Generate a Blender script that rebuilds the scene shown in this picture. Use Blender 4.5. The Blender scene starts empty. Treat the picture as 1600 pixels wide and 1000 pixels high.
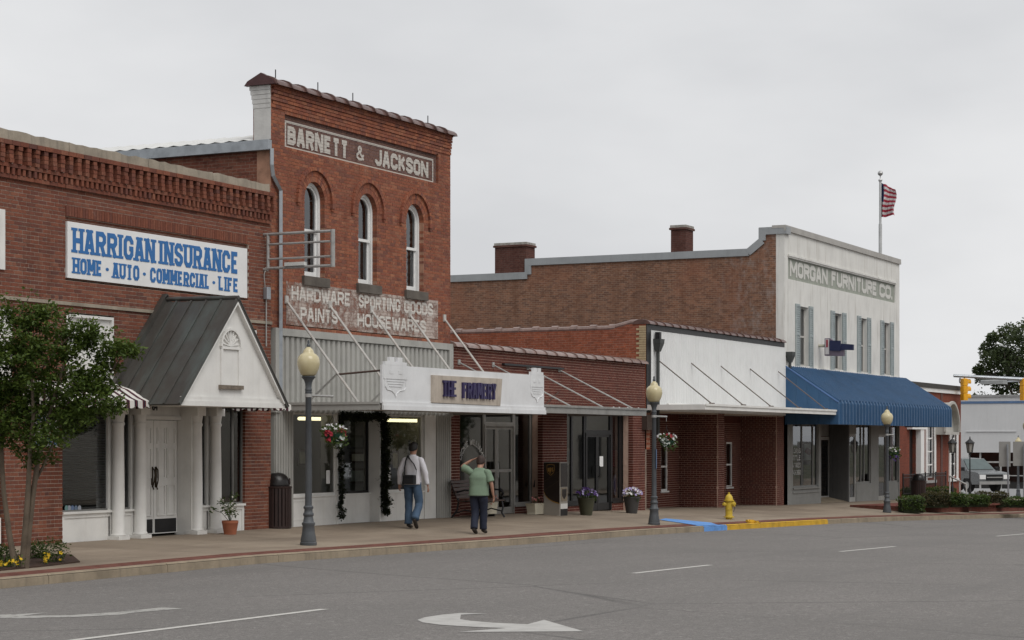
import bpy, bmesh, math, random
import numpy as np
from mathutils import Vector, Matrix, Euler
random.seed(7); RNG = np.random.default_rng(7)
S = bpy.context.scene
COL = S.collection
R = math.radians

# ------------------------------------------------------------------ camera
CAM = Vector((0.0, -21.87, 1.72))          # standing across the street, eye height
FPX, HZ = 3100.0, 690.0                    # focal length and horizon in photo pixels (1600 wide)
cam_d = bpy.data.cameras.new('camera'); cam = bpy.data.objects.new('camera', cam_d); COL.objects.link(cam)
cam.location = CAM; cam.rotation_euler = (R(90), 0, R(26.565 - 90))
cam_d.sensor_width = 36; cam_d.lens = FPX / 1600 * 36; cam_d.shift_y = (HZ - 500) / 1600
cam_d.clip_start = 0.1; cam_d.clip_end = 5000
S.camera = cam
# ------------------------------------------------------------------ overcast sky
SUN_EL, SUN_AZ = 52, 235                   # veiled sun high behind the camera's left shoulder
W = bpy.data.worlds.new('World'); S.world = W; W.use_nodes = True
nt = W.node_tree; nt.nodes.clear()
wo = nt.nodes.new('ShaderNodeOutputWorld'); bg = nt.nodes.new('ShaderNodeBackground')
sky = nt.nodes.new('ShaderNodeTexSky'); sky.sky_type = 'NISHITA'; sky.sun_disc = False
sky.sun_elevation = R(SUN_EL); sky.sun_rotation = R(SUN_AZ); sky.air_density = 1.0; sky.dust_density = 4.0
hsv = nt.nodes.new('ShaderNodeHueSaturation'); hsv.inputs['Saturation'].default_value = 0.25; hsv.inputs['Value'].default_value = 0.10
nt.links.new(sky.outputs[0], hsv.inputs['Color'])
tc = nt.nodes.new('ShaderNodeTexCoord'); mp = nt.nodes.new('ShaderNodeMapping'); mp.inputs['Scale'].default_value = (1.0, 1.0, 2.6)
nz = nt.nodes.new('ShaderNodeTexNoise'); nz.inputs['Scale'].default_value = 3.2; nz.inputs['Detail'].default_value = 5; nz.inputs['Roughness'].default_value = 0.5
nt.links.new(tc.outputs['Generated'], mp.inputs[0]); nt.links.new(mp.outputs[0], nz.inputs['Vector'])
cr = nt.nodes.new('ShaderNodeValToRGB')
cr.color_ramp.elements[0].position = 0.32; cr.color_ramp.elements[0].color = (0.67, 0.68, 0.70, 1)
cr.color_ramp.elements[1].position = 0.68; cr.color_ramp.elements[1].color = (0.86, 0.865, 0.875, 1)
nt.links.new(nz.outputs['Fac'], cr.inputs[0])
mx = nt.nodes.new('ShaderNodeMixRGB'); mx.inputs[0].default_value = 0.93
nt.links.new(hsv.outputs[0], mx.inputs[1]); nt.links.new(cr.outputs[0], mx.inputs[2])
nt.links.new(mx.outputs[0], bg.inputs['Color']); bg.inputs['Strength'].default_value = 1.0
nt.links.new(bg.outputs[0], wo.inputs[0])
sun_d = bpy.data.lights.new('sun', 'SUN'); sun_d.energy = 1.5; sun_d.angle = R(35); sun_d.color = (1.0, 0.97, 0.93)
sun = bpy.data.objects.new('sun', sun_d); COL.objects.link(sun)
sdir = Vector((-0.35, -0.62, 0.95)).normalized()      # towards the sun: over the street, left of the camera
sun.rotation_euler = sdir.to_track_quat('Z', 'Y').to_euler(); sun.location = (0, -30, 40)
sky.sun_rotation = math.atan2(sdir.x, sdir.y); sky.sun_elevation = math.asin(sdir.z)
S.view_settings.view_transform = 'Standard'; S.view_settings.look = 'None'
S.view_settings.exposure = 0.0; S.view_settings.gamma = 1.0; S.view_settings.use_curve_mapping = False
S.render.engine = 'CYCLES'
S.cycles.use_denoising = True; S.cycles.max_bounces = 6; S.cycles.transparent_max_bounces = 40
S.cycles.diffuse_bounces = 3; S.cycles.glossy_bounces = 3; S.cycles.caustics_reflective = False; S.cycles.caustics_refractive = False

# ------------------------------------------------------------------ survey: read a point of the photo on a known plane
def ray(px):
    t = (px - 800) / FPX
    return (0.894427 + 0.447214 * t, 0.447214 - 0.894427 * t)
def sx(px, Y=0.0):
    a, b = ray(px); return a / b * (Y - CAM.y)
def sz(px, py, Y=0.0):
    a, b = ray(px); return CAM.z + (HZ - py) * ((Y - CAM.y) / b) / FPX
def sy(px, X):
    a, b = ray(px); return CAM.y + b * X / a
def szx(px, py, X):
    a, b = ray(px); return CAM.z + (HZ - py) * (X / a) / FPX
def at_depth(px, py, d):
    a, b = ray(px); return Vector((a * d, CAM.y + b * d, CAM.z + (HZ - py) * d / FPX))

# ------------------------------------------------------------------ terrain: the street falls gently to the right
def zf(X): return float(np.interp(X, [0, 33, 40, 46, 52, 64, 79, 100, 140], [0, 0, -.03, -.10, -.23, -.43, -.62, -.95, -1.6]))
def zk(X): return float(np.interp(X, [0, 26, 35, 41, 47, 55, 62.5, 72.6, 80, 100, 140], [-.04, -.06, -.19, -.26, -.37, -.52, -.69, -.9, -1.02, -1.3, -1.8]))
def yk(X): return float(np.interp(X, [0, 62, 67, 72.6, 80, 90], [-4.45, -4.45, -5.3, -6.3, -6.9, -7.0]))
def zr(X): return float(np.interp(X, [-60, 0, 13.7, 17.7, 26, 29, 36, 48.5, 62, 80, 100, 140], [.1, .05, 0, -.04, -.15, -.2, -.33, -.57, -.83, -1.13, -1.4, -1.9]))
def zwalk(X, Y):
    k = yk(X)
    f = min(1, max(0, (Y - k) / (0 - k)))
    return zk(X) + (zf(X) - zk(X)) * f
def zroad(X, Y):
    k = yk(X); f = min(1, max(0, (k - Y) / (k + 10.8)))
    return (zk(X) - .13) * (1 - f) + zr(X) * f
def hit(px, py, fn=zwalk):
    z = 0.0
    a, b = ray(px)
    for _ in range(40):
        d = (CAM.z - z) * FPX / (py - HZ)
        X, Y = a * d, CAM.y + b * d
        z = fn(X, Y)
    return Vector((X, Y, z))

# ------------------------------------------------------------------ object helpers
def tag(o, label=None, cat=None, group=None, kind=None):
    if label: o['label'] = label
    if cat: o['category'] = cat
    if group: o['group'] = group
    if kind: o['kind'] = kind
    return o
def thing(name, label, cat, loc=(0, 0, 0), rz=0, group=None):
    o = bpy.data.objects.new(name, None); COL.objects.link(o)
    o.location = loc; o.rotation_euler = (0, 0, rz); o.empty_display_size = .1
    return tag(o, label, cat, group)
def link(name, me, parent=None, loc=(0, 0, 0), rot=(0, 0, 0)):
    o = bpy.data.objects.new(name, me); COL.objects.link(o)
    o.parent = parent; o.location = loc; o.rotation_euler = rot
    return o
def rootof(o):
    while o.parent: o = o.parent
    return o
def copy_tree(o, parent=None):
    c = o.copy(); COL.objects.link(c); c.parent = parent
    for ch in list(o.children): copy_tree(ch, c)
    return c

class MB:
    """collects faces, then links them as one mesh object"""
    def __init__(s): s.v = []; s.f = []; s.m = []; s.t = []
    def add(s, vs, fs, mi=0, tone=0.0):
        n = len(s.v); s.v += [tuple(p) for p in vs]
        for f in fs: s.f.append(tuple(i + n for i in f)); s.m.append(mi); s.t.append(tone)
        return s
    def box(s, x0, x1, y0, y1, z0, z1, mi=0, tone=0.0):
        return s.add([(x0,y0,z0),(x1,y0,z0),(x1,y1,z0),(x0,y1,z0),(x0,y0,z1),(x1,y0,z1),(x1,y1,z1),(x0,y1,z1)],
              [(0,3,2,1),(4,5,6,7),(0,1,5,4),(1,2,6,5),(2,3,7,6),(3,0,4,7)], mi, tone)
    def cbox(s, x0, x1, y0, y1, z0, z1, c=.01, mi=0):
        """box with chamfered vertical and top edges"""
        p = [(x0+c,y0),(x1-c,y0),(x1,y0+c),(x1,y1-c),(x1-c,y1),(x0+c,y1),(x0,y1-c),(x0,y0+c)]
        q = [(x0+2*c,y0+c),(x1-2*c,y0+c),(x1-c,y0+2*c),(x1-c,y1-2*c),(x1-2*c,y1-c),(x0+2*c,y1-c),(x0+c,y1-2*c),(x0+c,y0+2*c)]
        vs = [(a,b,z0) for a,b in p] + [(a,b,z1-c) for a,b in p] + [(a,b,z1) for a,b in q]
        fs = [tuple(reversed(range(8))), tuple(range(16,24))]
        for k in (0,8):
            for i in range(8): j=(i+1)%8; fs.append((k+i,k+j,k+8+j,k+8+i))
        return s.add(vs, fs, mi)
    def obox(s, c, size, M=None, mi=0, tone=0.0):
        hx,hy,hz = size[0]/2,size[1]/2,size[2]/2; M = M or Matrix.Identity(3); c = Vector(c)
        vs = [c + M @ Vector((a*hx,b*hy,d*hz)) for d in (-1,1) for a,b in ((-1,-1),(1,-1),(1,1),(-1,1))]
        return s.add(vs, [(0,3,2,1),(4,5,6,7),(0,1,5,4),(1,2,6,5),(2,3,7,6),(3,0,4,7)], mi, tone)
    def beam(s, a, b, w, h, mi=0):
        a, b = Vector(a), Vector(b); d = b - a; L = d.length
        q = d.to_track_quat('Z', 'Y').to_matrix()
        return s.obox((a+b)/2, (w, h, L), q, mi)
    def tube(s, pts, r, n=8, caps=True, mi=0):
        pts = [Vector(p) for p in pts]; rs = r if isinstance(r, (list, tuple)) else [r]*len(pts)
        vs = []; up = Vector((0,0,1))
        d0 = (pts[1]-pts[0]).normalized(); ref = up if abs(d0.z) < .9 else Vector((1,0,0))
        u = d0.cross(ref).normalized()
        for i, p in enumerate(pts):
            d = (pts[min(i+1,len(pts)-1)] - pts[max(i-1,0)]).normalized()
            u = (u - d*u.dot(d)).normalized(); w = d.cross(u)
            for k in range(n):
                a = 2*math.pi*k/n; vs.append(p + (u*math.cos(a) + w*math.sin(a))*rs[i])
        fs = []
        for i in range(len(pts)-1):
            for k in range(n):
                j=(k+1)%n; fs.append((i*n+k,i*n+j,(i+1)*n+j,(i+1)*n+k))
        if caps: fs += [tuple(reversed(range(n))), tuple(range((len(pts)-1)*n, len(pts)*n))]
        return s.add(vs, fs, mi)
    def lathe(s, prof, n=16, c=(0,0,0), mi=0, flute=0):
        vs = []; fs = []
        for r, z in prof:
            for k in range(n):
                a = 2*math.pi*k/n; rr = r*(1 - flute*(k % 2)); vs.append((c[0]+rr*math.cos(a), c[1]+rr*math.sin(a), c[2]+z))
        for i in range(len(prof)-1):
            for k in range(n):
                j=(k+1)%n; fs.append((i*n+k,i*n+j,(i+1)*n+j,(i+1)*n+k))
        fs += [tuple(reversed(range(n))), tuple(range((len(prof)-1)*n, len(prof)*n))]
        return s.add(vs, fs, mi)
    def prism(s, poly, fmap, d0, d1, mi=0, tone=0.0):
        """poly in 2-D (u,v), fmap(u,v,d) -> world; extruded from d0 to d1"""
        n = len(poly)
        vs = [fmap(u,v,d0) for u,v in poly] + [fmap(u,v,d1) for u,v in poly]
        fs = [tuple(range(n)), tuple(reversed(range(n,2*n)))] + [(i,n+i,n+(i+1)%n,(i+1)%n) for i in range(n)]
        return s.add(vs, fs, mi, tone)
    def quad(s, a, b, c, d, mi=0, tone=0.0): return s.add([a,b,c,d], [(0,1,2,3)], mi, tone)
    def build(s, name, mats, parent=None, smooth=False, world=True, kind=None, label=None, fixn=True):
        vs = np.array(s.v, dtype=float) if s.v else np.zeros((0,3))
        if parent is not None and world: vs = vs - np.array(rootof(parent).location)
        me = bpy.data.meshes.new(name)
        me.from_pydata(vs.tolist(), [], s.f)
        mats = mats if isinstance(mats, (list, tuple)) else [mats]
        for m in mats: me.materials.append(m)
        if len(mats) > 1: me.polygons.foreach_set('material_index', s.m)
        at = me.attributes.new('tone', 'FLOAT', 'FACE'); at.data.foreach_set('value', s.t)
        if smooth: me.polygons.foreach_set('use_smooth', [True]*len(s.f))
        if fixn and len(s.f) < 4000:
            bm = bmesh.new(); bm.from_mesh(me); bmesh.ops.recalc_face_normals(bm, faces=bm.faces); bm.to_mesh(me); bm.free()
        me.update()
        if smooth and smooth != 'all':
            try: me.set_sharp_from_angle(angle=R(40))
            except Exception: pass
        o = link(name, me, parent)
        if kind: o['kind'] = kind
        if label: o['label'] = label
        return o
def front(y):            # map for things drawn on a wall facing the street
    return lambda u, v, d: (u, y + d, v)
def sideX(x):            # map for a wall facing -X; u is Y
    return lambda u, v, d: (x + d, u, v)

# ------------------------------------------------------------------ materials
MATS = {}
class NG:
    def __init__(s, name):
        s.m = bpy.data.materials.new(name); s.m.use_nodes = True; s.t = s.m.node_tree
        s.b = s.t.nodes['Principled BSDF']; s.o = s.t.nodes['Material Output']
        s.pos = s.n('ShaderNodeNewGeometry').outputs['Position']
    def n(s, k, **kw):
        x = s.t.nodes.new(k)
        for a, v in kw.items(): setattr(x, a, v)
        return x
    def l(s, a, b): s.t.links.new(a, b)
    def noise(s, scale, detail=4, rough=.55, vec=None, stretch=None):
        x = s.n('ShaderNodeTexNoise'); x.inputs['Scale'].default_value = scale; x.inputs['Detail'].default_value = detail; x.inputs['Roughness'].default_value = rough
        v = vec or s.pos
        if stretch:
            mp = s.n('ShaderNodeMapping'); mp.inputs['Scale'].default_value = stretch; s.l(v, mp.inputs[0]); v = mp.outputs[0]
        s.l(v, x.inputs['Vector']); return x.outputs['Fac']
    def rng(s, v, a, b, c=0.0, d=1.0):
        x = s.n('ShaderNodeMapRange'); x.inputs[1].default_value = a; x.inputs[2].default_value = b; x.inputs[3].default_value = c; x.inputs[4].default_value = d
        s.l(v, x.inputs[0]); return x.outputs[0]
    def mth(s, op, a, b=None, clamp=False):
        x = s.n('ShaderNodeMath', operation=op, use_clamp=clamp)
        for i, v in enumerate((a, b)):
            if v is None: continue
            if isinstance(v, (int, float)): x.inputs[i].default_value = v
            else: s.l(v, x.inputs[i])
        return x.outputs[0]
    def mix(s, f, a, b, mode='MIX'):
        x = s.n('ShaderNodeMixRGB', blend_type=mode)
        for i, v in enumerate((f, a, b)):
            if isinstance(v, (int, float)): x.inputs[i].default_value = v
            elif isinstance(v, (tuple, list)): x.inputs[i].default_value = (*v[:3], 1)
            else: s.l(v, x.inputs[i])
        return x.outputs[0]
    def ramp(s, v, stops):
        x = s.n('ShaderNodeValToRGB'); e = x.color_ramp.elements
        while len(e) < len(stops): e.new(.5)
        for i, (p, c) in enumerate(stops): e[i].position = p; e[i].color = (*c[:3], 1)
        s.l(v, x.inputs[0]); return x.outputs[0]
    def attr(s, name):
        x = s.n('ShaderNodeAttribute', attribute_name=name); return x.outputs['Fac']
    def bump(s, h, strength=.3, dist=.01):
        x = s.n('ShaderNodeBump'); x.inputs['Strength'].default_value = strength; x.inputs['Distance'].default_value = dist
        s.l(h, x.inputs['Height']); s.l(x.outputs[0], s.b.inputs['Normal'])
    def col(s, v): s.l(v, s.b.inputs['Base Color'])
    def alpha(s, fac):
        tr = s.n('ShaderNodeBsdfTransparent'); ms = s.n('ShaderNodeMixShader')
        s.l(fac, ms.inputs[0]); s.l(tr.outputs[0], ms.inputs[1]); s.l(s.b.outputs[0], ms.inputs[2]); s.l(ms.outputs[0], s.o.inputs[0])
def dark(c, k): return tuple(min(1, x*k) for x in c)
def pm(name, c, rough=.7, var=.18, scale=2.5, bump=.0, bscale=60, metal=0.0, streak=0.0, tone=0.0, stain=None, spec=.4, coat=0):
    if name in MATS: return MATS[name]
    g = NG(name)
    n1 = g.noise(scale, 5); v = g.ramp(n1, [(.3, dark(c, 1-var)), (.5, c), (.72, dark(c, 1+var*.7))])
    n2 = g.noise(scale*14, 3); v = g.mix(g.rng(n2, .35, .7, 0, var*.5), v, dark(c, .55))
    if streak:
        n3 = g.noise(1.0, 5, .6, stretch=(7, 7, .55)); v = g.mix(g.rng(n3, .52, .75, 0, streak), v, stain or dark(c, .45))
    if tone:
        v = g.mix(g.rng(g.attr('tone'), 0, 1, 0, tone), v, dark(c, .35))
    g.col(v); g.b.inputs['Roughness'].default_value = rough; g.b.inputs['Metallic'].default_value = metal
    g.b.inputs['Specular IOR Level'].default_value = spec
    g.l(g.rng(n2, .3, .7, max(0, rough-.1), min(1, rough+.12)), g.b.inputs['Roughness'])
    if bump: g.bump(g.noise(bscale, 4), bump, .01)
    MATS[name] = g.m; return g.m
def brickm(name, cols, blotch, mort=False, bump=.35):
    """fired brick: each piece its own tone, with world-scale weathering"""
    g = NG(name)
    oi = g.n('ShaderNodeObjectInfo').outputs['Random']
    f = g.mth('FRACT', g.mth('ADD', g.attr('tone'), g.mth('MULTIPLY', oi, 1.7)))
    k = len(cols); v = g.ramp(f, [(i/(k-1), c) for i, c in enumerate(cols)])
    v = g.mix(g.rng(g.noise(.8, 5, .6), .42, .72, 0, .75), v, blotch, 'MIX')
    v = g.mix(g.rng(g.noise(30, 4), .4, .75, 0, .5), v, dark(cols[0], .45))
    v = g.mix(g.rng(g.noise(5, 4, .65, stretch=(1, 1, 1)), .62, .78, 0, .35), v, (.45, .36, .30))
    v = g.mix(g.rng(g.noise(1.0, 5, .6, stretch=(3.5, 3.5, .35)), .5, .75, 0, .45), v, dark(cols[0], .4))
    g.col(v); g.b.inputs['Roughness'].default_value = .88; g.b.inputs['Specular IOR Level'].default_value = .25
    g.bump(g.noise(70, 4), bump, .008)
    MATS[name] = g.m; return g.m
def bricktex(name, c1, c2, mortar, axis, blotch, w=.203, h=.0677, extra=None, white=None):
    """wall too far off to tell its bricks apart"""
    g = NG(name); sp = g.n('ShaderNodeSeparateXYZ'); g.l(g.pos, sp.inputs[0]); cb = g.n('ShaderNodeCombineXYZ')
    g.l(sp.outputs[0 if axis == 'X' else 1], cb.inputs[0]); g.l(sp.outputs[2], cb.inputs[1])
    bt = g.n('ShaderNodeTexBrick'); g.l(cb.outputs[0], bt.inputs['Vector'])
    for k_, v_ in (('Scale', 1), ('Mortar Size', .006), ('Mortar Smooth', .2), ('Bias', -.1), ('Brick Width', w), ('Row Height', h)): bt.inputs[k_].default_value = v_
    bt.inputs['Color1'].default_value = (*c1, 1); bt.inputs['Color2'].default_value = (*c2, 1); bt.inputs['Mortar'].default_value = (*mortar, 1)
    v = g.mix(g.rng(g.noise(.55, 6, .65), .42, .68, 0, .40), bt.outputs['Color'], blotch)
    v = g.mix(g.rng(g.noise(6, 3, .6, stretch=(1, 1, 2.4)), .50, .62, 0, .55), v, dark(c1, .42))
    v = g.mix(g.rng(g.noise(7, 3, .6, stretch=(1, 1, 2.2)), .60, .70, 0, .45), v, dark(c1, 1.7))
    v = g.mix(g.rng(g.noise(1.0, 5, .6, stretch=(2, 2, .25)), .5, .72, 0, .45), v, dark(c1, .5))
    if extra: v = g.mix(g.rng(g.noise(.35, 4, .6), .5, .7, 0, .45), v, extra)
    if white:
        r = g.mth('MULTIPLY', g.rng(sp.outputs[1], white[0], white[1], 1, 0), g.rng(g.noise(4, 6, .75, stretch=(1, 1, .5)), .50, .64, 0, .34))
        v = g.mix(r, v, (.36, .33, .31))
    g.col(v); g.b.inputs['Roughness'].default_value = .9; g.b.inputs['Specular IOR Level'].default_value = .2
    g.bump(bt.outputs['Fac'], -.5, .01)
    MATS[name] = g.m; return g.m
def wornpaint(name, c, keep, rough=.8, z0=None, scale=9):
    """old paint on brick, worn away along the joints and in patches"""
    g = NG(name)
    v = g.mix(g.rng(g.noise(14, 4), .4, .7, 0, .35), c, dark(c, .6)); g.col(v); g.b.inputs['Roughness'].default_value = rough
    a = g.rng(g.mth('ADD', g.mth('MULTIPLY', g.noise(scale, 7, .7), .55), g.mth('MULTIPLY', g.noise(1.3, 4), .45)), .5 - keep*.28, .62 - keep*.28, 1, 0)
    a = g.mth('SUBTRACT', 1.0, a)
    if z0 is not None:
        sp = g.n('ShaderNodeSeparateXYZ'); g.l(g.pos, sp.inputs[0])
        fr = g.mth('FRACT', g.mth('DIVIDE', g.mth('SUBTRACT', sp.outputs[2], z0 - 10*.0677), .0677))
        a = g.mth('MULTIPLY', a, g.rng(fr, .84, .9, 1, .45))
    cr_ = g.mth('MULTIPLY', a, .93)
    g.alpha(cr_); MATS[name] = g.m; return g.m
def glassm(name, tint=(.62, .66, .64), wav=.0015, rough=.02):
    g = NG(name)
    tr = g.n('ShaderNodeBsdfTransparent'); tr.inputs[0].default_value = (*tint, 1)
    gl = g.n('ShaderNodeBsdfGlossy'); gl.inputs['Roughness'].default_value = rough; gl.inputs['Color'].default_value = (.95, .97, 1, 1)
    fr = g.n('ShaderNodeFresnel'); fr.inputs['IOR'].default_value = 1.95
    bp = g.n('ShaderNodeBump'); bp.inputs['Strength'].default_value = .25; bp.inputs['Distance'].default_value = wav
    g.l(g.noise(1.6, 2), bp.inputs['Height']); g.l(bp.outputs[0], gl.inputs['Normal'])
    ms = g.n('ShaderNodeMixShader'); g.l(fr.outputs[0], ms.inputs[0]); g.l(tr.outputs[0], ms.inputs[1]); g.l(gl.outputs[0], ms.inputs[2]); g.l(ms.outputs[0], g.o.inputs[0])
    MATS[name] = g.m; return g.m
def emit(name, c, s):
    g = NG(name); g.b.inputs['Base Color'].default_value = (*c, 1); g.b.inputs['Emission Color'].default_value = (*c, 1); g.b.inputs['Emission Strength'].default_value = s
    MATS[name] = g.m; return g.m
def leafm(name, c1, c2, c3):
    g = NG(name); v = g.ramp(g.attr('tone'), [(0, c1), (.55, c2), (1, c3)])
    cv = g.mix(g.rng(g.noise(3, 3), .4, .7, 0, .35), v, dark(c1, .7)); g.col(cv); g.b.inputs['Roughness'].default_value = .55; g.b.inputs['Specular IOR Level'].default_value = .3
    tl = g.n('ShaderNodeBsdfTranslucent'); g.l(g.mix(.35, cv, (.16, .20, .03)), tl.inputs[0]); ms = g.n('ShaderNodeMixShader'); ms.inputs[0].default_value = .3
    g.l(g.b.outputs[0], ms.inputs[1]); g.l(tl.outputs[0], ms.inputs[2]); g.l(ms.outputs[0], g.o.inputs[0])
    MATS[name] = g.m; return g.m
BR_H = brickm('brick_maroon', [(.165,.056,.036), (.215,.074,.045), (.255,.094,.056), (.20,.072,.047), (.145,.058,.044), (.285,.118,.072), (.115,.050,.042)], (.20, .070, .045))
BR_B = brickm('brick_orange', [(.24,.082,.050), (.315,.108,.060), (.37,.135,.072), (.27,.092,.058), (.175,.075,.058), (.41,.17,.095), (.20,.085,.066)], (.235, .085, .056))
BR_R = brickm('brick_wine', [(.100,.032,.025), (.135,.040,.029), (.16,.050,.034), (.115,.036,.028)], (.12, .038, .028))
BR_Q = brickm('brick_flaked_sign', [(.24,.115,.085), (.28,.135,.10), (.21,.11,.088), (.31,.155,.115)], (.26, .125, .09))
BR_P = brickm('brick_painted_sign', [(.17,.095,.082), (.20,.115,.098), (.15,.090,.082), (.23,.13,.108)], (.15, .10, .092))
MORT = pm('mortar_grey', (.43, .345, .285), .95, .25, 6, .3, 80)
MORT_R = pm('mortar_pink', (.50, .345, .275), .95, .2, 6, .3, 80)
MORT_B = pm('mortar_dusty_red', (.36, .20, .135), .95, .35, 5, .3, 80)
WHITE = pm('white_paint', (.74, .73, .70), .6, .10, 2, .1, 30, streak=.18, stain=(.42, .38, .32))
WHITE_C = pm('white_paint_clean', (.80, .80, .79), .5, .06, 2)
OFFW = pm('offwhite_metal', (.56, .555, .53), .5, .12, 3, streak=.4, stain=(.33, .29, .24))
GREYM = pm('grey_panel_paint', (.37, .365, .34), .55, .12, 2, streak=.25)
GALV = pm('galvanised_metal', (.36, .385, .41), .45, .2, 5, metal=.6, streak=.2)
DARKM = pm('dark_iron', (.02, .02, .022), .5, .2, 8)
BLACK = pm('black_frame', (.012, .012, .013), .4, .2, 5)
ALU = pm('aluminium_frame', (.42, .42, .41), .4, .1, 4, metal=.5)
CONC = pm('concrete_coping', (.33, .285, .225), .9, .3, 2.2, .5, 45, streak=.5, stain=(.10, .09, .075))
CLAY = pm('glazed_clay_tile', (.13, .075, .065), .35, .3, 4, .1, 30, streak=.3)
CLAY_L = pm('glazed_clay_tile_pale', (.24, .165, .145), .35, .3, 4, .1, 30, streak=.3)
STONE = pm('weathered_sill_stone', (.115, .10, .085), .9, .35, 4, .4, 50)
GLASS = glassm('window_glass'); GLASS_D = glassm('window_glass_old', (.55, .58, .58), .004, .03)
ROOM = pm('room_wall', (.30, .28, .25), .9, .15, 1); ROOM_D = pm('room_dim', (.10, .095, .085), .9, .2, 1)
WOOD = pm('dark_wood', (.055, .028, .02), .5, .25, 6)
# ------------------------------------------------------------------ brickwork
BH, BL, JT = .0677, .203, .0125
def row_intervals(u0, u1, zc, openings):
    iv = [(u0, u1, False, False)]
    for o in openings:
        if o[0] == 'arch':
            _, c, r, zs, zp = o
            if zc < zs or zc > zp + r + .075: continue
            h = r if zc <= zp else math.sqrt(max(0, (r+.075)**2 - (zc-zp)**2))
            a, b = c-h, c+h
        else:
            a, b, za, zb = o
            if zc < za or zc > zb: continue
        nv = []
        for (s, e, fs, fe) in iv:
            if b <= s or a >= e: nv.append((s, e, fs, fe)); continue
            if a > s: nv.append((s, a, fs, True))
            if b < e: nv.append((b, e, True, fe))
        iv = nv
    return [i for i in iv if i[1]-i[0] > .02]
def brick_wall(parent, name, u0, u1, z0, z1, fmap, openings, brick_mat, mortar_mat, thick=.28, singles=0, key=None, jamb=.14):
    """running bond laid course by course round the openings; the joints are recessed behind the brick faces"""
    back = MB(); stuff = MB(); cand = []
    n = int(round((z1-z0)/BH)); run = None
    def flush(run):
        for (s, e, fs, fe) in run[2]:
            s2 = s + (.006 if fs else 0); e2 = e - (.006 if fe else 0)
            back.prism([(s2, run[0]), (e2, run[0]), (e2, run[1]), (s2, run[1])], fmap, .007, thick)
    for i in range(n):
        za, zb = z0 + i*BH, z0 + (i+1)*BH
        iv = row_intervals(u0, u1, (za+zb)/2, openings)
        if run and [x[:2] for x in run[2]] == [x[:2] for x in iv]: run[1] = zb
        else:
            if run: flush(run)
            run = [za, zb, iv]
        header = (i % 7 == 3); L = BL/2 if header else BL
        off = (i % 2) * L/2
        for (s, e, fs, fe) in iv:
            k0 = math.floor((s-off)/L); u = k0*L + off
            while u < e - .012:
                a, b = max(u, s), min(u+L, e)
                la = a if (a == s and fs) else a + JT/2; lb = b if (b == e and fe) else b - JT/2
                if lb - la > .02:
                    deep = jamb if ((a == s and fs) or (b == e and fe)) else .03
                    full = (not header) and abs((lb-la) - (BL-JT)) < 1e-6 and deep == .03
                    if singles and full and (key is None or key((la+lb)/2, (za+zb)/2)): cand.append((la, lb, za+JT/2, zb-JT/2))
                    else:
                        j = random.uniform(-.002, .0015)
                        stuff.prism([(la, za+JT/2), (lb, za+JT/2), (lb, zb-JT/2), (la, zb-JT/2)], fmap, j, deep, tone=random.random())
                u += L
    flush(run)
    wall = back.build(name, mortar_mat, parent, fixn=False)
    cand.sort(key=lambda c: c[0])
    for c in cand[singles:]:
        stuff.prism([(c[0], c[2]), (c[1], c[2]), (c[1], c[3]), (c[0], c[3])], fmap, random.uniform(-.002, .0015), .03, tone=random.random())
    stuff.build('brickwork', brick_mat, wall, kind='stuff', fixn=False)
    if singles and cand:
        m = MB(); f0 = fmap(0, 0, 0); w, h = BL-JT, BH-JT
        for (a, b, c_, d) in [(-w/2, w/2, -h/2, h/2)]:
            m.prism([(a, c_), (b, c_), (b, d), (a, d)], lambda u, v, dd: tuple(np.array(fmap(u, v, dd)) - np.array(f0)), 0, .03)
        me = None
        base = np.array(rootof(parent).location)
        for c in cand[:singles]:
            p = np.array(fmap((c[0]+c[1])/2, (c[2]+c[3])/2, random.uniform(-.002, .0015))) - base
            if me is None:
                o = m.build('brick', brick_mat, wall, world=False); me = o.data; o.location = p
            else: link('brick', me, wall, p)
    return wall

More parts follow.
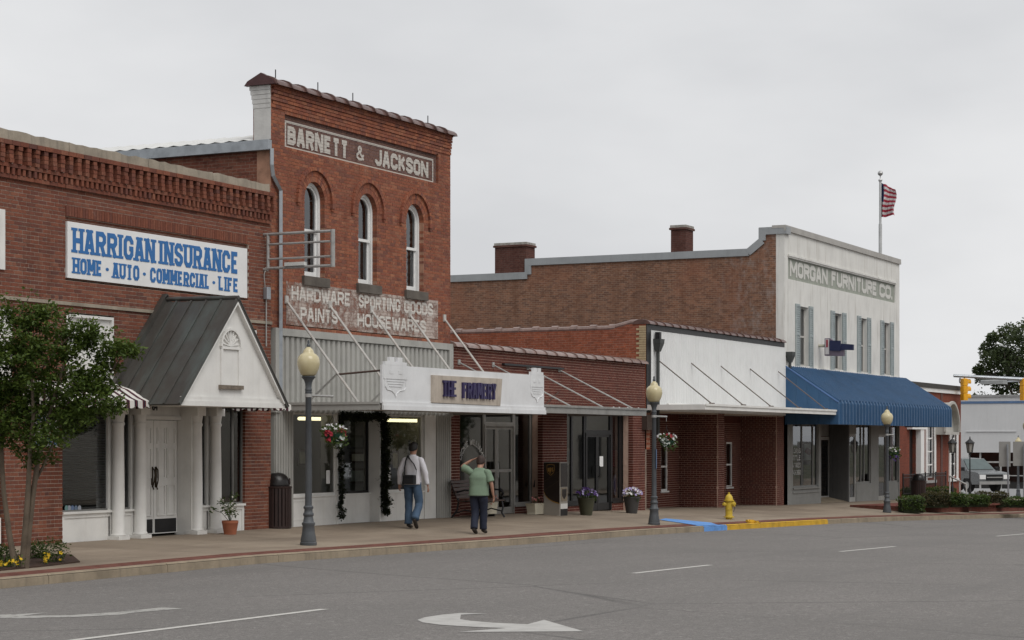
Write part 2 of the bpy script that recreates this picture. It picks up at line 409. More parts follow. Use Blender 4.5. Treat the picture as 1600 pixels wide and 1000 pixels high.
# ------------------------------------------------------------------ lettering: strokes with real edges
_R = .18
GL = {
 'A': (.95, [[(0,0),(.43,1)], [(1,0),(.57,1)], [(.18,.28),(.82,.28)]]), 'B': (.9, [[(0,0),(0,1),(.72,1),(.95,.86),(.95,.66),(.72,.52),(0,.52)], [(.72,.52),(1,.38),(1,.14),(.75,0),(0,0)]]),
 'C': (.9, [[(1,.68),(1,.82),(.74,1),(.26,1),(0,.82),(0,.18),(.26,0),(.74,0),(1,.18),(1,.32)]]), 'D': (.92, [[(0,0),(0,1),(.68,1),(1,.8),(1,.2),(.68,0),(0,0)]]),
 'E': (.82, [[(1,1),(0,1),(0,0),(1,0)], [(0,.52),(.8,.52)]]), 'F': (.8, [[(1,1),(0,1),(0,0)], [(0,.52),(.8,.52)]]),
 'G': (.95, [[(1,.7),(1,.82),(.74,1),(.26,1),(0,.82),(0,.18),(.26,0),(.74,0),(1,.18),(1,.46),(.6,.46)]]), 'H': (.95, [[(0,0),(0,1)], [(1,0),(1,1)], [(0,.5),(1,.5)]]),
 'I': (.16, [[(.5,0),(.5,1)]]), 'J': (.8, [[(1,1),(1,.18),(.75,0),(.25,0),(0,.18),(0,.3)]]), 'K': (.92, [[(0,0),(0,1)], [(1,1),(.05,.42)], [(.32,.6),(1,0)]]),
 'L': (.78, [[(0,1),(0,0),(1,0)]]), 'M': (1.25, [[(0,0),(0,1)], [(1,0),(1,1)], [(.06,1),(.5,.2)], [(.94,1),(.5,.2)]]), 'N': (1.0, [[(0,0),(0,1)], [(1,0),(1,1)], [(.05,1),(.95,0)]]),
 'O': (.92, [[(.5,1),(.26,1),(0,.82),(0,.18),(.26,0),(.74,0),(1,.18),(1,.82),(.74,1),(.5,1)]]), 'P': (.88, [[(0,0),(0,1),(.74,1),(1,.86),(1,.6),(.74,.45),(0,.45)]]),
 'R': (.95, [[(0,0),(0,1),(.74,1),(1,.86),(1,.62),(.74,.47),(0,.47)], [(.55,.47),(1,0)]]),
 'S': (.88, [[(1,.72),(1,.84),(.74,1),(.26,1),(0,.84),(0,.66),(.26,.54),(.74,.46),(1,.34),(1,.16),(.74,0),(.26,0),(0,.16),(0,.28)]]),
 'T': (.9, [[(0,1),(1,1)], [(.5,1),(.5,0)]]), 'U': (.92, [[(0,1),(0,.18),(.26,0),(.74,0),(1,.18),(1,1)]]), 'V': (.9, [[(0,1),(.46,0)], [(1,1),(.54,0)]]),
 'W': (1.3, [[(0,1),(.24,0)], [(.5,.95),(.28,0)], [(.5,.95),(.72,0)], [(1,1),(.76,0)]]), 'X': (.9, [[(0,0),(1,1)], [(0,1),(1,0)]]), 'Y': (.9, [[(0,1),(.5,.45),(1,1)], [(.5,.45),(.5,0)]]),
 '&': (1.0, [[(1,.42),(.7,.02),(.28,0),(0,.16),(0,.34),(.62,.72),(.62,.9),(.42,1),(.2,.9),(.2,.74),(1,0)]]), '-': (.5, [[(0,.45),(1,.45)]]),
 '.': (.0, [[(.5,0),(.5,.12)]]), '*': (.0, [[(.5,.45),(.5,.6)]]), "'": (.0, [[(.5,.8),(.5,1)]]),
 '0': (.85, [[(.5,1),(.26,1),(0,.82),(0,.18),(.26,0),(.74,0),(1,.18),(1,.82),(.74,1),(.5,1)]]), '2': (.85, [[(0,.75),(0,.85),(.26,1),(.74,1),(1,.84),(1,.62),(0,0),(1,0)]]),
 '3': (.85, [[(0,1),(1,1),(.5,.58),(.74,.56),(1,.4),(1,.16),(.74,0),(.26,0),(0,.16)]]), '4': (.9, [[(.75,0),(.75,1),(0,.3),(1,.3)]]),
 '5': (.85, [[(1,1),(0,1),(0,.55),(.74,.58),(1,.42),(1,.16),(.74,0),(.26,0),(0,.14)]]), '6': (.85, [[(.9,1),(.3,.9),(0,.5),(0,.18),(.26,0),(.74,0),(1,.18),(1,.4),(.74,.55),(.05,.5)]]),
 '7': (.85, [[(0,1),(1,1),(.35,0)]]), 'u': (.85, [[(0,.62),(0,.14),(.26,0),(.74,0),(1,.14)], [(1,.62),(1,0)]]),
 'p': (.85, [[(0,-.3),(0,.62),(.74,.62),(1,.48),(1,.14),(.74,0),(0,0)]]), 's': (.8, [[(1,.5),(.74,.62),(.26,.62),(0,.48),(.26,.34),(.74,.28),(1,.14),(.74,0),(.26,0),(0,.12)]]),
}
def ribbon(mb, pts, t, fmap, d0, d1, mi=0):
    n = len(pts); P = [np.array(p, float) for p in pts]; closed = np.allclose(P[0], P[-1])
    L, Rr = [], []
    for i in range(n):
        a = P[i-1] if i > 0 else (P[-2] if closed else None); b = P[i+1] if i < n-1 else (P[1] if closed else None)
        da = (P[i]-a)/np.linalg.norm(P[i]-a) if a is not None else None
        db = (b-P[i])/np.linalg.norm(b-P[i]) if b is not None else None
        if da is None: da = db
        if db is None: db = da
        tt = da+db; tt = tt/max(1e-6, np.linalg.norm(tt)); nn = np.array([-tt[1], tt[0]])
        k = 1/max(.75, abs(np.dot(nn, np.array([-da[1], da[0]]))))
        L.append(P[i]+nn*t/2*k); Rr.append(P[i]-nn*t/2*k)
    for i in range(n-1):
        o_ = -.00012*(i % 4); mb.prism([tuple(Rr[i]), tuple(Rr[i+1]), tuple(L[i+1]), tuple(L[i])], fmap, d1+o_, d0, mi)      # no two faces in one plane
def letters(mb, text, u0, u1, v0, v1, fmap, tw=.2, gap=.32, space=.7, serif=False, depth=.004, mi=0, curve=None, wscale=1.0):
    """text fitted into u0..u1 x v0..v1; tw = stem thickness relative to letter height"""
    H = v1-v0; t = tw*H
    ws = [space if c == ' ' else GL[c][0]*wscale for c in text]
    fixed = sum(0 if c == ' ' else t for c in text) + gap*t*(len(text)-1)
    k = (u1-u0-fixed)/max(1e-6, sum(ws)); u = u0; e = 0
    for c, w in zip(text, ws):
        if c == ' ': u += w*k + gap*t; continue
        W_ = w*k
        for st in GL[c][1]:
            pts = []
            for (a, b) in st:
                pts.append((u + t/2 + a*W_, v0 + t/2 + b*(H-t) if 0 <= b <= 1 else v0 + b*H))
            pts = list(pts)
            if c not in '*':
                if not np.allclose(pts[0], pts[-1]):        # run vertical stroke ends out to the full letter height
                    for q, q2 in ((0, 1), (-1, -2)):
                        b = st[q][1]; dx = abs(pts[q][0]-pts[q2][0]); dy = abs(pts[q][1]-pts[q2][1])
                        if b in (0, 1) and dy > dx*1.2: pts[q] = (pts[q][0], v0 if b == 0 else v1)
            e += 1; dz = -.0004*(e % 7)
            if curve: pts = [curve(*p) for p in pts]
            ribbon(mb, pts, t, fmap, dz, dz-depth, mi)
            if serif and not (c in 'NMAW' and abs(st[0][0]-st[-1][0]) > .1 and c in 'NM'):
                for q, q2 in ((0, 1), (-1, -2)):
                    b = st[q][1]
                    if b in (0, 1) and abs(pts[q][1]-pts[q2][1]) > abs(pts[q][0]-pts[q2][0])*1.2:
                        sh = .11*H; sw = t*.95; e += 1; dz2 = -.0004*(e % 7)
                        vb = v0 if b == 0 else v1-sh
                        mb.prism([(pts[q][0]-sw, vb), (pts[q][0]+sw, vb), (pts[q][0]+sw, vb+sh), (pts[q][0]-sw, vb+sh)], fmap, dz2-depth, dz2, mi)
        u += W_ + t + gap*t

# ------------------------------------------------------------------ foliage
def leaves(mb, centres, radii, counts, size, flat=1.0, up=.3, shell=.45, fold=True):
    for (c, r, n) in zip(centres, radii, counts):
        r = np.array(r if hasattr(r, '__len__') else (r, r, r*flat))
        d = RNG.normal(size=(n, 3)); d /= np.linalg.norm(d, axis=1)[:, None]
        rad = RNG.uniform(shell, 1, n)**.6
        P = np.array(c) + d*r*rad[:, None]*RNG.uniform(.8, 1.1, (n, 1))
        for i in range(n):
            s = size*RNG.uniform(.6, 1.25)
            a = RNG.normal(size=3); a[2] *= .6; a += d[i]*.5; a /= np.linalg.norm(a)
            nn = RNG.normal(size=3) + np.array([0, 0, up*2]); b = np.cross(nn, a); b /= max(1e-6, np.linalg.norm(b)); b *= s*.27
            p = P[i]; q = np.cross(a, b)*.35
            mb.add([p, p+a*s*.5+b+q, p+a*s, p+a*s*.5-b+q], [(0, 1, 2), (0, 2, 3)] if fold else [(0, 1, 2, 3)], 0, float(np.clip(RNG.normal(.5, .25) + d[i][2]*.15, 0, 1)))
    return mb
def petals(mb, P, size, mi=0, n=5):
    for p in P:
        nn = RNG.normal(size=3)*.6 + np.array([-.5, -.9, .6]); nn /= np.linalg.norm(nn)
        a = np.cross(nn, RNG.normal(size=3)); a /= np.linalg.norm(a); b = np.cross(nn, a); s = size*RNG.uniform(.75, 1.2)
        ring = [np.array(p) + (a*math.cos(2*math.pi*k/(2*n)) + b*math.sin(2*math.pi*k/(2*n)))*s*(1 if k % 2 else .62) + nn*s*.25*(1 if k % 2 else .6) for k in range(2*n)]
        mb.add([np.array(p)] + ring, [(0, k+1, (k+1) % (2*n) + 1) for k in range(2*n)], mi, float(RNG.random()))

# ================================================================== THE GROUND
def asphalt():
    g = NG('asphalt')
    c = g.ramp(g.noise(.25, 5), [(.3, (.220, .206, .193)), (.7, (.278, .258, .242))])
    sp = g.noise(55, 3, .75); c = g.mix(g.rng(sp, .42, .58, 0, .65), c, (.085, .08, .077))
    s3 = g.noise(22, 3, .8); c = g.mix(g.rng(s3, .45, .66, 0, .62), c, (.105, .098, .092)); c = g.mix(g.rng(g.noise(8, 4, .85), .40, .64, 0, .50), c, (.12, .113, .107)); c = g.mix(g.rng(g.noise(10, 3, .8), .58, .72, 0, .45), c, (.40, .385, .365))
    s2 = g.noise(80, 2, .6); c = g.mix(g.rng(s2, .62, .72, 0, .6), c, (.46, .445, .425))
    tr = g.noise(1.0, 4, .6, stretch=(.03, 1.1, 1)); c = g.mix(g.rng(tr, .52, .7, 0, .42), c, (.145, .137, .13))
    vo = g.n('ShaderNodeTexVoronoi', feature='DISTANCE_TO_EDGE'); vo.inputs['Scale'].default_value = .16
    wv = g.n('ShaderNodeMixRGB'); wv.inputs[0].default_value = .06; nzz = g.n('ShaderNodeTexNoise'); nzz.inputs['Scale'].default_value = 1.5
    g.l(g.pos, nzz.inputs['Vector']); g.l(g.pos, wv.inputs[1]); g.l(nzz.outputs['Color'], wv.inputs[2]); g.l(wv.outputs[0], vo.inputs['Vector'])
    crk = g.mth('MULTIPLY', g.rng(vo.outputs['Distance'], .0, .008, 1, 0), g.rng(g.noise(.12, 2), .46, .54, 0, .5))
    c = g.mix(crk, c, (.03, .03, .03))
    g.col(c); g.b.inputs['Roughness'].default_value = .85; g.b.inputs['Specular IOR Level'].default_value = .35
    g.bump(g.noise(70, 4, .7), .7, .012); return g.m
ASPH = asphalt()
WALK = pm('walk_concrete', (.285, .225, .165), .9, .2, .9, .3, 60, streak=.0)
def walk_mat():
    g = NG('sidewalk_concrete')
    oi = g.n('ShaderNodeObjectInfo').outputs['Random']
    c = g.ramp(oi, [(0, (.255, .205, .152)), (.5, (.292, .235, .176)), (1, (.325, .265, .20))])
    c = g.mix(g.rng(g.noise(.7, 6, .65), .45, .7, 0, .6), c, (.185, .14, .10))
    c = g.mix(g.rng(g.noise(45, 3), .45, .75, 0, .35), c, (.14, .11, .085))
    c = g.mix(g.rng(g.noise(6, 5, .7), .62, .70, 0, .55), c, (.10, .08, .062)); c = g.mix(g.rng(g.noise(.35, 5, .65, stretch=(.5, 1.6, 1)), .48, .62, 0, .45), c, (.145, .108, .078))
    g.col(c); g.b.inputs['Roughness'].default_value = .88; g.bump(g.noise(80, 3), .25, .006); return g.m
WALK = walk_mat()
KERB = pm('kerb_concrete', (.30, .245, .175), .9, .3, 1.6, .5, 40, streak=.45, stain=(.10, .085, .065))
SOIL = pm('mulch', (.055, .03, .02), .95, .4, 8, .8, 40)
YEL = pm('kerb_yellow', (.62, .36, .02), .7, .25, 3, .3, 40, streak=.35, stain=(.22, .15, .05))
BLU = pm('ramp_blue', (.13, .32, .70), .7, .3, 3, .2, 40, streak=.5, stain=(.09, .13, .22))
gm = MB(); gm.quad((-1500, -1500, -2.6), (2500, -1500, -2.6), (2500, 1500, -2.6), (-1500, 1500, -2.6))
tag(gm.build('ground', pm('far_ground', (.085, .085, .05), .95, .3, .05)), kind='structure')
XS = np.concatenate([np.arange(-40, 90, 1.0), np.arange(90, 200, 5.0)])
rd = MB()
for i in range(len(XS)-1):
    a, b = XS[i], XS[i+1]
    YS_a = [yk(a)+.02, -7.5, -10.8, -16, -24, -27]; YS_b = [yk(b)+.02, -7.5, -10.8, -16, -24, -27]
    for j in range(5):
        rd.quad((a, YS_a[j+1], zroad(a, YS_a[j+1])), (b, YS_b[j+1], zroad(b, YS_b[j+1])), (b, YS_b[j], zroad(b, YS_b[j])), (a, YS_a[j], zroad(a, YS_a[j])))
# cross street beyond the last corner
for a in np.arange(94.6, 124, 3.0):
    b = min(a+3.0, 124)
    rd.quad((a, yk(a)+.02, zroad(a, yk(a))), (b, yk(b)+.02, zroad(b, yk(b))), (b, 90, zroad(b, -7)-.3), (a, 90, zroad(a, -7)-.3))
tag(rd.build('road', ASPH, fixn=False, smooth='all'), kind='structure')
# road paint: sheets a few millimetres above the asphalt
RP = wornpaint('road_paint', (.56, .545, .51), .85, .8); RP2 = wornpaint('road_paint_old', (.40, .39, .365), .55, .8)
def paintpoly(name, pts, mat, label):
    P = []
    for (X, Y) in pts: P.append((X, Y, zroad(X, Y)+.004))
    m = MB(); m.add(P, [tuple(range(len(P)))]); o = m.build(name, mat); tag(o, kind='structure', label=label); return o
def strip(name, X0, X1, Y, w, mat, label, Y1=None):
    m = MB(); n = max(1, int((X1-X0)/.5)); Y1 = Y if Y1 is None else Y1
    for i in range(n):
        a, b = X0+(X1-X0)*i/n, X0+(X1-X0)*(i+1)/n; ya, yb = Y+(Y1-Y)*i/n, Y+(Y1-Y)*(i+1)/n
        m.quad((a, ya-w/2, zroad(a, ya-w/2)+.004), (b, yb-w/2, zroad(b, yb-w/2)+.004), (b, yb+w/2, zroad(b, yb+w/2)+.004), (a, ya+w/2, zroad(a, ya+w/2)+.004))
    tag(m.build(name, mat), kind='structure', label=label)
dl = 'faded white dash of the broken lane line on the asphalt'
p0, p1 = hit(60, 1008, zroad), hit(507, 952, zroad); strip('lane_dash', p0.x, p1.x, p0.y, .11, RP, dl, p1.y)
for (a, b) in (((990, 896), (1110, 883)), ((1313, 862), (1398, 854)), ((1557, 838), (1640, 831))):
    p0, p1 = hit(*a, zroad), hit(*b, zroad); strip('lane_dash', p0.x, p1.x, p0.y, .11, RP, dl, p1.y)
arr = [(762,959),(720,961),(719,968),(735,970.5),(770,973.5),(824,976),(850,969),(912,987),(716,988),(790,982),(740,980),(690,977),(660,973),(652,969),(664,965),(690,961),(720,958.3)]
P = [hit(px, py, zroad) for px, py in arr]; m = MB(); m.add([(p.x, p.y, p.z+.004) for p in P], [tuple(range(len(P)))])
bm_ = m.build('turn_arrow', pm('arrow_paint', (.43, .42, .40), .8, .15, 6, .4, 60)); tag(bm_, kind='structure', label='white turn arrow painted in the middle lane')
me_ = bm_.data; b_ = bmesh.new(); b_.from_mesh(me_); bmesh.ops.triangulate(b_, faces=b_.faces); b_.to_mesh(me_); b_.free()
arr = [(-60,968),(0,961.5),(80,956.5),(-20,961.5),(20,960.5),(75,957.5),(35,962.8),(110,961.8),(180,957.0),(252,949.8),(288,951),(212,957.5),(186,961.2),(120,964.4),(30,966.8),(-20,965.5)]
P = [hit(px, py, zroad) for px, py in arr[3:]]; m = MB(); m.add([(p.x, p.y, p.z+.004) for p in P], [tuple(range(len(P)))])
bm_ = m.build('straight_arrow', RP2); tag(bm_, kind='structure', label='worn white lane arrow at the lower left of the road')
me_ = bm_.data; b_ = bmesh.new(); b_.from_mesh(me_); bmesh.ops.triangulate(b_, faces=b_.faces); b_.to_mesh(me_); b_.free()

# pavement: slabs with open joints over a dark bed
bed = MB()
for i in range(len(XS)-1):
    a, b = XS[i], XS[i+1]
    if a > 94: break
    for (f0, f1) in ((0, .5), (.5, 1)):
        ya0, ya1 = yk(a)*(1-f0), yk(a)*(1-f1); yb0, yb1 = yk(b)*(1-f0), yk(b)*(1-f1)
        bed.quad((a, ya0, zwalk(a, ya0)-.012), (b, yb0, zwalk(b, yb0)-.012), (b, yb1, zwalk(b, yb1)-.012), (a, ya1, zwalk(a, ya1)-.012))
    bed.quad((a, 0, zf(a)-.012), (b, 0, zf(b)-.012), (b, 6, zf(b)-.012), (a, 6, zf(a)-.012))
walk = tag(bed.build('sidewalk', pm('joint_dirt', (.10, .08, .06), .95), fixn=False), kind='structure')
BORDER = .62
def slab(a, b, y0, y1):
    m = MB(); g = .006; n = 2
    def q(X, Y): return (X, Y, zwalk(X, Y))
    A = [(a+g, y0(a)+g), (b-g, y0(b)+g), (b-g, y1(b)-g), (a+g, y1(a)-g)]
    top = [q(*p) for p in A]; bot = [(p[0], p[1], p[2]-.02) for p in top]
    m.add(top+bot, [(0,1,2,3), (0,4,5,1), (1,5,6,2), (2,6,7,3), (3,7,4,0)])
    m.build('slab', WALK, walk, fixn=False)
X = 12.0
while X < 92:
    b = X + 1.55
    cut = lambda X_: yk(X_) + BORDER
    mid = lambda X_: (yk(X_)+BORDER)*.5
    slab(X, b, cut, mid)
    slab(X, b, mid, lambda X_: 0.0)
    if X > 38: slab(X, b, lambda X_: 0.0, lambda X_: 1.5)
    X = b
# strip of red pavers between slabs and kerb
PAVE = bricktex('border_pavers', (.16, .055, .042), (.20, .075, .055), (.16, .115, .09), 'X', (.11, .05, .04), .2, .1)
gpv = PAVE.node_tree
for nd in list(gpv.nodes):
    if nd.type == 'COMBXYZ':
        sep = [x for x in gpv.nodes if x.type == 'SEPXYZ'][0]
        gpv.links.new(sep.outputs[1], nd.inputs[1])
pv = MB()
for X in np.arange(12, 92, .5):
    a, b = X, X+.5
    P = [(a, yk(a)+.17), (b, yk(b)+.17), (b, yk(b)+BORDER), (a, yk(a)+BORDER)]
    pv.add([(x, y, zwalk(x, y)+.001) for x, y in P], [(0, 1, 2, 3)])
pvo = pv.build('paver_strip', PAVE, walk, fixn=False)
# kerb stones
kerb = tag(MB().add([(12, -4.4, -.6), (12.1, -4.4, -.6), (12.1, -4.3, -.6)], [(0, 1, 2)]).build('kerb', KERB, fixn=False), kind='structure')
def kerbstone(a, b, mat, drop0=0, drop1=0):
    m = MB(); w = .165; c = .03; st = []
    n = 4
    for i in range(n+1):
        X_ = a + .006 + (b-a-.012)*i/n; y = yk(X_); dr = drop0 + (drop1-drop0)*i/n; zt = zwalk(X_, y) + .004 - dr; zb = zt-.45
        st.append([(X_, y-.012, zb), (X_, y, zt-c), (X_, y+c, zt), (X_, y+w, zt), (X_, y+w, zb)])
    vs = [p for s_ in st for p in s_]; fs = []
    for i in range(n):
        for k in range(4): fs.append((i*5+k, i*5+k+1, (i+1)*5+k+1, (i+1)*5+k))
    fs += [(0, 1, 2, 3, 4), tuple(n*5+k for k in (4, 3, 2, 1, 0))]
    m.add(vs, fs); return m.build('kerb_stone', mat, kerb)
X = 12.5
while X < 45.0:
    L = random.uniform(2.6, 3.2); b = min(X+L, 45.3); kerbstone(X, b, KERB); X = b
kerbstone(45.3, 46.9, BLU); X = 46.9
while X < 55: b = min(X+2.6, 55.2); kerbstone(X, b, YEL); X = b
while X < 92: b = X+3.0; kerbstone(X, b, KERB); X = b
# blue paint on the pavement
m = MB(); A = [hit(1106, 823.5), hit(1132, 821), hit(1110, 817), hit(1040, 810.5), hit(1030, 812.5), hit(1060, 817), hit(1090, 821.5)]
A = [Vector((p.x, max(p.y, yk(p.x)+.03), 0)) for p in A]
m.add([(p.x, p.y, zwalk(p.x, p.y)+.011) for p in A], [tuple(range(7))]); o = tag(m.build('kerb_ramp', BLU), kind='structure', label='blue painted kerb ramp beside the yellow kerb')
b_ = bmesh.new(); b_.from_mesh(o.data); bmesh.ops.triangulate(b_, faces=b_.faces); b_.to_mesh(o.data); b_.free()
# ================================================================== BUILDINGS
def window_unit(parent, x0, x1, z0, z1, y, frame_mat, fw=.05, fd=.06, glass=GLASS, mull=(), bars=(), name='window', y_in=.03):
    """frame (mesh) with its panes as sub-parts, in a wall facing the street"""
    f = MB()
    f.box(x0, x0+fw, y, y+fd, z0, z1); f.box(x1-fw, x1, y, y+fd, z0, z1)
    f.box(x0+fw, x1-fw, y, y+fd, z1-fw, z1); f.box(x0+fw, x1-fw, y, y+fd, z0, z0+fw)
    xs = [x0+fw]
    for m_ in mull: f.box(m_-fw/2, m_+fw/2, y+.001, y+fd-.001, z0+fw, z1-fw); xs += [m_-fw/2, m_+fw/2]
    xs.append(x1-fw); zs = [z0+fw]
    for b_ in bars: zs += [b_-fw/2, b_+fw/2]
    zs.append(z1-fw)
    for k in range(0, len(xs), 2):
        for b_ in bars: f.box(xs[k], xs[k+1], y+.002, y+fd-.002, b_-fw/2, b_+fw/2)
    fo = f.build(name, frame_mat, parent)
    for k in range(0, len(xs), 2):
        for q in range(0, len(zs), 2):
            g = MB(); g.quad((xs[k], y+y_in, zs[q]), (xs[k+1], y+y_in, zs[q]), (xs[k+1], y+y_in, zs[q+1]), (xs[k], y+y_in, zs[q+1]))
            g.build('pane', glass, fo, fixn=False)
    return fo
def room(parent, x0, x1, y0, y1, z0, z1, wall=ROOM, name='interior'):
    m = MB()
    m.quad((x0, y0, z0), (x1, y0, z0), (x1, y1, z0), (x0, y1, z0)); m.quad((x0, y0, z1), (x0, y1, z1), (x1, y1, z1), (x1, y0, z1))
    m.quad((x0, y1, z0), (x1, y1, z0), (x1, y1, z1), (x0, y1, z1)); m.quad((x0, y0, z0), (x0, y1, z0), (x0, y1, z1), (x0, y0, z1)); m.quad((x1, y0, z0), (x1, y0, z1), (x1, y1, z1), (x1, y1, z0))
    return m.build(name, wall, parent, fixn=False)
def coping_tiles(parent, x0, x1, y0, y1, z, L, mat):
    """row of half-round clay tiles, each a piece with a raised collar"""
    n = int(round((x1-x0)/L)); L = (x1-x0)/n; w = (y1-y0)/2; m = MB(); N = 9
    st = [(0, 1.13), (.10, 1.13), (.101, 1.0), (1-.004, .97)]
    vs = []; fs = []
    for (t, k) in st:
        for i in range(N):
            a = math.pi*i/(N-1); vs.append((t*L, -math.cos(a)*w*k*1.08, math.sin(a)*w*.55*k - .01))
    for s_ in range(len(st)-1):
        for i in range(N-1): fs.append((s_*N+i, s_*N+i+1, (s_+1)*N+i+1, (s_+1)*N+i))
    fs += [tuple(range(N)), tuple((len(st)-1)*N + N-1-i for i in range(N))]
    m.add(vs, fs); base = np.array(rootof(parent).location); me = None
    for i in range(n):
        p = np.array((x0+i*L, (y0+y1)/2, z)) - base
        if me is None: o = m.build('coping_tile', mat, parent, world=False, smooth=True); o.location = p; me = o.data
        else: o = link('coping_tile', me, parent, p)
        o.rotation_euler = (random.uniform(-.02, .02), random.uniform(-.008, .008), random.uniform(-.015, .015))

# ------------------------------------------------------------------ 1 insurance office (left)
HX0, HX1 = 19.0, 33.05
ins = thing('insurance_office', 'long one-storey maroon brick office with corbelled cornice at the left', 'building', (26.5, 0, 0))
xP0, xP1 = sx(7), sx(98)                 # brick pier between the two shopfronts
xR0 = sx(383)                            # right brick pier starts
SF1 = (xP1, xR0)                         # shopfront opening
BW0 = (sx(104), sx(177), 2.55, 3.91)
bw = [(sx(104), sx(178)), (sx(258), sx(332)), (sx(392)-1.75, sx(401))]
brd_z = (2.7, 3.90)
ops = [(SF1[0], SF1[1], -1, 2.62), (HX0-1, xP0, -1, 2.62)]
for a, b in bw: ops.append((a, b, *brd_z))
ops.append((xP0-2.2, sx(19), *brd_z))
sgn = (sx(104)-.03, sx(385)+.06, 4.50, 5.56)
brick_wall(ins, 'front_wall', HX0, HX1, -.34, 6.02, front(0), ops + [(sgn[0], sgn[1], sgn[2], sgn[3])], BR_H, MORT, singles=300,
           key=lambda u, z: xP0+.25 < u < xP1+6 and -.1 < z < 2.5)
brick_wall(ins, 'sign_recess', sgn[0], sgn[1], sgn[2]-.01, sgn[3]+.05, front(.045), [], BR_H, MORT, thick=.2)
m = MB()                                 # soldier course over the recess
for u in np.arange(sgn[0], sgn[1]-.07, .0735): m.box(u, u+.062, -.022, .03, sgn[3], sgn[3]+.17, tone=random.random())
m.build('soldier_course', BR_H, ins, kind='stuff')
m = MB(); m.box(HX0, HX1, -.035, .02, 4.04, 4.10); m.build('string_course', CONC, ins)
m = MB()
for (z0_, z1_, pr) in ((6.02, 6.09, .05), (6.20, 6.27, .075), (6.56, 6.64, .12)): 
    for u in np.arange(HX0, HX1-.1, .203): m.box(u+.004, min(u+.199, HX1), -pr+random.uniform(-.006, .004), .05, z0_+.003, z1_-.003, tone=random.random())
for u in np.arange(HX0, HX1-.05, .135): m.box(u, u+.065, -.07+random.uniform(-.01, .008), .05, 6.092, 6.198, tone=random.random())
for u in np.arange(HX0, HX1-.05, .215):
    for k in range(4): m.box(u, u+.10, -.11+random.uniform(-.012, .006), .05, 6.272+k*.072, 6.272+k*.072+.066, tone=random.random())
m.build('cornice', BR_H, ins, kind='stuff')
m = MB(); m.box(HX0, HX1, .0, .30, 6.02, 6.64); m.build('cornice_backing', MORT, ins)
xs = np.concatenate([[HX0], np.cumsum(np.array([2.3, 2.9, 2.6, 2.2, 2.0])) + HX0, [HX1-.12]])
for a, b in zip(xs[:-1], xs[1:]):
    m = MB(); n = 12; top = [6.80 + random.uniform(-.018, .018) for _ in range(n+1)]
    for i in range(n):
        u0, u1 = a+(b-a)*i/n + (.006 if i == 0 else 0), a+(b-a)*(i+1)/n - (.006 if i == n-1 else 0)
        m.add([(u0,-.06,6.64),(u1,-.06,6.64),(u1,.32,6.64),(u0,.32,6.64),(u0,-.05,top[i]),(u1,-.05,top[i+1]),(u1,.31,top[i+1]),(u0,.31,top[i])], [(0,1,5,4),(4,5,6,7),(2,3,7,6),(0,4,7,3),(1,2,6,5)])
    m.build('coping_block', CONC, ins)
for (a, b) in bw + [(xP0-2.2, sx(19))]:
    m = MB(); m.box(a, b, .05, .09, *brd_z); o = m.build('boarded_window', WHITE, ins)
    m = MB(); m.box(a, a+.05, .0, .05, *brd_z); m.box(b-.05, b, .0, .05, *brd_z); m.box(a+.05, b-.05, .0, .05, brd_z[1]-.05, brd_z[1]); m.build('window_frame', WHITE, o)
m = MB(); m.box(HX0, HX1-.02, .25, 9, 6.3, 6.4); m.build('roof', pm('roof_felt', (.08, .08, .08), .9), ins)
m = MB(); m.box(HX0, HX1-.02, 8.8, 9, -1, 6.3); m.box(HX0, HX0+.2, .3, 8.8, -1, 6.3); m.build('rear_wall', MORT, ins)
# shopfront woodwork
xc1, xc2, xd0, xd1, xc3, xc4 = sx(179), sx(213.5), sx(224), sx(277, .26), sx(301.5), sx(331.5)
zt = 2.62; zsill = .52
def panel(mb, x0, x1, z0, z1, y, rec=.02, b=.07):
    mb.box(x0, x1, y+rec, y+.12, z0, z1)
    mb.box(x0, x0+b, y, y+rec, z0, z1); mb.box(x1-b, x1, y, y+rec, z0, z1); mb.box(x0+b, x1-b, y, y+rec, z1-b, z1); mb.box(x0+b, x1-b, y, y+rec, z0, z0+b*1.6)
for (a, b) in ((xP1, xc1-.02), (xc1+.02, xc2-.05), (xc3+.05, xc4-.02), (xc4+.02, xR0)):
    m = MB(); panel(m, a, b, -.2, zsill-.04, .02); m.box(a, b, -.02, .2, zsill-.04, zsill); m.build('bulkhead', WHITE, ins)
window_unit(ins, xP1, xc1, zsill, zt, .06, pm('dull_grey_frame', (.18, .175, .165), .5), .03)
window_unit(ins, xc1, xc2-.02, zsill, zt, .06, MATS['dull_grey_frame'], .03)
window_unit(ins, xc3+.02, xc4, zsill, zt, .06, MATS['dull_grey_frame'], .03)
window_unit(ins, xc4, xR0, zsill, zt, .06, MATS['dull_grey_frame'], .03, mull=(xR0-.32,))
BLIND = pm('venetian_slat', (.16, .16, .15), .6, .1)
m = MB()
for z in np.arange(zsill+.05, zt, .045): m.add([(xP1+.05, .15, z), (xc1-.05, .15, z), (xc1-.05, .172, z+.022), (xP1+.05, .172, z+.022)], [(0, 1, 2, 3)])
m.build('blind', BLIND, ins, kind='stuff', fixn=False)
m = MB()
for k in range(14): m.tube([(sx(196)+.028*k, .22+.02*(k % 2), zsill), (sx(196)+.028*k, .22+.02*(k % 2), zt)], .018, 6)
m.build('curtain', pm('grey_curtain', (.13, .13, .12), .9), ins, smooth=True)
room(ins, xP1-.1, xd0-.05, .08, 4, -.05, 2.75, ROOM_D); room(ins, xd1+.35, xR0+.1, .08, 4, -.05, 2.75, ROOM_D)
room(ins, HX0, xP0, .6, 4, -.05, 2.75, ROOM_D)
m = MB(); panel(m, HX0, xP0-.05, -.2, zsill-.04, .03); m.build('bulkhead', WHITE, ins)
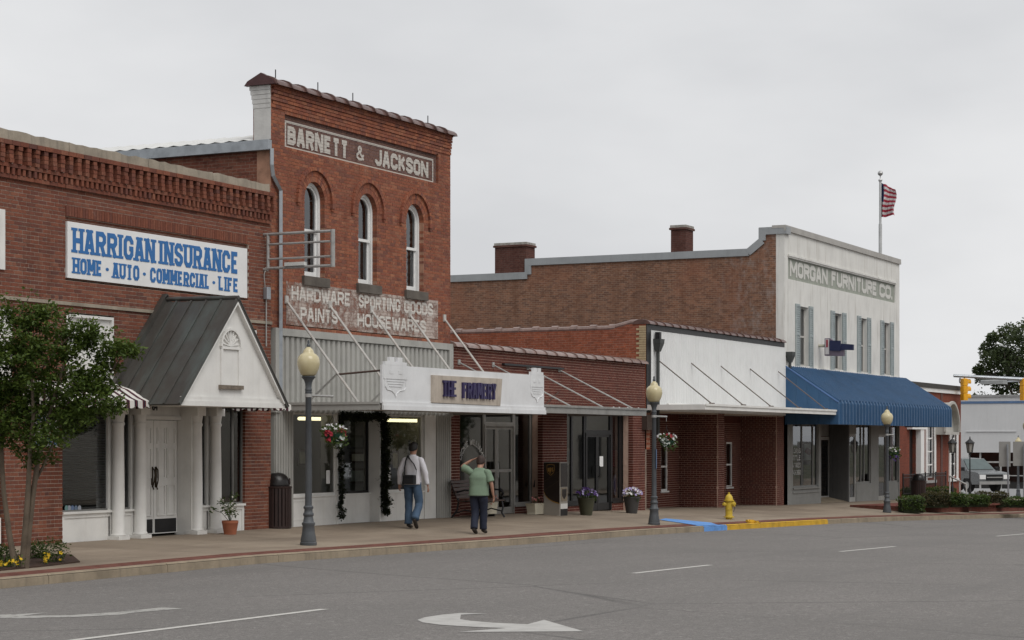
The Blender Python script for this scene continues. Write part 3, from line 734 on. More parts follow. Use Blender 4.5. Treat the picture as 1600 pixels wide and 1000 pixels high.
window_unit(ins, xP0-3.6, xP0-.02, zsill, zt, .08, MATS['dull_grey_frame'], .03, mull=(xP0-1.8,))
m = MB(); m.box(HX0, xP0-3.6, .06, .2, -.2, zt); m.build('shopfront_panel', WHITE, ins)
for xc in (xc1, xc2, xc3, xc4):
    m = MB(); z0 = zf(xc)-.03
    m.box(xc-.155, xc+.155, -.215, .06, z0, z0+.09); m.box(xc-.135, xc+.135, -.20, .055, 2.20, 2.36)
    m.lathe([(.125, .09), (.135, .11), (.112, .15), (.112, .9), (.098, 2.02), (.115, 2.05), (.115, 2.08), (.10, 2.1), (.12, 2.20-z0)], 20, (xc, -.08, z0))
    m.build('column', WHITE, ins, smooth=True)
    m = MB(); m.box(xc-.12, xc+.12, .04, .11, -.1, zt); m.build('column_backboard', WHITE, ins)
for k, px in enumerate((103.5, 108, 113, 118.5, 124)):
    m = MB(); q_ = sx(px, .07); zq = sz(px, 794, .07); m.prism([(q_+.045*math.cos(a), zq+.05*math.sin(a)) for a in np.linspace(0, 6.283, 13)[:-1]], front(.065), 0, .003); m.build('sticker', pm('sticker_%d' % k, ((.14, .25, .24), (.3, .33, .38), (.12, .17, .28), (.13, .18, .26), (.36, .38, .42))[k], .6), ins)
# recessed double door
m = MB(); m.box(xd0-.10, xd0, .02, .32, -.1, zt); m.box(xd1, xd1+.12, -.06, .32, -.1, zt); m.box(xd0, xd1, .2, .32, 2.12, zt); m.box(xd0, xd1, .17, .2, 2.12, 2.19); m.build('door_surround', WHITE, ins)
dm = (xd0+xd1)/2 - .04
for (a, b, s_) in ((xd0+.012, dm-.006, 1), (dm+.006, xd1-.012, -1)):
    m = MB(); y = .26; m.box(a, b, y, y+.05, .03, 2.11); d_ = m.build('door', WHITE, ins)
    w = b-a
    for (za, zb) in ((.36, .92), (1.05, 1.60), (1.68, 1.98)):
        for (ua, ub) in ((.12, .46), (.54, .88)):
            m = MB(); x0, x1 = a+w*ua, a+w*ub; t_ = .014
            m.box(x0, x1, y-.02, y, za, za+t_); m.box(x0, x1, y-.02, y, zb-t_, zb); m.box(x0, x0+t_, y-.0195, y, za+t_, zb-t_); m.box(x1-t_, x1, y-.0195, y, za+t_, zb-t_); m.box(x0+.05, x1-.05, y-.009, y, za+.05, zb-.05)
            m.build('door_panel', WHITE, d_)
    m = MB(); m.box(a+.03, b-.03, y-.006, y, .05, .30); m.build('kick_plate', BLACK, d_)
    hx = b-.05 if s_ == 1 else a+.05; BRZ = pm('bronze', (.045, .032, .018), .4, .2, 8, metal=.7)
    m = MB(); m.box(hx-.02, hx+.02, y-.02, y, .88, 1.26); m.tube([(hx, y-.02, 1.24), (hx, y-.06, 1.2), (hx+.01*s_, y-.07, 1.1), (hx, y-.06, 1.0), (hx, y-.03, .90), (hx+.015, y-.035, .84)], .012, 6); m.build('handle', BRZ, d_, smooth=True)
    if s_ == 1:
        m = MB(); m.box(a+.04, a+.17, y-.008, y, 1.03, 1.10); m.build('letter_plate', pm('brass', (.30, .24, .10), .4, metal=.6), d_)
m = MB(); letters(m, '64', xd0+.52, xd0+.68, 2.29, 2.43, front(.195), .14, depth=.01); m.build('house_number', BLACK, ins)
# porch roof
PY = -1.6; pxl, pxr = sx(281, PY), sx(443, PY); pc = sx(368, PY); pe, pr_ = 2.37, 4.26
g = NG('aged_copper'); c = g.ramp(g.noise(1.2, 5, .6, stretch=(1, 1, .35)), [(.34, (.058, .052, .046)), (.52, (.080, .075, .067)), (.72, (.105, .122, .112))])
c = g.mix(g.rng(g.noise(1, 4, .6, stretch=(1.2, 4, .4)), .5, .72, 0, .5), c, (.12, .155, .145)); g.col(c); g.b.inputs['Roughness'].default_value = .45; g.b.inputs['Metallic'].default_value = .35; COPPER = g.m
porch = thing('entrance_porch', 'white gabled porch with standing seam copper roof over the double door', 'porch', (pc, 0, 2.3))
def roofpt(side, t, y, lift=0):     # t 0 at eave, 1 at ridge
    xe = pxl-.05 if side < 0 else pxr+.05
    d = Vector((pc-xe, 0, pr_-pe)); nrm = Vector((-(pr_-pe), 0, pc-xe)).normalized() * (1 if side < 0 else -1)
    if nrm.z < 0: nrm = -nrm
    p = Vector((xe, y, pe-.03)) + d*t + nrm*lift; return p
for side in (-1, 1):
    m = MB(); A = [roofpt(side, 0, PY-.06), roofpt(side, 1, PY-.06), roofpt(side, 1, -.0), roofpt(side, 0, -.0)]; B = [roofpt(side, t, y, .04) for t, y in ((0, PY-.06), (1, PY-.06), (1, 0), (0, 0))]
    m.add(A+B, [(0,1,2,3), (7,6,5,4), (0,4,5,1), (1,5,6,2), (2,6,7,3), (3,7,4,0)]); ro = m.build('roof_slope', COPPER, porch)
    for k in range(6):
        y = PY-.05 + (abs(PY)+.03)*k/5; m = MB(); m.beam(roofpt(side, 0, y, .055), roofpt(side, 1, y, .055), .035, .022); m.build('standing_seam', COPPER, ro)
    m = MB(); m.beam(roofpt(side, -.01, -.06, .07), roofpt(side, 1.05, -.06, .07), .10, .12); m.build('wall_flashing', COPPER, porch)
m = MB(); m.tube([(pc, PY-.07, pr_+.03), (pc, 0, pr_+.05)], .04, 8); m.build('ridge_cap', COPPER, porch, smooth=True)
gp = [(pxl+.02, pe+.04), (pxr-.02, pe+.04), (pc, pr_-.06)]
m = MB(); m.prism(gp, front(PY), .03, .09); gb = m.build('gable', WHITE, porch)
m = MB(); m.box(pxl-.02, pxr+.02, PY-.02, PY+.10, pe-.03, pe+.06); m.box(pxl+.03, pxr-.03, PY-.005, PY+.02, pe+.06, pe+.13); m.build('fascia', WHITE, porch)
for s_ in (-1, 1):
    m = MB(); xe = pxl if s_ < 0 else pxr; m.beam((xe+.03*-s_, PY+.0, pe+.06), (pc, PY+.0, pr_-.05), .11, .05); m.build('barge_board', WHITE, porch)
m = MB(); m.box(pxl+.1, pxr-.1, PY+.1, -.01, pe-.01, pe+.03); m.build('soffit', WHITE, porch)
# blind arched vent on the gable
vx0, vx1 = sx(346, PY), sx(376.5, PY); vz0, vz1 = sz(360, 602, PY), sz(360, 545, PY); vc, vr = (vx0+vx1)/2, (vx1-vx0)/2
m = MB(); m.box(vx0, vx0+.06, PY-.0, PY+.03, vz0, vz1); m.box(vx1-.06, vx1, PY-.0, PY+.03, vz0, vz1); m.box(vx0, vx1, PY-.004, PY+.03, vz1-.01, vz1+.035)
ring = [(vc+vr*math.cos(a), vz1+.03+vr*1.05*math.sin(a)) for a in np.linspace(0, math.pi, 15)]
for (p, q) in zip(ring[:-1], ring[1:]): m.beam((p[0], PY+.012, p[1]), (q[0], PY+.012, q[1]), .055, .04)
for a in np.linspace(.15, math.pi-.15, 9): m.beam((vc, PY+.022, vz1+.05), (vc+(vr-.05)*math.cos(a), PY+.018, vz1+.05+(vr-.03)*math.sin(a)), .035, .02)
m.build('blind_window', WHITE, gb)
m = MB(); m.box(vx0-.05, vx1+.05, PY-.03, PY+.03, vz0-.07, vz0); m.build('ledge', pm('rotten_wood', (.20, .165, .13), .9, .4, 9, .6, 60), gb)
# striped awnings
def striped(label, x0, x1, y1, zb, zt_, zv):
    t = thing('striped_awning', label, 'awning', ((x0+x1)/2, 0, zb), group='striped shop awnings')
    mats = [pm('canvas_white', (.66, .64, .60), .9), pm('canvas_burgundy', (.10, .018, .025), .9), pm('canvas_navy', (.015, .015, .028), .9)]
    pat = [0,0,0,0,1,2,1,0,0,0,0,2,1,2]; wS = .032
    prof = [(0, zt_), (-.28, zt_-.02), (-.62, zt_-.12), (-.88, zt_-.27), (y1, zb)]
    top = MB(); val = MB(); n = int((x1-x0)/wS)
    for i in range(n):
        a, b = x0+wS*i, x0+wS*(i+1); mi = pat[i % 14]
        for (p, q) in zip(prof[:-1], prof[1:]): top.quad((a, p[0], p[1]), (a, q[0], q[1]), (b, q[0], q[1]), (b, p[0], p[1]), mi)
        sc = lambda u: zb - zv - .045*abs(math.sin(math.pi*(u-x0)/.29)); val.quad((a, y1, zb), (a, y1-.004, sc(a)), (b, y1-.004, sc(b)), (b, y1, zb), mi)
    for xe in (x0, x1):
        ys = np.linspace(y1, 0, 56)
        for i in range(55):
            za = np.interp(-ys[i], [-p[0] for p in prof], [p[1] for p in prof]); zb_ = np.interp(-ys[i+1], [-p[0] for p in prof], [p[1] for p in prof])
            top.quad((xe, ys[i], zb), (xe, ys[i+1], zb), (xe, ys[i+1], zb_), (xe, ys[i], za), pat[(i+4) % 14])
            sc = lambda u: zb - zv - .045*abs(math.sin(math.pi*u/.29)); val.quad((xe, ys[i], zb), (xe, ys[i], sc(ys[i])), (xe, ys[i+1], sc(ys[i+1])), (xe, ys[i+1], zb), pat[(i+4) % 14])
    top.build('canvas', mats, t, fixn=False); val.build('valance', mats, t, fixn=False)
striped('burgundy and white striped awning left of the copper porch, behind the tree', sx(160)-2.1, sx(162), -1.0, 2.42, 2.74, .09)
striped('burgundy and white striped awning half hidden behind the porch gable', sx(362), sx(455, -1.0), -1.0, 2.42, 2.75, .07)
# sign boards
def board(name, label, x0, x1, z0, z1, y, t_=.04, mat=None):
    s_ = thing(name, label, 'sign', ((x0+x1)/2, y, z0)); m = MB(); m.box(x0, x1, y, y+t_, z0, z1); m.build('board', mat or WHITE_C, s_); return s_
BLUE_L = pm('blue_lettering', (.028, .15, .40), .5, .08, 4)
hx0, hx1, hz0, hz1 = sx(104), sx(385), 4.51, 5.47
s_ = board('insurance_sign', 'long white sign board reading HARRIGAN INSURANCE in blue', hx0, hx1, hz0, hz1, -.02, .05)
hw = hx1-hx0; hh = hz1-hz0
l1z = (hz0+hh*.46, hz0+hh*.90); l2z = (hz0+hh*.09, hz0+hh*.37)
m = MB(); ya = front(-.0215)
letters(m, 'HARRIGAN', sx(112), sx(240.5), l1z[0], l1z[1], ya, .205, .40, serif=True); m.build('lettering', BLUE_L, s_, fixn=False)
m = MB(); letters(m, 'INSURANCE', sx(247), sx(371), l1z[0], l1z[1], ya, .205, .40, serif=True); m.build('lettering', BLUE_L, s_, fixn=False)
zc = (l2z[0]+l2z[1])/2; m2 = MB()
for a in (166, 224, 332.5): m2.prism([(sx(a)+.045*math.cos(k), zc+.03*math.sin(k)) for k in np.linspace(0, 2*math.pi, 11)[:-1]], ya, -.004, 0)
for (w_, a, b) in (('HOME', 112, 158), ('AUTO', 174, 216), ('COMMERCIAL', 233, 326), ('LIFE', 340, 371)): m3 = MB(); letters(m3, w_, sx(a), sx(b), l2z[0], l2z[1], ya, .22, .36, serif=True); m3.build('lettering', BLUE_L, s_, fixn=False)
m2.build('bullet_dots', BLUE_L, s_, fixn=False)
board('blank_sign', 'blank white sign board cut off by the left picture edge', HX0+1.5, sx(6), 4.52, 5.50, -.03, .04, WHITE)
s_ = board('shipping_sign', 'torn white shipping poster on the brick pier behind the tree', sx(52), sx(88), sz(70, 698), sz(70, 645), -.035, .012)
m = MB(); fm = front(-.037)
letters(m, "SHIP'N G", sx(53), sx(86), sz(70, 696), sz(70, 684), fm, .2); m.build('lettering', BLUE_L, s_, fixn=False)
m = MB(); letters(m, "TS", sx(62), sx(82), sz(70, 681), sz(70, 667), fm, .24); m.build('lettering', pm('red_lettering', (.42, .03, .04), .6), s_, fixn=False)
m = MB(); letters(m, "PACK", sx(55), sx(84), sz(70, 662), sz(70, 650), fm, .2); m.build('lettering', BLUE_L, s_, fixn=False)
# projecting pipe frame, lamp, conduit
fx = sx(412); fy = sy(520, fx); z0, z1 = 5.13, 5.80
t = thing('sign_frame', 'empty grey pipe frame jutting from the wall above the insurance office', 'sign frame', (fx, 0, z0)); PIPE = pm('grey_pipe', (.38, .375, .36), .5, .2, 8, metal=.3)
for (nm, a, b, r) in (('rail', (fx, -.05, z1), (fx, fy, z1), .028), ('rail', (fx, -.12, z1-.2), (fx, fy+.05, z1-.2), .022), ('rail', (fx, -.12, z0+.18), (fx, fy+.05, z0+.18), .022), ('rail', (fx, -.05, z0), (fx, fy, z0), .028), ('upright', (fx, -.1, z0), (fx, -.1, z1), .03), ('upright', (fx, fy, z0-.03), (fx, fy, z1+.03), .045), ('wall_bracket', (fx, .0, z0-.02), (fx, -.1, z0-.02), .03), ('wall_bracket', (fx, .0, z1), (fx, -.1, z1), .03)):
    m = MB(); m.tube([a, b], r, 8); m.build(nm, PIPE, t, smooth=True)
m = MB(); m.obox((fx, fy+.85, z0+.06), (.12, .45, .07)); m.build('lamp_housing', pm('lamp_white', (.6, .6, .57), .5), t)
t = thing('meter_box', 'small grey electrical box with conduit on the maroon brick wall', 'electrical box', (sx(413), -.02, 4.3))
bz = sz(413, 458); m = MB(); m.cbox(sx(411), sx(417), -.1, 0, bz-.12, bz+.12); m.build('box', GALV, t)
m = MB(); m.tube([(sx(414), -.03, bz-.12), (sx(414), -.03, 3.6)], .016, 6); m.tube([(sx(412), -.03, bz+.12), (sx(410), -.04, bz+.35), (sx(410), -.05, 5.05), (sx(413), -.05, 5.12)], .012, 6); m.build('conduit', PIPE, t, smooth=True)

# ------------------------------------------------------------------ 2 two-storey hardware store with the frame shop
BX0, BX1 = 33.05, sx(704); BT = 8.80
hs = thing('hardware_store_building', 'two-storey orange brick store with arched windows and faded painted signs', 'building', (36.8, 0, 0))
wc = [(sx(475)+sx(508))/2, (sx(561)+sx(588))/2, (sx(636)+sx(661))/2]; wr = .385; zsl, zsp = 5.10, 6.67
p1 = (sx(445), sx(677), 7.63, 8.19); p2 = (sx(447), sx(684), 4.07, 4.95)
ops = [('arch', c_, wr, zsl, zsp) for c_ in wc] + [(p1[0], p1[1]+.24, p1[2], p1[3]+.10), (BX0-1, BX1+1, -2, 3.99), p2]
brick_wall(hs, 'front_wall', BX0, BX1, 3.985, BT, front(0), ops, BR_B, MORT_B, thick=.33, singles=300, key=lambda u, z: z > 4.9)
brick_wall(hs, 'upper_sign_panel', p1[0], p1[1]+.24, p1[2]-.01, p1[3]+.11, front(.06), [], BR_P, MORT_B, thick=.2)
brick_wall(hs, 'lower_sign_panel', p2[0], p2[1], p2[2]-.0005, p2[3]-.0005, front(.0), [], BR_Q, MORT_B, thick=.2)
m = MB()                                  # corbelled courses under the coping
for k, (z0, pr) in enumerate(((8.36, .018), (8.43, .018), (8.50, .036), (8.57, .036), (8.64, .055), (8.71, .055), (8.77, .075))):
    for u in np.arange(BX0-.05 + (k % 2)*.1, BX1, .203): m.box(max(BX0, u+.004), min(u+.199, BX1), -pr, .02, z0+.004, z0+.062, tone=random.random())
m.build('corbel_courses', BR_B, hs, kind='stuff')
m = MB()
for u in np.arange(p1[0], p1[1]+.1, .0735): m.box(u, u+.064, -.004, .05, p1[3]+.10, p1[3]+.20, tone=random.random())
m.build('soldier_course', BR_B, hs, kind='stuff')
for c_ in wc:                             # hood mould of radial bricks, frame, sashes, sill
    m = MB()
    for ring_, (r0, r1, pr, nb) in enumerate(((wr+.004, wr+.11, -.004, 21), (wr+.115, wr+.225, -.008, 26), (wr+.23, wr+.305, -.055, 24))):
        for k in range(nb):
            a0, a1 = math.pi*k/nb+.007, math.pi*(k+1)/nb-.007
            m.prism([(c_+r0*math.cos(a0), zsp+r0*math.sin(a0)), (c_+r1*math.cos(a0), zsp+r1*math.sin(a0)), (c_+r1*math.cos(a1), zsp+r1*math.sin(a1)), (c_+r0*math.cos(a1), zsp+r0*math.sin(a1))], front(0), pr, .12, tone=random.random())
    for s_ in (-1, 1): m.box(c_+s_*(wr+.27)-.055, c_+s_*(wr+.27)+.055, -.06, .02, zsp-.10, zsp, tone=random.random()); m.box(c_+s_*(wr+.27)-.035, c_+s_*(wr+.27)+.035, -.04, .02, zsp-.15, zsp-.10, tone=random.random())
    m.build('hood_mould', BR_B, hs, kind='stuff')
    f = MB(); yF = .11
    def archband(r0, r1, y0, y1, zb):
        pts = [(c_+r1, zb)] + [(c_+r1*math.cos(a), zsp+r1*math.sin(a)) for a in np.linspace(0, math.pi, 17)] + [(c_-r1, zb)]
        pin = [(c_+r0, zb)] + [(c_+r0*math.cos(a), zsp+r0*math.sin(a)) for a in np.linspace(0, math.pi, 17)] + [(c_-r0, zb)]
        for i in range(len(pts)-1): f.prism([pin[i], pts[i], pts[i+1], pin[i+1]], front(0), y0, y1)
    archband(wr-.065, wr-.002, yF, yF+.12, zsl); archband(wr-.11, wr-.064, yF+.04, yF+.10, 6.05); f.box(c_-wr+.064, c_+wr-.064, yF+.035, yF+.095, 6.03, 6.09)
    f.box(c_-wr+.064, c_-wr+.11, yF+.07, yF+.12, zsl+.05, 6.03); f.box(c_+wr-.11, c_+wr-.064, yF+.07, yF+.12, zsl+.05, 6.03); f.box(c_-wr+.064, c_+wr-.064, yF+.065, yF+.125, zsl+.0, zsl+.12)
    fo = f.build('window', WHITE_C, hs)
    g = MB(); r_ = wr-.1; g.add([(c_-r_, yF+.07, 6.06), (c_+r_, yF+.07, 6.06)] + [(c_+r_*math.cos(a), yF+.07, zsp+r_*math.sin(a)) for a in np.linspace(0, math.pi, 15)], [tuple(range(17))]); g.build('pane', GLASS_D, fo, fixn=False)
    g = MB(); g.quad((c_-r_, yF+.1, zsl+.1), (c_+r_, yF+.1, zsl+.1), (c_+r_, yF+.1, 6.04), (c_-r_, yF+.1, 6.04)); g.build('pane', GLASS_D, fo, fixn=False)
    cu = MB()
    for k in range(12):
        u = c_-r_+.03 + 2*(r_-.03)*k/11
        if abs(u-c_) > .10: cu.tube([(u, yF+.2+.03*(k % 2), zsl), (u, yF+.2+.03*(k % 2), zsp+.3)], .04, 6)
    cu.build('curtain', pm('old_curtain', (.26, .255, .24), .95, .25, 3), fo, smooth=True)
    m = MB(); m.cbox(c_-wr-.10, c_+wr+.12, -.07, .2, zsl-.19, zsl, .008); m.build('sill', STONE, hs)
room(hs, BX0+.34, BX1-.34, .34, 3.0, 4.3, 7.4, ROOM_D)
coping_tiles(hs, BX0-.06, BX1+.06, -.14, .47, BT+.01, .55, CLAY)
for px in (437, 503, 557.5, 674.5):
    m = MB(); X = sx(px); m.tube([(X, .1, BT+.1), (X, .1, BT+.36)], .012, 5); m.build('iron_spike', DARKM, hs)
# parapet end, painted white, corbelled
m = MB(); m.box(BX0-.006, BX0, .0, .40, 7.72, 8.35)
for k, (z0, e) in enumerate(((8.35, .02), (8.44, .035), (8.53, .05), (8.62, .07), (8.71, .09))): m.box(BX0-.006-e*.3, BX0-.001, -.0, .40+e, z0, z0+.085)
m.build('parapet_end', pm('white_painted_brick', (.58, .57, .55), .8, .12, 4, .4, 20, streak=.3), hs)
m = MB(); m.prism([(-.16, BT-.0), (.58, BT-.0), (.50, BT+.09), (.18, BT+.24), (-.1, BT+.09)], sideX(BX0-.09), 0, .12); m.build('coping_end', pm('oxblood_metal', (.075, .03, .03), .5), hs)
SIDEB = bricktex('side_brick_red', (.17, .055, .038), (.21, .08, .05), (.22, .15, .115), 'Y', (.13, .075, .055))
m = MB(); m.box(BX0, BX0+.3, .33, 16, 3.0, 7.52); m.box(BX0, BX0+.33, .33, .42, 7.5, BT); m.build('side_wall', SIDEB, hs)
m = MB(); m.box(BX1-.3, BX1, .33, 16, -1.5, 7.5); m.box(BX1-.33, BX1-.001, .33, .42, 7.5, BT); m.box(BX0, BX1, 15.8, 16, -1, 7.4); m.build('side_wall', SIDEB, hs)
m = MB(); m.box(BX0+.33, BX1-.33, .331, .41, 7.6, BT); m.build('parapet_back', SIDEB, hs)
ROOFW = pm('white_sheet_roof', (.62, .62, .60), .5, .1, 2, streak=.2)
m = MB(); ys = np.arange(.42, 16, .17)
for i, y in enumerate(ys[:-1]):
    a, b = .03*(i % 2), .03*((i+1) % 2); y2 = ys[i+1]
    m.quad((BX0-.10, y, 7.70+a), (BX0-.10, y2, 7.70+b), (BX0+1.2, y2, 8.02+b), (BX0+1.2, y, 8.02+a)); m.quad((BX0+1.2, y, 8.02+a), (BX0+1.2, y2, 8.02+b), (BX1, y2, 8.02+b), (BX1, y, 8.02+a))
m.build('metal_roof', ROOFW, hs, fixn=False)
m = MB(); m.box(BX0-.13, BX0+.0, -.02, 15, 7.50, 7.70); m.build('gutter', GALV, hs)
ds = [(BX0-.06, -.06, 7.52), (BX0-.06, -.06, 7.2), (BX0+.0, -.05, 7.0), (sx(434.5), -.06, 6.72), (sx(434.5), -.06, 4.0), (sx(434.5), -.06, 2.4)]
m = MB(); m.tube(ds, .048, 4); m.build('downspout', GALV, hs)
# painted lettering
WP = wornpaint('faded_white_paint', (.58, .54, .49), .84, z0=7.62, scale=15); WP2 = wornpaint('very_faded_white_paint', (.68, .64, .59), .76, z0=4.0695, scale=14)
WPB = wornpaint('faded_white_band', (.52, .47, .42), .6, z0=7.62, scale=13)
m = MB(); fm = front(.053)
letters(m, 'BARNETT', sx(449, .053), sx(544, .053), 7.715, 8.09, fm, .27, .26, depth=.002); m.build('painted_lettering', WP, hs, fixn=False)
m = MB(); letters(m, '&', sx(557, .053), sx(569, .053), 7.74, 8.06, fm, .17, depth=.002); m.build('painted_lettering', WP, hs, fixn=False)
m = MB(); letters(m, 'JACKSON', sx(586, .053), sx(669, .053), 7.725, 8.08, fm, .27, .26, depth=.002); m.build('painted_lettering', WP, hs, fixn=False)
m = MB(); q0, q1 = sx(445, .052), sx(677, .052)
for (a, b, c, d) in ((q0, q1, 7.635, 7.675), (q0, q1, 8.14, 8.185), (q0, q0+.05, 7.675, 8.14), (q1-.05, q1, 7.675, 8.14)): m.quad((a, .052, c), (b, .052, c), (b, .052, d), (a, .052, d))
m.build('painted_border', WP, hs, fixn=False)
fm = front(-.006); m = MB()
for (w_, a, b, c, d) in (('HARDWARE', 455, 547, 4.585, 4.865), ('SPORTING', 560, 625, 4.585, 4.865), ('GOODS', 631, 676, 4.585, 4.865), ('PAINTS', 469, 527, 4.18, 4.46), ('HOUSEWARES', 558, 665, 4.18, 4.46)):
    m = MB(); letters(m, w_, sx(a), sx(b), c, d, fm, .22, .36, depth=.002); m.build('painted_lettering', WP2, hs, fixn=False)
m = MB()
for (a, b, c, d) in ((p2[0], p2[1], 4.07, 4.11), (p2[0], p2[1], 4.89, 4.948), (p2[0], p2[0]+.06, 4.11, 4.89), (p2[1]-.06, p2[1], 4.11, 4.89)): m.quad((a, -.0055, c), (b, -.0055, c), (b, -.0055, d), (a, -.0055, d))
m.quad((p2[0], -.0045, p2[2]), (p2[1], -.0045, p2[2]), (p2[1], -.0045, p2[3]), (p2[0], -.0045, p2[3]))
m.build('painted_ground', wornpaint('sign_wash', (.52, .43, .38), .22, z0=4.0695, scale=7), hs, fixn=False)
# ribbed grey panel over the canopy
m = MB(); m.box(BX0+.08, BX1+.03, -.06, .3, 3.84, 3.985); m.box(BX0+.08, BX0+.27, -.06, .3, 2.3, 3.84); m.box(BX1-.16, BX1+.03, -.06, .3, 2.3, 3.84); m.box(BX0+.27, BX1-.16, .02, .3, 2.3, 3.84)
pn = m.build('panel_frame', GREYM, hs)
rib = MB(); rib.prism([(0, 0), (.135, 0), (.118, -.045), (.017, -.045)], lambda u, v, d: (u, v, d), 0, 1.50); me = None
n = 36; w = (BX1-.16-BX0-.27)/n; base = np.array(hs.location)
for i in range(n):
    p = np.array((BX0+.27+w*i+.03, .02, 2.32)) - base
    if me is None: o = rib.build('panel_rib', GREYM, pn, world=False); o.location = p; me = o.data
    else: link('panel_rib', me, pn, p)
# street level of the frame shop
zh = 2.32
def ribs(x0, x1, y=0):
    m = MB(); m.box(x0, x1, y, y+.2, -.4, zh); n = max(3, int((x1-x0)/.09)); w = (x1-x0)/n
    for i in range(n): m.box(x0+w*i+.012, x0+w*(i+1)-.012, y-.03, y, -.4, zh)
    m.build('ribbed_pilaster', GREYM, hs)
ribs(BX0+.12, sx(457)); ribs(sx(681), BX1-.02)
W1, W2, W3 = (sx(457), sx(528)), (sx(528), sx(594)), (sx(594), sx(664))
for (a, b), y in ((W1, .03), (W2, .25), (W3, .03)):
    zs_ = sz((458), 776); m = MB(); m.box(a, b, y, y+.14, -.4, zs_-.03); m.box(a, b, y-.03, y+.16, zs_-.03, zs_)
    m.box(a+.05, b-.05, y-.008, y, .12, .14); m.box(a+.05, b-.05, y-.008, y, zs_-.11, zs_-.09); m.build('bulkhead', WHITE, hs)
    window_unit(hs, a, b, zs_, zh, y+.03, WHITE if y < .1 else BLACK, .05)
m = MB(); m.box(sx(664), sx(681), .0, .2, -.4, zh); m.build('shopfront_post', WHITE, hs)
for xq in (W2[0]-.03, W2[1]-.02): m = MB(); m.box(xq, xq+.05, -.0, .4, -.4, zh); m.build('door_post', WHITE, hs)
room(hs, BX0+.35, BX1-.35, .2, 5.5, -.1, 2.5, pm('shop_wall', (.34, .325, .28), .9, .15, 1))
m = MB(); m.box(sx(529, .9), sx(600, .9), .9, .98, -.1, 2.4); m.build('display_wall', pm('display_cloth', (.17, .16, .14), .95), hs)
TUBE = emit('fluorescent_tube', (1.0, .86, .52), 2.6)
for (a, b) in ((sx(467, .6), sx(507, .6)), (sx(600, .6), sx(654, .6))):
    t = thing('ceiling_light', 'lit fluorescent tube inside the frame shop, %s' % ('behind the nearest lamp post' if a < sx(560, .6) else 'above the man in white'), 'light', ((a+b)/2, .6, 2.2), group='shop ceiling lights')
    m = MB(); m.tube([(a, .6, 2.20), (b, .6, 2.20)], .035, 8); m.build('tube', TUBE, t, smooth=True); m = MB(); m.box(a, b, .52, .68, 2.235, 2.499); m.build('housing', OFFW, t)
k = 0
for (px0, px1, py0, py1, tone_) in ((548, 571, 706, 724, (.30, .28, .24)), (576, 590, 705, 722, (.34, .30, .22)), (546, 572, 732, 756, (.13, .14, .13)), (545, 570, 680, 702, (.05, .055, .05)), (572, 592, 680, 700, (.06, .05, .04)), (570, 592, 760, 775, (.22, .21, .19)), (466, 480, 702, 728, (.20, .19, .15)), (502, 517, 690, 716, (.16, .18, .16)), (612, 624, 704, 735, (.22, .20, .15)), (640, 652, 688, 714, (.14, .16, .15))):
    Yp = .86; a, b, c, d = sx(px0, Yp), sx(px1, Yp), sz(px0, py1, Yp), sz(px0, py0, Yp); k += 1
    t = thing('picture_frame', ['dark framed picture with a pale mat, upper middle of the shop entry', 'small framed picture at the right of the shop entry', 'wide dark framed landscape low in the shop entry', 'black framed picture high at the left of the entry display', 'brown framed picture high at the right of the entry display', 'pale picture leaning at the bottom of the entry display', 'framed picture in the left shop window, left of the lamp post', 'framed picture in the left shop window beside the garland', 'framed picture in the right shop window by the garland', 'framed picture high in the right shop window behind the walker'][k-1], 'picture', ((a+b)/2, Yp, c), group='pictures in the frame shop')
    m = MB(); e = .05; m.box(a, a+e, Yp, Yp+.035, c, d); m.box(b-e, b, Yp, Yp+.035, c, d); m.box(a+e, b-e, Yp, Yp+.035, d-e, d); m.box(a+e, b-e, Yp, Yp+.035, c, c+e); m.build('frame', WOOD if k % 2 else BLACK, t)
    m = MB(); m.box(a+e, b-e, Yp+.01, Yp+.03, c+e, d-e); m.build('print', pm('print_%d' % k, tuple(min(.8, x_*2.3) for x_ in tone_), .6, .5, 7), t)
for px, lb in ((511, 'white notice sheet taped inside the left shop window'), (606, 'white notice sheet taped inside the right shop window')):
    X = sx(px, .1); m = MB(); m.box(X-.07, X+.07, .075, .078, sz(px, 756 if px < 560 else 751), sz(px, 735 if px < 560 else 730)); tag(m.build('notice', WHITE_C), lb, 'notice')

# marquee canopy
CY = -2.35; cx0, cx1 = 33.4, sx(850, CY)
mq = thing('marquee_canopy', 'white marquee canopy with THE FRAMERY on its front panel, hung on five rods', 'canopy', ((cx0+cx1)/2, 0, 2.34))
MQ = pm('marquee_white', (.72, .725, .73), .5, .08, 2, streak=.22, stain=(.45, .43, .40))
m = MB(); m.box(cx0+.02, cx1-.02, CY+.05, -.07, 2.38, 2.44); m.build('deck', OFFW, mq)
m = MB(); m.box(cx0-.01, cx0+.08, CY+.06, -.065, 2.34, 2.49); m.box(cx0-.03, cx0, CY+.06, -.065, 2.45, 2.50); m.build('side_fascia', GREYM, mq)
m = MB(); m.box(cx1-.08, cx1, CY+.06, -.065, 2.34, 2.49); m.build('side_fascia', GREYM, mq)
m = MB(); m.box(cx0, cx1, CY, CY+.05, 2.47, 3.22); m.build('front_panel', MQ, mq)
m = MB(); m.box(cx0-.02, cx1+.02, CY-.05, CY-.001, 2.34, 2.43); m.box(cx0-.02, cx1+.02, CY-.03, CY-.001, 2.43, 2.50); m.build('drip_edge', MQ, mq)
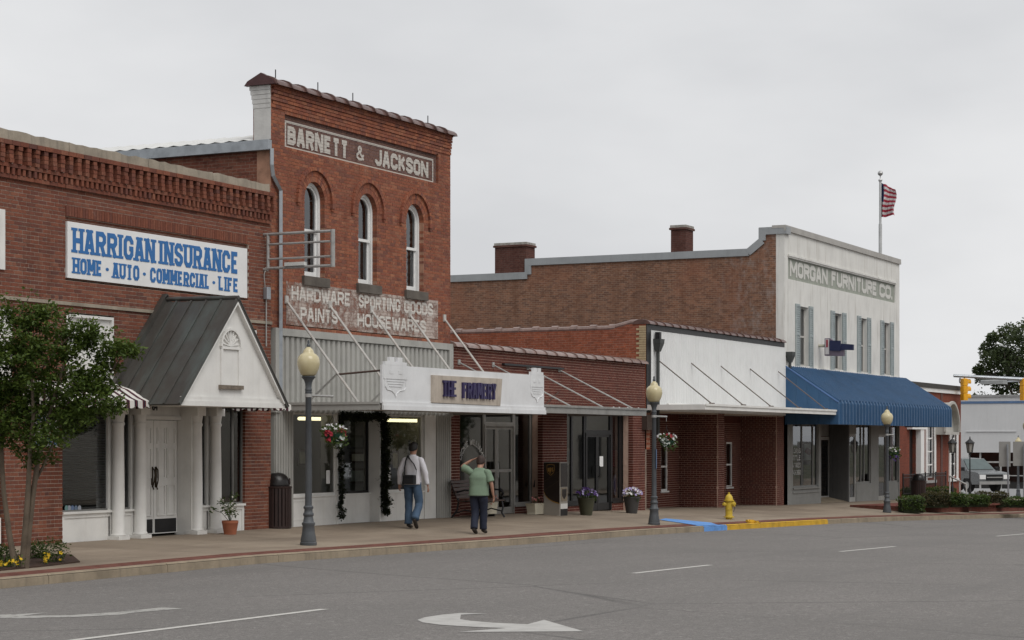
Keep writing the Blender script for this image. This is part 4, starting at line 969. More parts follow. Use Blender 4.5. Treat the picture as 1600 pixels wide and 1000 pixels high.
for (a, b) in ((cx0, cx0+1.02), (cx1-.75, cx1)):
    m = MB(); c_ = (a+b)/2; w = b-a
    m.box(a+.03, b-.03, CY-.012, CY-.0005, 2.95, 3.225); m.box(a+w*.08, b-w*.08, CY-.014, CY+.045, 3.222, 3.29); m.box(a+w*.25, a+w*.44, CY-.014, CY+.045, 3.29, 3.38); m.box(a+w*.56, a+w*.75, CY-.014, CY+.045, 3.29, 3.38)
    ol = [(-.40, 3.0), (-.40, 2.80), (-.33, 2.74), (-.16, 2.72), (-.05, 2.67), (0, 2.60), (.05, 2.67), (.16, 2.72), (.33, 2.74), (.40, 2.80), (.40, 3.0)]
    m.tube([(c_+u_*w, CY-.004, z_) for u_, z_ in ol], .011, 5)
    for k in range(3): m.box(c_-w*(.34-.05*k), c_+w*(.34-.05*k), CY-.010, CY-.0006, 2.90-.05*k, 2.912-.05*k)
    for s_ in (-1, 1): m.box(c_+s_*w*.17-.07, c_+s_*w*.17+.07, CY-.018, CY-.0125, 3.05, 3.12)
    m.build('crest_ornament', MQ, mq)
q = [(sx(673, CY), sz(673, 629, CY)), (sx(779, CY), sz(779, 634, CY)), (sx(782, CY), sz(782, 592, CY)), (sx(673, CY), sz(673, 586, CY))]
m = MB(); m.prism(q, front(CY), -.045, -.0005); sb = m.build('sign_board', pm('old_plywood', (.47, .41, .345), .8, .2, 3, .2, 50, streak=.5, stain=(.17, .13, .10)), mq)
NAVY = pm('purple_letters', (.032, .024, .085), .5, .2, 6)
m = MB(); fm = front(CY-.045); zl0, zl1 = sz(730, 622, CY), sz(730, 598, CY)
letters(m, 'THE', sx(687, CY), sx(708, CY), zl0+.01, zl1+.02, fm, .15, .35, serif=True, depth=.05, wscale=1); m.build('lettering', NAVY, sb, fixn=False); m = MB(); letters(m, 'FRAMERY', sx(718, CY), sx(770, CY), zl0-.01, zl1, fm, .19, .40, serif=False, depth=.05); m.build('lettering', NAVY, sb, fixn=False)
ROD = pm('pale_rod', (.52, .50, .47), .5, .2, 6, metal=.2, streak=.3, stain=(.25, .15, .09))
for px in (447, 515, 580, 640, 694):
    X = sx(px); m = MB(); m.tube([(X, 0, 4.56), (X, -1.72, 2.45)], .024, 6); m.obox((X, -.01, 4.57), (.12, .03, .16)); m.build('hanger_rod', ROD, mq)
for (a, b) in (((cx0+.2, -1.2, 3.05), (cx0+.2, CY+.06, 3.12)), ((cx0+1.85, -1.6, 2.9), (cx0+1.85, CY+.06, 3.0))): m = MB(); m.tube([a, b], .022, 6); m.build('brace', pm('rusty_iron', (.08, .05, .04), .8), mq)
for (a, b) in (((cx0+.3, -.4, 2.46), (cx0+.3, -1.15, 3.08)), ((cx0+1.7, -1.0, 2.46), (cx0+1.7, -1.6, 2.95))): m = MB(); m.tube([a, b], .022, 6); m.build('brace', PIPE, mq)
# ------------------------------------------------------------------ 3 low wine-red brick shop pair
RX0, RX1 = BX1+.02, sx(1008); RT = 3.93
rs = thing('red_brick_shops', 'low wine-red brick shop building with pale joints and tile coping', 'building', ((RX0+RX1)/2, 0, -.1))
A0, A1 = sx(719), sx(848); B0, B1 = sx(886), sx(989)
brick_wall(rs, 'front_wall', RX0, RX1, -.85, RT, front(0), [(A0, A1, -2, 2.66), (B0, B1, -2, 2.62)], BR_R, MORT_R, thick=.3, singles=300, key=lambda u, z: 2.6 < z or u < A0)
coping_tiles(rs, RX0, RX1+.02, -.10, .38, RT+.005, .6, CLAY_L)
m = MB(); m.box(RX0, RX1-.05, .3, 9, 3.4, 3.5); m.build('roof', MATS['roof_felt'], rs)
m = MB(); m.box(RX0, RX1-.05, 8.8, 9, -1, 3.4); m.build('rear_wall', SIDEB, rs)
ys = .3
# left shop: brown-grey metal frames
FRA = pm('bronze_grey_frame', (.155, .148, .132), .5, .12, 5)
FRL = pm('pale_grey_frame', (.30, .29, .27), .5, .12, 5)
d0, d1 = sx(758, ys), sx(804, ys)
zg = zf(44); zb1 = .42
brick_wall(rs, 'bulkhead_wall', A0, d0-.02, zg-.3, zb1, front(ys), [], BR_R, MORT_R, thick=.15)
brick_wall(rs, 'bulkhead_wall', d1+.02, A1, zg-.3, sz(830, 789, ys), front(ys), [], BR_R, MORT_R, thick=.15)
window_unit(rs, A0, d0-.01, zb1, 2.66, ys+.02, FRA, .07)
window_unit(rs, d1+.01, A1, sz(830, 789, ys)+.02, 2.66, ys+.02, FRL, .07)
m = MB(); m.box(d1+.01, A1, ys-.03, ys+.1, sz(830, 789, ys)-.02, sz(830, 789, ys)+.02); m.build('sill', FRL, rs)
window_unit(rs, d0, d1, 2.14, 2.66, ys+.02, FRL, .06, name='transom')
def glass_door(parent, x0, x1, z0, z1, y, mat, st=.09, rail=None, kick=.16):
    f = MB(); f.box(x0, x0+st, y, y+.05, z0, z1); f.box(x1-st, x1, y, y+.05, z0, z1); f.box(x0+st, x1-st, y, y+.05, z1-st, z1); f.box(x0+st, x1-st, y, y+.05, z0, z0+kick)
    if rail: f.box(x0+st, x1-st, y-.01, y+.04, rail-.035, rail+.035)
    d = f.build('door', mat, parent); g = MB(); g.quad((x0+st, y+.03, z0+kick), (x1-st, y+.03, z0+kick), (x1-st, y+.03, z1-st), (x0+st, y+.03, z1-st)); g.build('pane', GLASS, d, fixn=False); return d
dmid = sx(778, ys)
glass_door(rs, d0+.05, dmid, zg+.01, 2.10, ys+.03, FRL, .08, 1.0); dd = glass_door(rs, dmid+.01, d1-.05, zg+.01, 2.10, ys+.03, FRL, .08, 1.0)
m = MB(); m.tube([(dmid-.06, ys-.02, .82), (dmid-.06, ys-.05, .85), (dmid-.06, ys-.05, 1.2), (dmid-.06, ys-.02, 1.23)], .012, 6); m.build('handle', ALU, dd)
m = MB(); m.box(d0, d0+.05, ys, ys+.1, zg, 2.14); m.box(d1-.05, d1, ys, ys+.1, zg, 2.14); m.box(d0+.05, d1-.05, ys, ys+.1, 2.10, 2.14); m.build('door_frame', FRL, rs)
# lettering arched on the left window glass
m = MB(); cxw, czw, rw = sx(738, ys), 1.02, .62
def arc(u, v): 
    a = math.pi/2 - (u-cxw)/rw; r_ = rw + (v-czw); return (cxw+r_*math.cos(a)*.95, czw+r_*math.sin(a))
letters(m, 'DICKIE WILLIAMS', cxw-.72, cxw+.72, czw, czw+.14, front(ys+.015), .18, .4, depth=.002, curve=arc)
m.build('window_lettering', pm('white_vinyl', (.55, .55, .53), .6), rs, fixn=False)
room(rs, RX0+.2, (A1+B0)/2, ys+.05, 5, zg, 2.8, pm('shop_room', (.42, .39, .33), .9, .2, .8)); room(rs, (A1+B0)/2+.02, RX1-.2, ys+.05, 5, zf(49), 2.75, pm('shop_room_b', (.46, .45, .42), .9, .2, .8))
# right shop: black frames
zg2 = zf(49.3); e0, e1 = sx(916, ys), sx(956, ys); zb2 = sz(966, 783, ys)
window_unit(rs, B0, e0-.01, zb2, 2.62, ys+.02, BLACK, .09, mull=(sx(895, ys),)); window_unit(rs, e1+.01, B1, zb2, 2.62, ys+.02, BLACK, .09, mull=(sx(970, ys),))
brick_wall(rs, 'bulkhead_wall', B0, e0, zg2-.3, zb2-.04, front(ys), [], BR_R, MORT_R, thick=.15); brick_wall(rs, 'bulkhead_wall', e1, B1, zg2-.3, zb2-.04, front(ys), [], BR_R, MORT_R, thick=.15)
m = MB(); m.box(B0, e0, ys-.03, ys+.1, zb2-.04, zb2); m.box(e1, B1, ys-.03, ys+.1, zb2-.04, zb2); m.build('sill', BLACK, rs)
zd2 = sz(936, 679, ys); window_unit(rs, e0, e1, zd2+.05, 2.62, ys+.02, BLACK, .07, name='transom')
emid = sx(935, ys); glass_door(rs, e0+.07, emid, zg2+.01, zd2, ys+.03, BLACK, .07, None, .2); dd = glass_door(rs, emid+.01, e1-.07, zg2+.01, zd2, ys+.03, BLACK, .07, None, .2)
m = MB(); m.tube([(emid-.05, ys, .75), (emid-.05, ys-.06, .78), (emid-.05, ys-.06, 1.05), (emid-.05, ys, 1.08)], .014, 6); m.build('handle', BLACK, dd)
m = MB(); m.box(e0, e0+.07, ys, ys+.1, zg2, zd2+.05); m.box(e1-.07, e1, ys, ys+.1, zg2, zd2+.05); m.box(e0+.07, e1-.07, ys, ys+.1, zd2, zd2+.05); m.build('door_frame', BLACK, rs)
m = MB(); m.box(sx(1003), sx(1013), -.16, 0, sz(1008, 672), sz(1008, 648)); tag(m.build('wall_box', pm('brown_box', (.055, .038, .03), .6)), 'small brown utility box high on the wall by the second lamp post', 'electrical box')
def decal(name, label, cat, px0, px1, py0, py1, y, mat):
    m = MB(); m.box(sx(px0, y), sx(px1, y), y, y+.004, sz(px0, py1, y), sz(px0, py0, y)); return tag(m.build(name, mat), label, cat)
decal('door_notice', 'narrow white notice on the black glass door', 'notice', 937, 942.5, 713, 729, ys+.02, WHITE_C)
o = thing('open_sign', 'small black and white window sign leaning by the shop window', 'sign', (sx(840), .2, .9)); yy = .22
m = MB(); qd = [(sx(834, yy), sz(834, 761, yy)), (sx(846.5, yy), sz(846, 762, yy)), (sx(849, yy), sz(849, 743, yy)), (sx(837, yy), sz(837, 744, yy))]; m.prism(qd, front(yy), 0, .015); m.build('board', BLACK, o)
m = MB(); letters(m, 'OPEN', qd[0][0]+.12, qd[1][0]-.04, qd[0][1]+.26, qd[2][1]-.06, front(yy-.001), .16, .35, depth=.002); m.build('lettering', WHITE_C, o, fixn=False)
m = MB(); letters(m, 'WELCOME', qd[0][0]+.1, qd[1][0]-.07, qd[0][1]+.07, qd[0][1]+.18, front(yy-.001), .18, .35, depth=.002); m.build('lettering', WHITE_C, o, fixn=False)
# toys and stickers inside the right shop window
def blob(name, label, cat, px, py0, py1, wpx, y, mat, mat2=None):
    X = sx(px, y); z0, z1 = sz(px, py1, y), sz(px, py0, y); w = sx(px+wpx/2, y)-sx(px-wpx/2, y)
    t = thing(name, label, cat, (X, y, z0)); m = MB(); n = 20
    m.prism([(X+w/2*math.cos(a), (z0+z1)/2+(z1-z0)/2*math.sin(a)) for a in np.linspace(0, 2*math.pi, n+1)[:-1]], front(y), 0, .03); m.build('disc', mat, t)
    if mat2: m = MB(); m.prism([(X+w*.3*math.cos(a), (z0+z1)/2+(z1-z0)*.34*math.sin(a)) for a in np.linspace(0, 2*math.pi, n+1)[:-1]], front(y), -.006, -.0005); m.build('face', mat2, t)
LB, MBL, RED, PINK = pm('pale_blue', (.40, .50, .72), .5), pm('mid_blue', (.06, .12, .50), .5), pm('dull_red', (.22, .03, .045), .5), pm('pale_pink', (.5, .42, .42), .6)
blob('round_window_sign', 'round blue and white window sign in the right black-framed pane', 'sign', 962, 741, 775, 8, ys+.13, LB, MBL)
blob('red_window_sign', 'dull red sign behind the black-framed shop window', 'sign', 961, 703, 730, 10, ys+.14, RED); blob('pale_window_sign', 'pale red sticker in the last black-framed pane', 'sign', 977, 704, 729, 7, ys+.14, PINK, RED)
blob('white_window_sign', 'white oval sign in the leftmost black-framed pane', 'sign', 888, 700, 727, 6, ys+.14, WHITE_C, LB)
# its flat canopy
cy2 = -2.2; c0, c1 = cx1+.04, sx(1010, cy2)
cn = thing('grey_flat_canopy', 'thin grey flat canopy on rods over the wine-red brick shops', 'canopy', ((c0+c1)/2, 0, 2.38))
m = MB(); m.box(c0, c1-.01, cy2+.06, -.01, 2.44, 2.50); m.build('deck', OFFW, cn)
m = MB(); m.box(c0, c1, cy2, cy2+.06, 2.38, 2.55); m.box(c0, c1, cy2-.025, cy2-.0005, 2.52, 2.57); m.build('front_fascia', pm('canopy_grey', (.27, .265, .25), .55, .15, 3, streak=.4), cn)
m = MB(); m.box(c1-.06, c1, cy2+.061, -.01, 2.38, 2.55); m.build('side_fascia', MATS['canopy_grey'], cn)
for X in (40.95, 42.7, 44.6, 46.45): m = MB(); m.tube([(X, 0, 3.58), (X, -2.08, 2.56)], .02, 6); m.obox((X, -.01, 3.58), (.1, .03, .12)); m.build('hanger_rod', PIPE, cn)
for X in (43.6, 45.5): m = MB(); m.tube([(X, 0, 2.62), (X+.9, -.02, 3.0)], .015, 5); m.build('brace', MATS['rusty_iron'], cn)
for (px, py) in ((962, 634), (975, 634), (992, 638), (953, 635)): 
    X = sx(px, cy2+.3); m = MB(); m.lathe([(.001, 0), (.07, 0), (.06, .05), (.02, .085), (.001, .09)], 8, (X, cy2+.2, 2.501)); m.build('debris', WHITE, cn, smooth=True)
m = MB(); m.box(sx(787, -.05), sx(880, -.05), -.08, -.002, sz(830, 574), sz(830, 571)); m.build('conduit', BLACK, rs)

# ------------------------------------------------------------------ 4 white corrugated front
WX0, WX1 = sx(1009)+.02, sx(1225); WT = 5.08
ws = thing('white_corrugated_shop', 'low shop with white corrugated upper front above deep dark brick bays', 'building', ((WX0+WX1)/2, 0, -.3))
SIDEO = bricktex('side_brick_orange', (.34, .10, .052), (.23, .075, .048), (.33, .19, .135), 'Y', (.20, .065, .045))
m = MB(); prof = [(.0, 1.5), (16, 1.5), (16, 4.93), (sy(952, WX0), 4.93), (sy(985, WX0), WT), (0, WT)]
m.prism(prof, sideX(WX0), 0, .3); m.build('side_wall', SIDEO, ws)
m = MB(); m.tube([(WX0+.12, 14, 4.98), (WX0+.12, sy(952, WX0), 4.98), (WX0+.12, sy(985, WX0), WT+.05), (WX0+.12, .1, WT+.06)], .085, 8); sc_ = m.build('side_coping', CLAY_L, ws, smooth=True)
for px in (715, 748, 777, 805, 835, 865, 895, 925, 955): m = MB(); y = sy(px, WX0); m.tube([(WX0+.12, y-.1, 4.985), (WX0+.12, y+.1, 4.985)], .115, 8); m.build('tile_collar', CLAY_L, sc_, smooth=True)
YB = pm('buff_brick', (.42, .33, .20), .85, .2, 9, .3, 60)
i = 0
for z in np.arange(3.95, WT-.05, BH):
    i += 1; L = .30 if i % 2 else .21; m = MB(); m.box(WX0-.012, WX0+.002, .003, L, z+.004, z+BH-.006); m.build('quoin', YB, ws)
m = MB(); m.box(WX0+.0, WX0+.30, -.02, .0, 2.55, WT); m.box(WX0+.30, WX1, -.02, .0, WT-.16, WT); m.build('trim', BLACK, ws)
CORR = pm('white_corrugated', (.70, .705, .70), .45, .05, 2, streak=.15, stain=(.45, .42, .38))
m = MB(); x = WX0+.30; pts = []
while x < WX1-.02: pts += [(x, -.03), (x+.05, -.03), (x+.07, -.012), (x+.12, -.012), (x+.14, -.03)]; x += .14
for a, b in zip(pts[:-1], pts[1:]):
    if b[0]-a[0] > 1e-6: m.quad((a[0], a[1], 2.6), (b[0], b[1], 2.6), (b[0], b[1], WT-.165), (a[0], a[1], WT-.165))
m.build('corrugated_front', CORR, ws, fixn=False)
m = MB(); m.box(WX0+.3, WX1, .0, .3, 2.56, WT); m.build('wall_backing', MORT, ws)
coping_tiles(ws, WX0-.02, WX1, -.09, .36, WT+.005, .6, CLAY)
m = MB(); m.box(WX0+.3, WX1-.02, .3, 16, 4.3, 4.4); m.build('roof', MATS['roof_felt'], ws)
yb = 1.3; X1, X2, X3 = sx(1122), sx(1132), sx(1214)
wz0, wz1 = .2, 1.70
nW = [(sx(1033, yb), sx(1043.5, yb)), (sx(1135, yb), sx(1144.5, yb))]
brick_wall(ws, 'recess_wall', WX0, X1, -.9, 2.6, front(yb), [(nW[0][0], nW[0][1], wz0, wz1)], BR_R, MORT_R, thick=.2)
brick_wall(ws, 'recess_wall', X2, X3, -1.0, 2.6, front(yb), [(nW[1][0], nW[1][1], wz0, wz1)], BR_R, MORT_R, thick=.2)
brick_wall(ws, 'recess_side_wall', .03, yb, -.9, 2.6, sideX(X1-.012), [], BR_R, MORT_R, thick=.2); brick_wall(ws, 'recess_side_wall', .03, yb, -1.0, 2.6, sideX(X3-.012), [], BR_R, MORT_R, thick=.2)
brick_wall(ws, 'front_pier', X1, X2, -.9, 2.6, front(0), [], BR_R, MORT_R, thick=.25); brick_wall(ws, 'front_pier', X3, WX1, -1.0, 2.6, front(0), [], BR_R, MORT_R, thick=.25)
m = MB(); m.box(WX0, WX0+.02, 0, yb, -.9, 2.6); m.box(X2-.03, X2, .26, yb, -.9, 2.6); m.build('recess_lining', MORT, ws)
m = MB(); m.box(WX0, WX1, .31, 1.5, 2.58, 2.62); m.build('recess_soffit', OFFW, ws)
for k, (a, b) in enumerate(nW):
    window_unit(ws, a, b, wz0, wz1, yb+.02, WHITE_C, .055, bars=(.95,)); m = MB(); m.box(a-.05, b+.05, yb-.03, yb+.1, wz0-.05, wz0); m.build('sill', WHITE_C, ws)
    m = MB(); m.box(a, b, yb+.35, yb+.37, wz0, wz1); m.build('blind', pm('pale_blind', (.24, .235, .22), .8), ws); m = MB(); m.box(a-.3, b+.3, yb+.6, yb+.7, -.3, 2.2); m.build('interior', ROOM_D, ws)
m = MB()
for (a, b) in ((WX0, X1), (X2, X3)):
    for u in np.arange(a, b-.08, .0735): m.box(u, u+.064, yb-.006, yb+.02, 2.36, 2.56, tone=random.random())
m.build('soldier_course', BR_R, ws, kind='stuff')
cy3 = -1.8; a0, a1 = WX0, sx(1308, cy3)
cw = thing('white_flat_canopy', 'thin white flat canopy on rods under the corrugated white front', 'canopy', ((a0+a1)/2, 0, 2.62))
m = MB(); m.box(a0+.05, a1-.05, cy3+.05, -.035, 2.68, 2.72); m.build('deck', WHITE, cw)
m = MB(); m.box(a0, a1, cy3, cy3+.05, 2.62, 2.76); m.box(a0, a1, cy3-.03, cy3-.0005, 2.73, 2.79); m.build('front_fascia', WHITE, cw)
m = MB(); m.box(a0, a0+.05, cy3+.051, -.035, 2.62, 2.77); m.build('side_fascia', WHITE, cw); m = MB(); m.box(a1-.05, a1, cy3+.051, -.035, 2.62, 2.77); m.build('side_fascia', WHITE, cw)
m = MB(); m.tube([(a0+.4, -.5, 2.77), (a1-.6, -.5, 2.77)], .05, 8); m.build('pipe', WHITE, cw, smooth=True)
for px in (1027, 1079, 1125, 1171, 1215): X = sx(px); m = MB(); m.tube([(X, -.02, 4.08), (X, -1.7, 2.78)], .018, 6); m.obox((X, -1.68, 2.80), (.14, .12, .05)); m.build('hanger_rod', pm('brown_rod', (.13, .10, .085), .6), cw)
for (px, zt_, zb_) in ((1022, sz(1022, 530), 1.9), (1229, sz(1229, 550), 2.3)):
    X = sx(px); t = thing('downspout', 'dark downspout with box head on the white corrugated front, %s' % ('left end by the lamp' if px < 1100 else 'right end by the blue awning'), 'downspout', (X, -.05, zb_), group='dark downspouts')
    m = MB(); m.tube([(X, -.12, zb_), (X, -.12, zt_-.3)], .055, 6); m.build('pipe', pm('dark_green_grey', (.055, .06, .058), .5), t)
    m = MB(); vs = [(X+a*w, -.12+b*w, z) for z, w in ((zt_-.36, .07), (zt_-.12, .15), (zt_, .16), (zt_, .12)) for a, b in ((-1,-.9),(1,-.9),(1,.75),(-1,.75))]; fs = [(k*4+i, k*4+(i+1)%4, k*4+4+(i+1)%4, k*4+4+i) for k in range(3) for i in range(4)]+[(0,1,2,3),(12,13,14,15)]; m.add(vs, fs); m.build('box_head', MATS['dark_green_grey'], t)
    if px < 1100: m = MB(); m.box(X-.07, X+.07, -.2, -.06, zt_, zt_+.2); m.build('outlet', BLACK, t)

# ------------------------------------------------------------------ 5 furniture store
MX0, MX1 = sx(1225)+.02, sx(1405); MT = 8.98
fs_ = thing('furniture_store', 'two-storey store with white painted front and long brown brick side wall', 'building', ((MX0+MX1)/2, 0, -.5))
SIDEM = bricktex('side_brick_brown', (.265, .130, .080), (.130, .072, .054), (.31, .235, .18), 'Y', (.14, .082, .060), extra=(.26, .100, .058), white=(1.5, 2.6))
prof = [(.0, -1.5), (30, -1.5), (30, 7.8), (9.75, 7.8), (9.75, 8.28), (1.3, 8.28), (.85, 8.62), (.85, MT), (0, MT)]
m = MB(); m.prism(prof, sideX(MX0), 0, .35); m.build('side_wall', SIDEM, fs_)
FL = pm('flashing_grey', (.33, .345, .355), .5, .12, 2, metal=.3, streak=.2)
cp = [(30, 7.8), (9.75, 7.8), (9.75, 8.28), (1.3, 8.28), (.85, 8.62), (.85, MT), (-.06, MT)]
for (p, q) in zip(cp[:-1], cp[1:]):
    m = MB(); hw_ = .105; dv = np.array([q[0]-p[0], q[1]-p[1]]); dv = dv/np.linalg.norm(dv); nn = np.array([dv[1], -dv[0]])
    e = dv*.04; A = np.array(p)-e; B = np.array(q)+e
    m.prism([tuple(A+nn*.2), tuple(B+nn*.2), tuple(B-nn*.05), tuple(A-nn*.05)] if nn[1] < 0 else [tuple(A-nn*.2), tuple(B-nn*.2), tuple(B+nn*.05), tuple(A+nn*.05)], sideX(MX0), -.05-random.uniform(0, .004), .40); m.build('side_flashing', FL, fs_)
CHB = bricktex('chimney_brick', (.13, .05, .038), (.10, .042, .034), (.14, .10, .085), 'Y', (.07, .04, .035))
for (ya, yb_, zt_, zb_) in ((9.78, 11.05, 8.95, 7.8), (3.6, 4.15, 9.27, 8.25)):
    m = MB(); m.box(MX0+.03, MX0+.75, ya, yb_, zb_, zt_-.16); ch = m.build('chimney', CHB, fs_); m = MB(); m.box(MX0-.02, MX0+.80, ya-.05, yb_+.05, zt_-.16, zt_-.09); m.build('chimney_corbel', CHB, ch); m = MB(); m.box(MX0+.0, MX0+.78, ya-.02, yb_+.02, zt_-.09, zt_); m.build('chimney_cap', pm('pale_mortar_cap', (.36, .34, .31), .9, .4, 7, .4), ch)
PW = pm('white_painted_wall', (.70, .69, .655), .8, .09, 1.3, .35, 14, streak=.6, stain=(.36, .33, .28))
wpx = [(1248.5, 1262.5), (1303, 1315), (1344, 1354), (1380, 1390)]
wX = [(sx(a), sx(b)) for a, b in wpx]; wz = (4.36, 6.42)
sg = (sx(1231), sx(1398.5), 7.28, 8.06)
holes = [(a, b, *wz) for a, b in wX] + [sg]
def solid_front(parent, name, x0, x1, z0, z1, y, th, holes, mat):
    us = sorted({x0, x1, *[h[0] for h in holes], *[h[1] for h in holes]}); vs = sorted({z0, z1, *[h[2] for h in holes], *[h[3] for h in holes]}); m = MB()
    for i in range(len(vs)-1):
        zc_ = (vs[i]+vs[i+1])/2; iv = row_intervals(x0, x1, zc_, holes)
        for s__ in iv: m.box(s__[0], s__[1], y, y+th, vs[i], vs[i+1])
    return m.build(name, mat, parent)
solid_front(fs_, 'front_wall', MX0-.001, MX1, 4.22, MT, -.01, .3, holes, PW)
m = MB(); m.box(sg[0], sg[1], .05, .12, sg[2], sg[3]); m.build('sign_panel', pm('sage_green_paint', (.30, .32, .275), .8, .15, 3, .3, 16, streak=.4, stain=(.5, .49, .45)), fs_)
m = MB(); m.box(sg[0]-.05, sg[1]+.05, -.06, .05, sg[3], sg[3]+.07); m.box(sg[0]-.02, sg[1]+.02, -.03, .05, sg[3]-.05, sg[3]-.001); m.build('panel_moulding', PW, fs_)
m = MB(); fm = front(.044); WM = wornpaint('old_white_letters', (.68, .67, .63), .9, scale=6)
for (w_, a, b) in (('MORGAN', 1234, 1293), ('FURNITURE', 1299, 1370), ('CO.', 1374, 1394)):
    m = MB(); letters(m, w_, sx(a, .044), sx(b, .044), 7.40, 7.95, fm, .28, .28, depth=.003); m.build('painted_lettering', WM, fs_, fixn=False)
m = MB(); m.box(MX0-.06, MX1+.03, -.07, .42, MT+.0, MT+.10); m.box(MX0-.06, MX1+.03, -.075, -.011, MT-.10, MT); m.build('front_coping', pm('coping_greige', (.40, .385, .36), .7, .12, 2, streak=.3), fs_)
m = MB(); m.box(MX1-.3, MX1-.001, .3, 30, -1.5, 7.6); m.box(MX0+.35, MX1-.3, 29.8, 30, -1.5, 7.5); m.build('rear_walls', SIDEM, fs_)
m = MB(); m.box(MX0+.35, MX1-.3, .3, 30, 7.3, 7.4); m.build('roof', MATS['roof_felt'], fs_)
SHUT = pm('shutter_blue_grey', (.32, .365, .37), .6, .15, 5, streak=.4, stain=(.5, .5, .48))
for (a, b) in wX:
    w_ = window_unit(fs_, a, b, wz[0], wz[1], .12, pm('weathered_frame', (.50, .485, .45), .7, .15, 5), .06, glass=GLASS_D, bars=((wz[0]+wz[1])/2,))
    for (c, d) in ((a-.46, a-.02), (b+.02, b+.46)):
        m = MB(); y = -.055; m.box(c, c+.06, y, y+.04, wz[0]-.05, wz[1]+.06); m.box(d-.06, d, y, y+.04, wz[0]-.05, wz[1]+.06)
        for z in (wz[0]-.05, (wz[0]+wz[1])/2, wz[1]-.02): m.box(c+.06, d-.06, y, y+.04, z, z+.08)
        m.box(c+.06, d-.06, y+.025, y+.035, wz[0], wz[1])
        for z in np.arange(wz[0]+.05, wz[1]-.03, .075): m.add([(c+.06, y+.005, z), (d-.06, y+.005, z), (d-.06, y+.024, z+.05), (c+.06, y+.024, z+.05)], [(0, 1, 2, 3)])
        m.build('shutter', SHUT, w_, fixn=False)
    m = MB(); m.box(a-.03, b+.03, -.06, .1, wz[0]-.08, wz[0]); m.build('sill', PW, w_)
    m = MB(); m.box(a-.01, b+.01, .30, .33, wz[0], wz[1]); m.build('curtain', pm('dusty_drape', (.13, .13, .12), .9, .4, 5), w_)
# ground floor: grey boards
GB = pm('grey_boarding', (.235, .235, .225), .65, .12, 2.5, streak=.3); gz = -.6; zhd = 2.42
for (a, b) in ((MX0, sx(1239)), (sx(1279), sx(1283))): m = MB(); m.box(a, b, .0, .2, -1.2, zhd); m.build('pilaster', GB, fs_)
m = MB(); m.box(MX0, MX1, -.0, .25, zhd, 4.22); m.build('upper_fascia', GB, fs_)
wz0_ = sz(1258, 763); m = MB(); m.box(sx(1239), sx(1279), .0, .2, -1.2, wz0_-.02); m.box(sx(1238.5), sx(1280), -.05, .2, wz0_-.02, wz0_+.04); m.box(sx(1238.5), sx(1280), -.03, .0, wz0_-.16, wz0_-.1); m.build('bulkhead', GB, fs_)
window_unit(fs_, sx(1239), sx(1279), wz0_+.04, zhd, .04, GB, .06, mull=(sx(1255), sx(1272)))
yd = .75; Xs = sx(1326)
glass_door(fs_, sx(1281.5, yd), sx(1297, yd), -.55, 1.9, yd, pm('pale_door', (.36, .355, .34), .5), .12, None, .25)
m = MB(); m.box(sx(1279), Xs, yd+.02, yd+.1, 1.92, zhd); m.box(sx(1297, yd), Xs, yd+.02, yd+.1, -1.2, 1.92); m.build('entry_back', GB, fs_)
m = MB(); m.box(Xs, Xs+.1, .0, yd+.1, -1.2, zhd)
for k in range(7): m.box(Xs-.015, Xs, .03+k*.1, .03+k*.1+.085, -1.2, zhd)
m.build('entry_side_boarding', pm('charcoal_boarding', (.10, .10, .098), .7, .12, 2), fs_)
m = MB(); m.add([(sx(1281), .02, zf(68)-.0), (Xs, .02, zf(71)), (Xs, yd, zf(71)+.16), (sx(1281), yd, zf(68)+.16)], [(0, 1, 2, 3)]); m.build('entry_ramp', KERB, fs_)
glass_door(fs_, sx(1327.5), sx(1338), -.62, 2.0, .03, MATS['pale_door'], .1, None, .25)
for (a, b, y0, y1, z0, z1, nm) in ((Xs+.1, sx(1338), .0, .15, 2.0, zhd, 'door_header'), (sx(1338), sx(1361), .0, .2, -1.3, wz0_+.04, 'bulkhead'), (sx(1361), sx(1373), .0, .2, -1.3, zhd, 'pilaster'), (sx(1386), sx(1404), .0, .2, -1.3, wz0_, 'bulkhead'), (sx(1404), MX1, -.02, .25, -1.3, zhd, 'pilaster'), (sx(1373), sx(1386), .0, .2, 2.0, zhd, 'door_header')): m = MB(); m.box(a, b, y0, y1, z0, z1); m.build(nm, GB, fs_)
window_unit(fs_, sx(1338), sx(1361), wz0_+.04, zhd, .04, GB, .07, mull=(sx(1347), sx(1352))); window_unit(fs_, sx(1386), sx(1404), wz0_, zhd, .04, GB, .07, mull=(sx(1393),))
glass_door(fs_, sx(1373), sx(1386), -.66, 2.0, .04, MATS['pale_door'], .1, None, .25)
room(fs_, MX0+.2, MX1-.2, yd+.15, 6, -.7, 2.6, MATS['shop_room_b'])
m = MB()
for i, (tx, wv) in enumerate((('LOANS', 1.0), ('TITLE', 1.0), ('& TAXES', 1.1), ('743-2650', 1.1))):
    z = sz(1248, 708 + i*11.3); letters(m, tx, sx(1240.3), sx(1253.5), z, z+.17, front(.06), .17, .35, depth=.002)
m.build('window_lettering', MATS['white_vinyl'], fs_, fixn=False)
decal('window_poster', 'white poster with a red shape in the furniture store window', 'poster', 1256, 1270, 694, 719, .16, WHITE)
m = MB(); m.prism([(sx(1257, .15)+u*(sx(1269, .15)-sx(1257, .15)), v) for u, v in ((0, sz(1262, 706, .15)), (.3, sz(1262, 699, .15)), (.9, sz(1262, 703, .15)), (1, sz(1262, 709, .15)), (.5, sz(1262, 711, .15)))], front(.15), 0, .004); tag(m.build('red_poster_shape', RED), 'dark red shape on the white poster in the grey shopfront', 'poster')
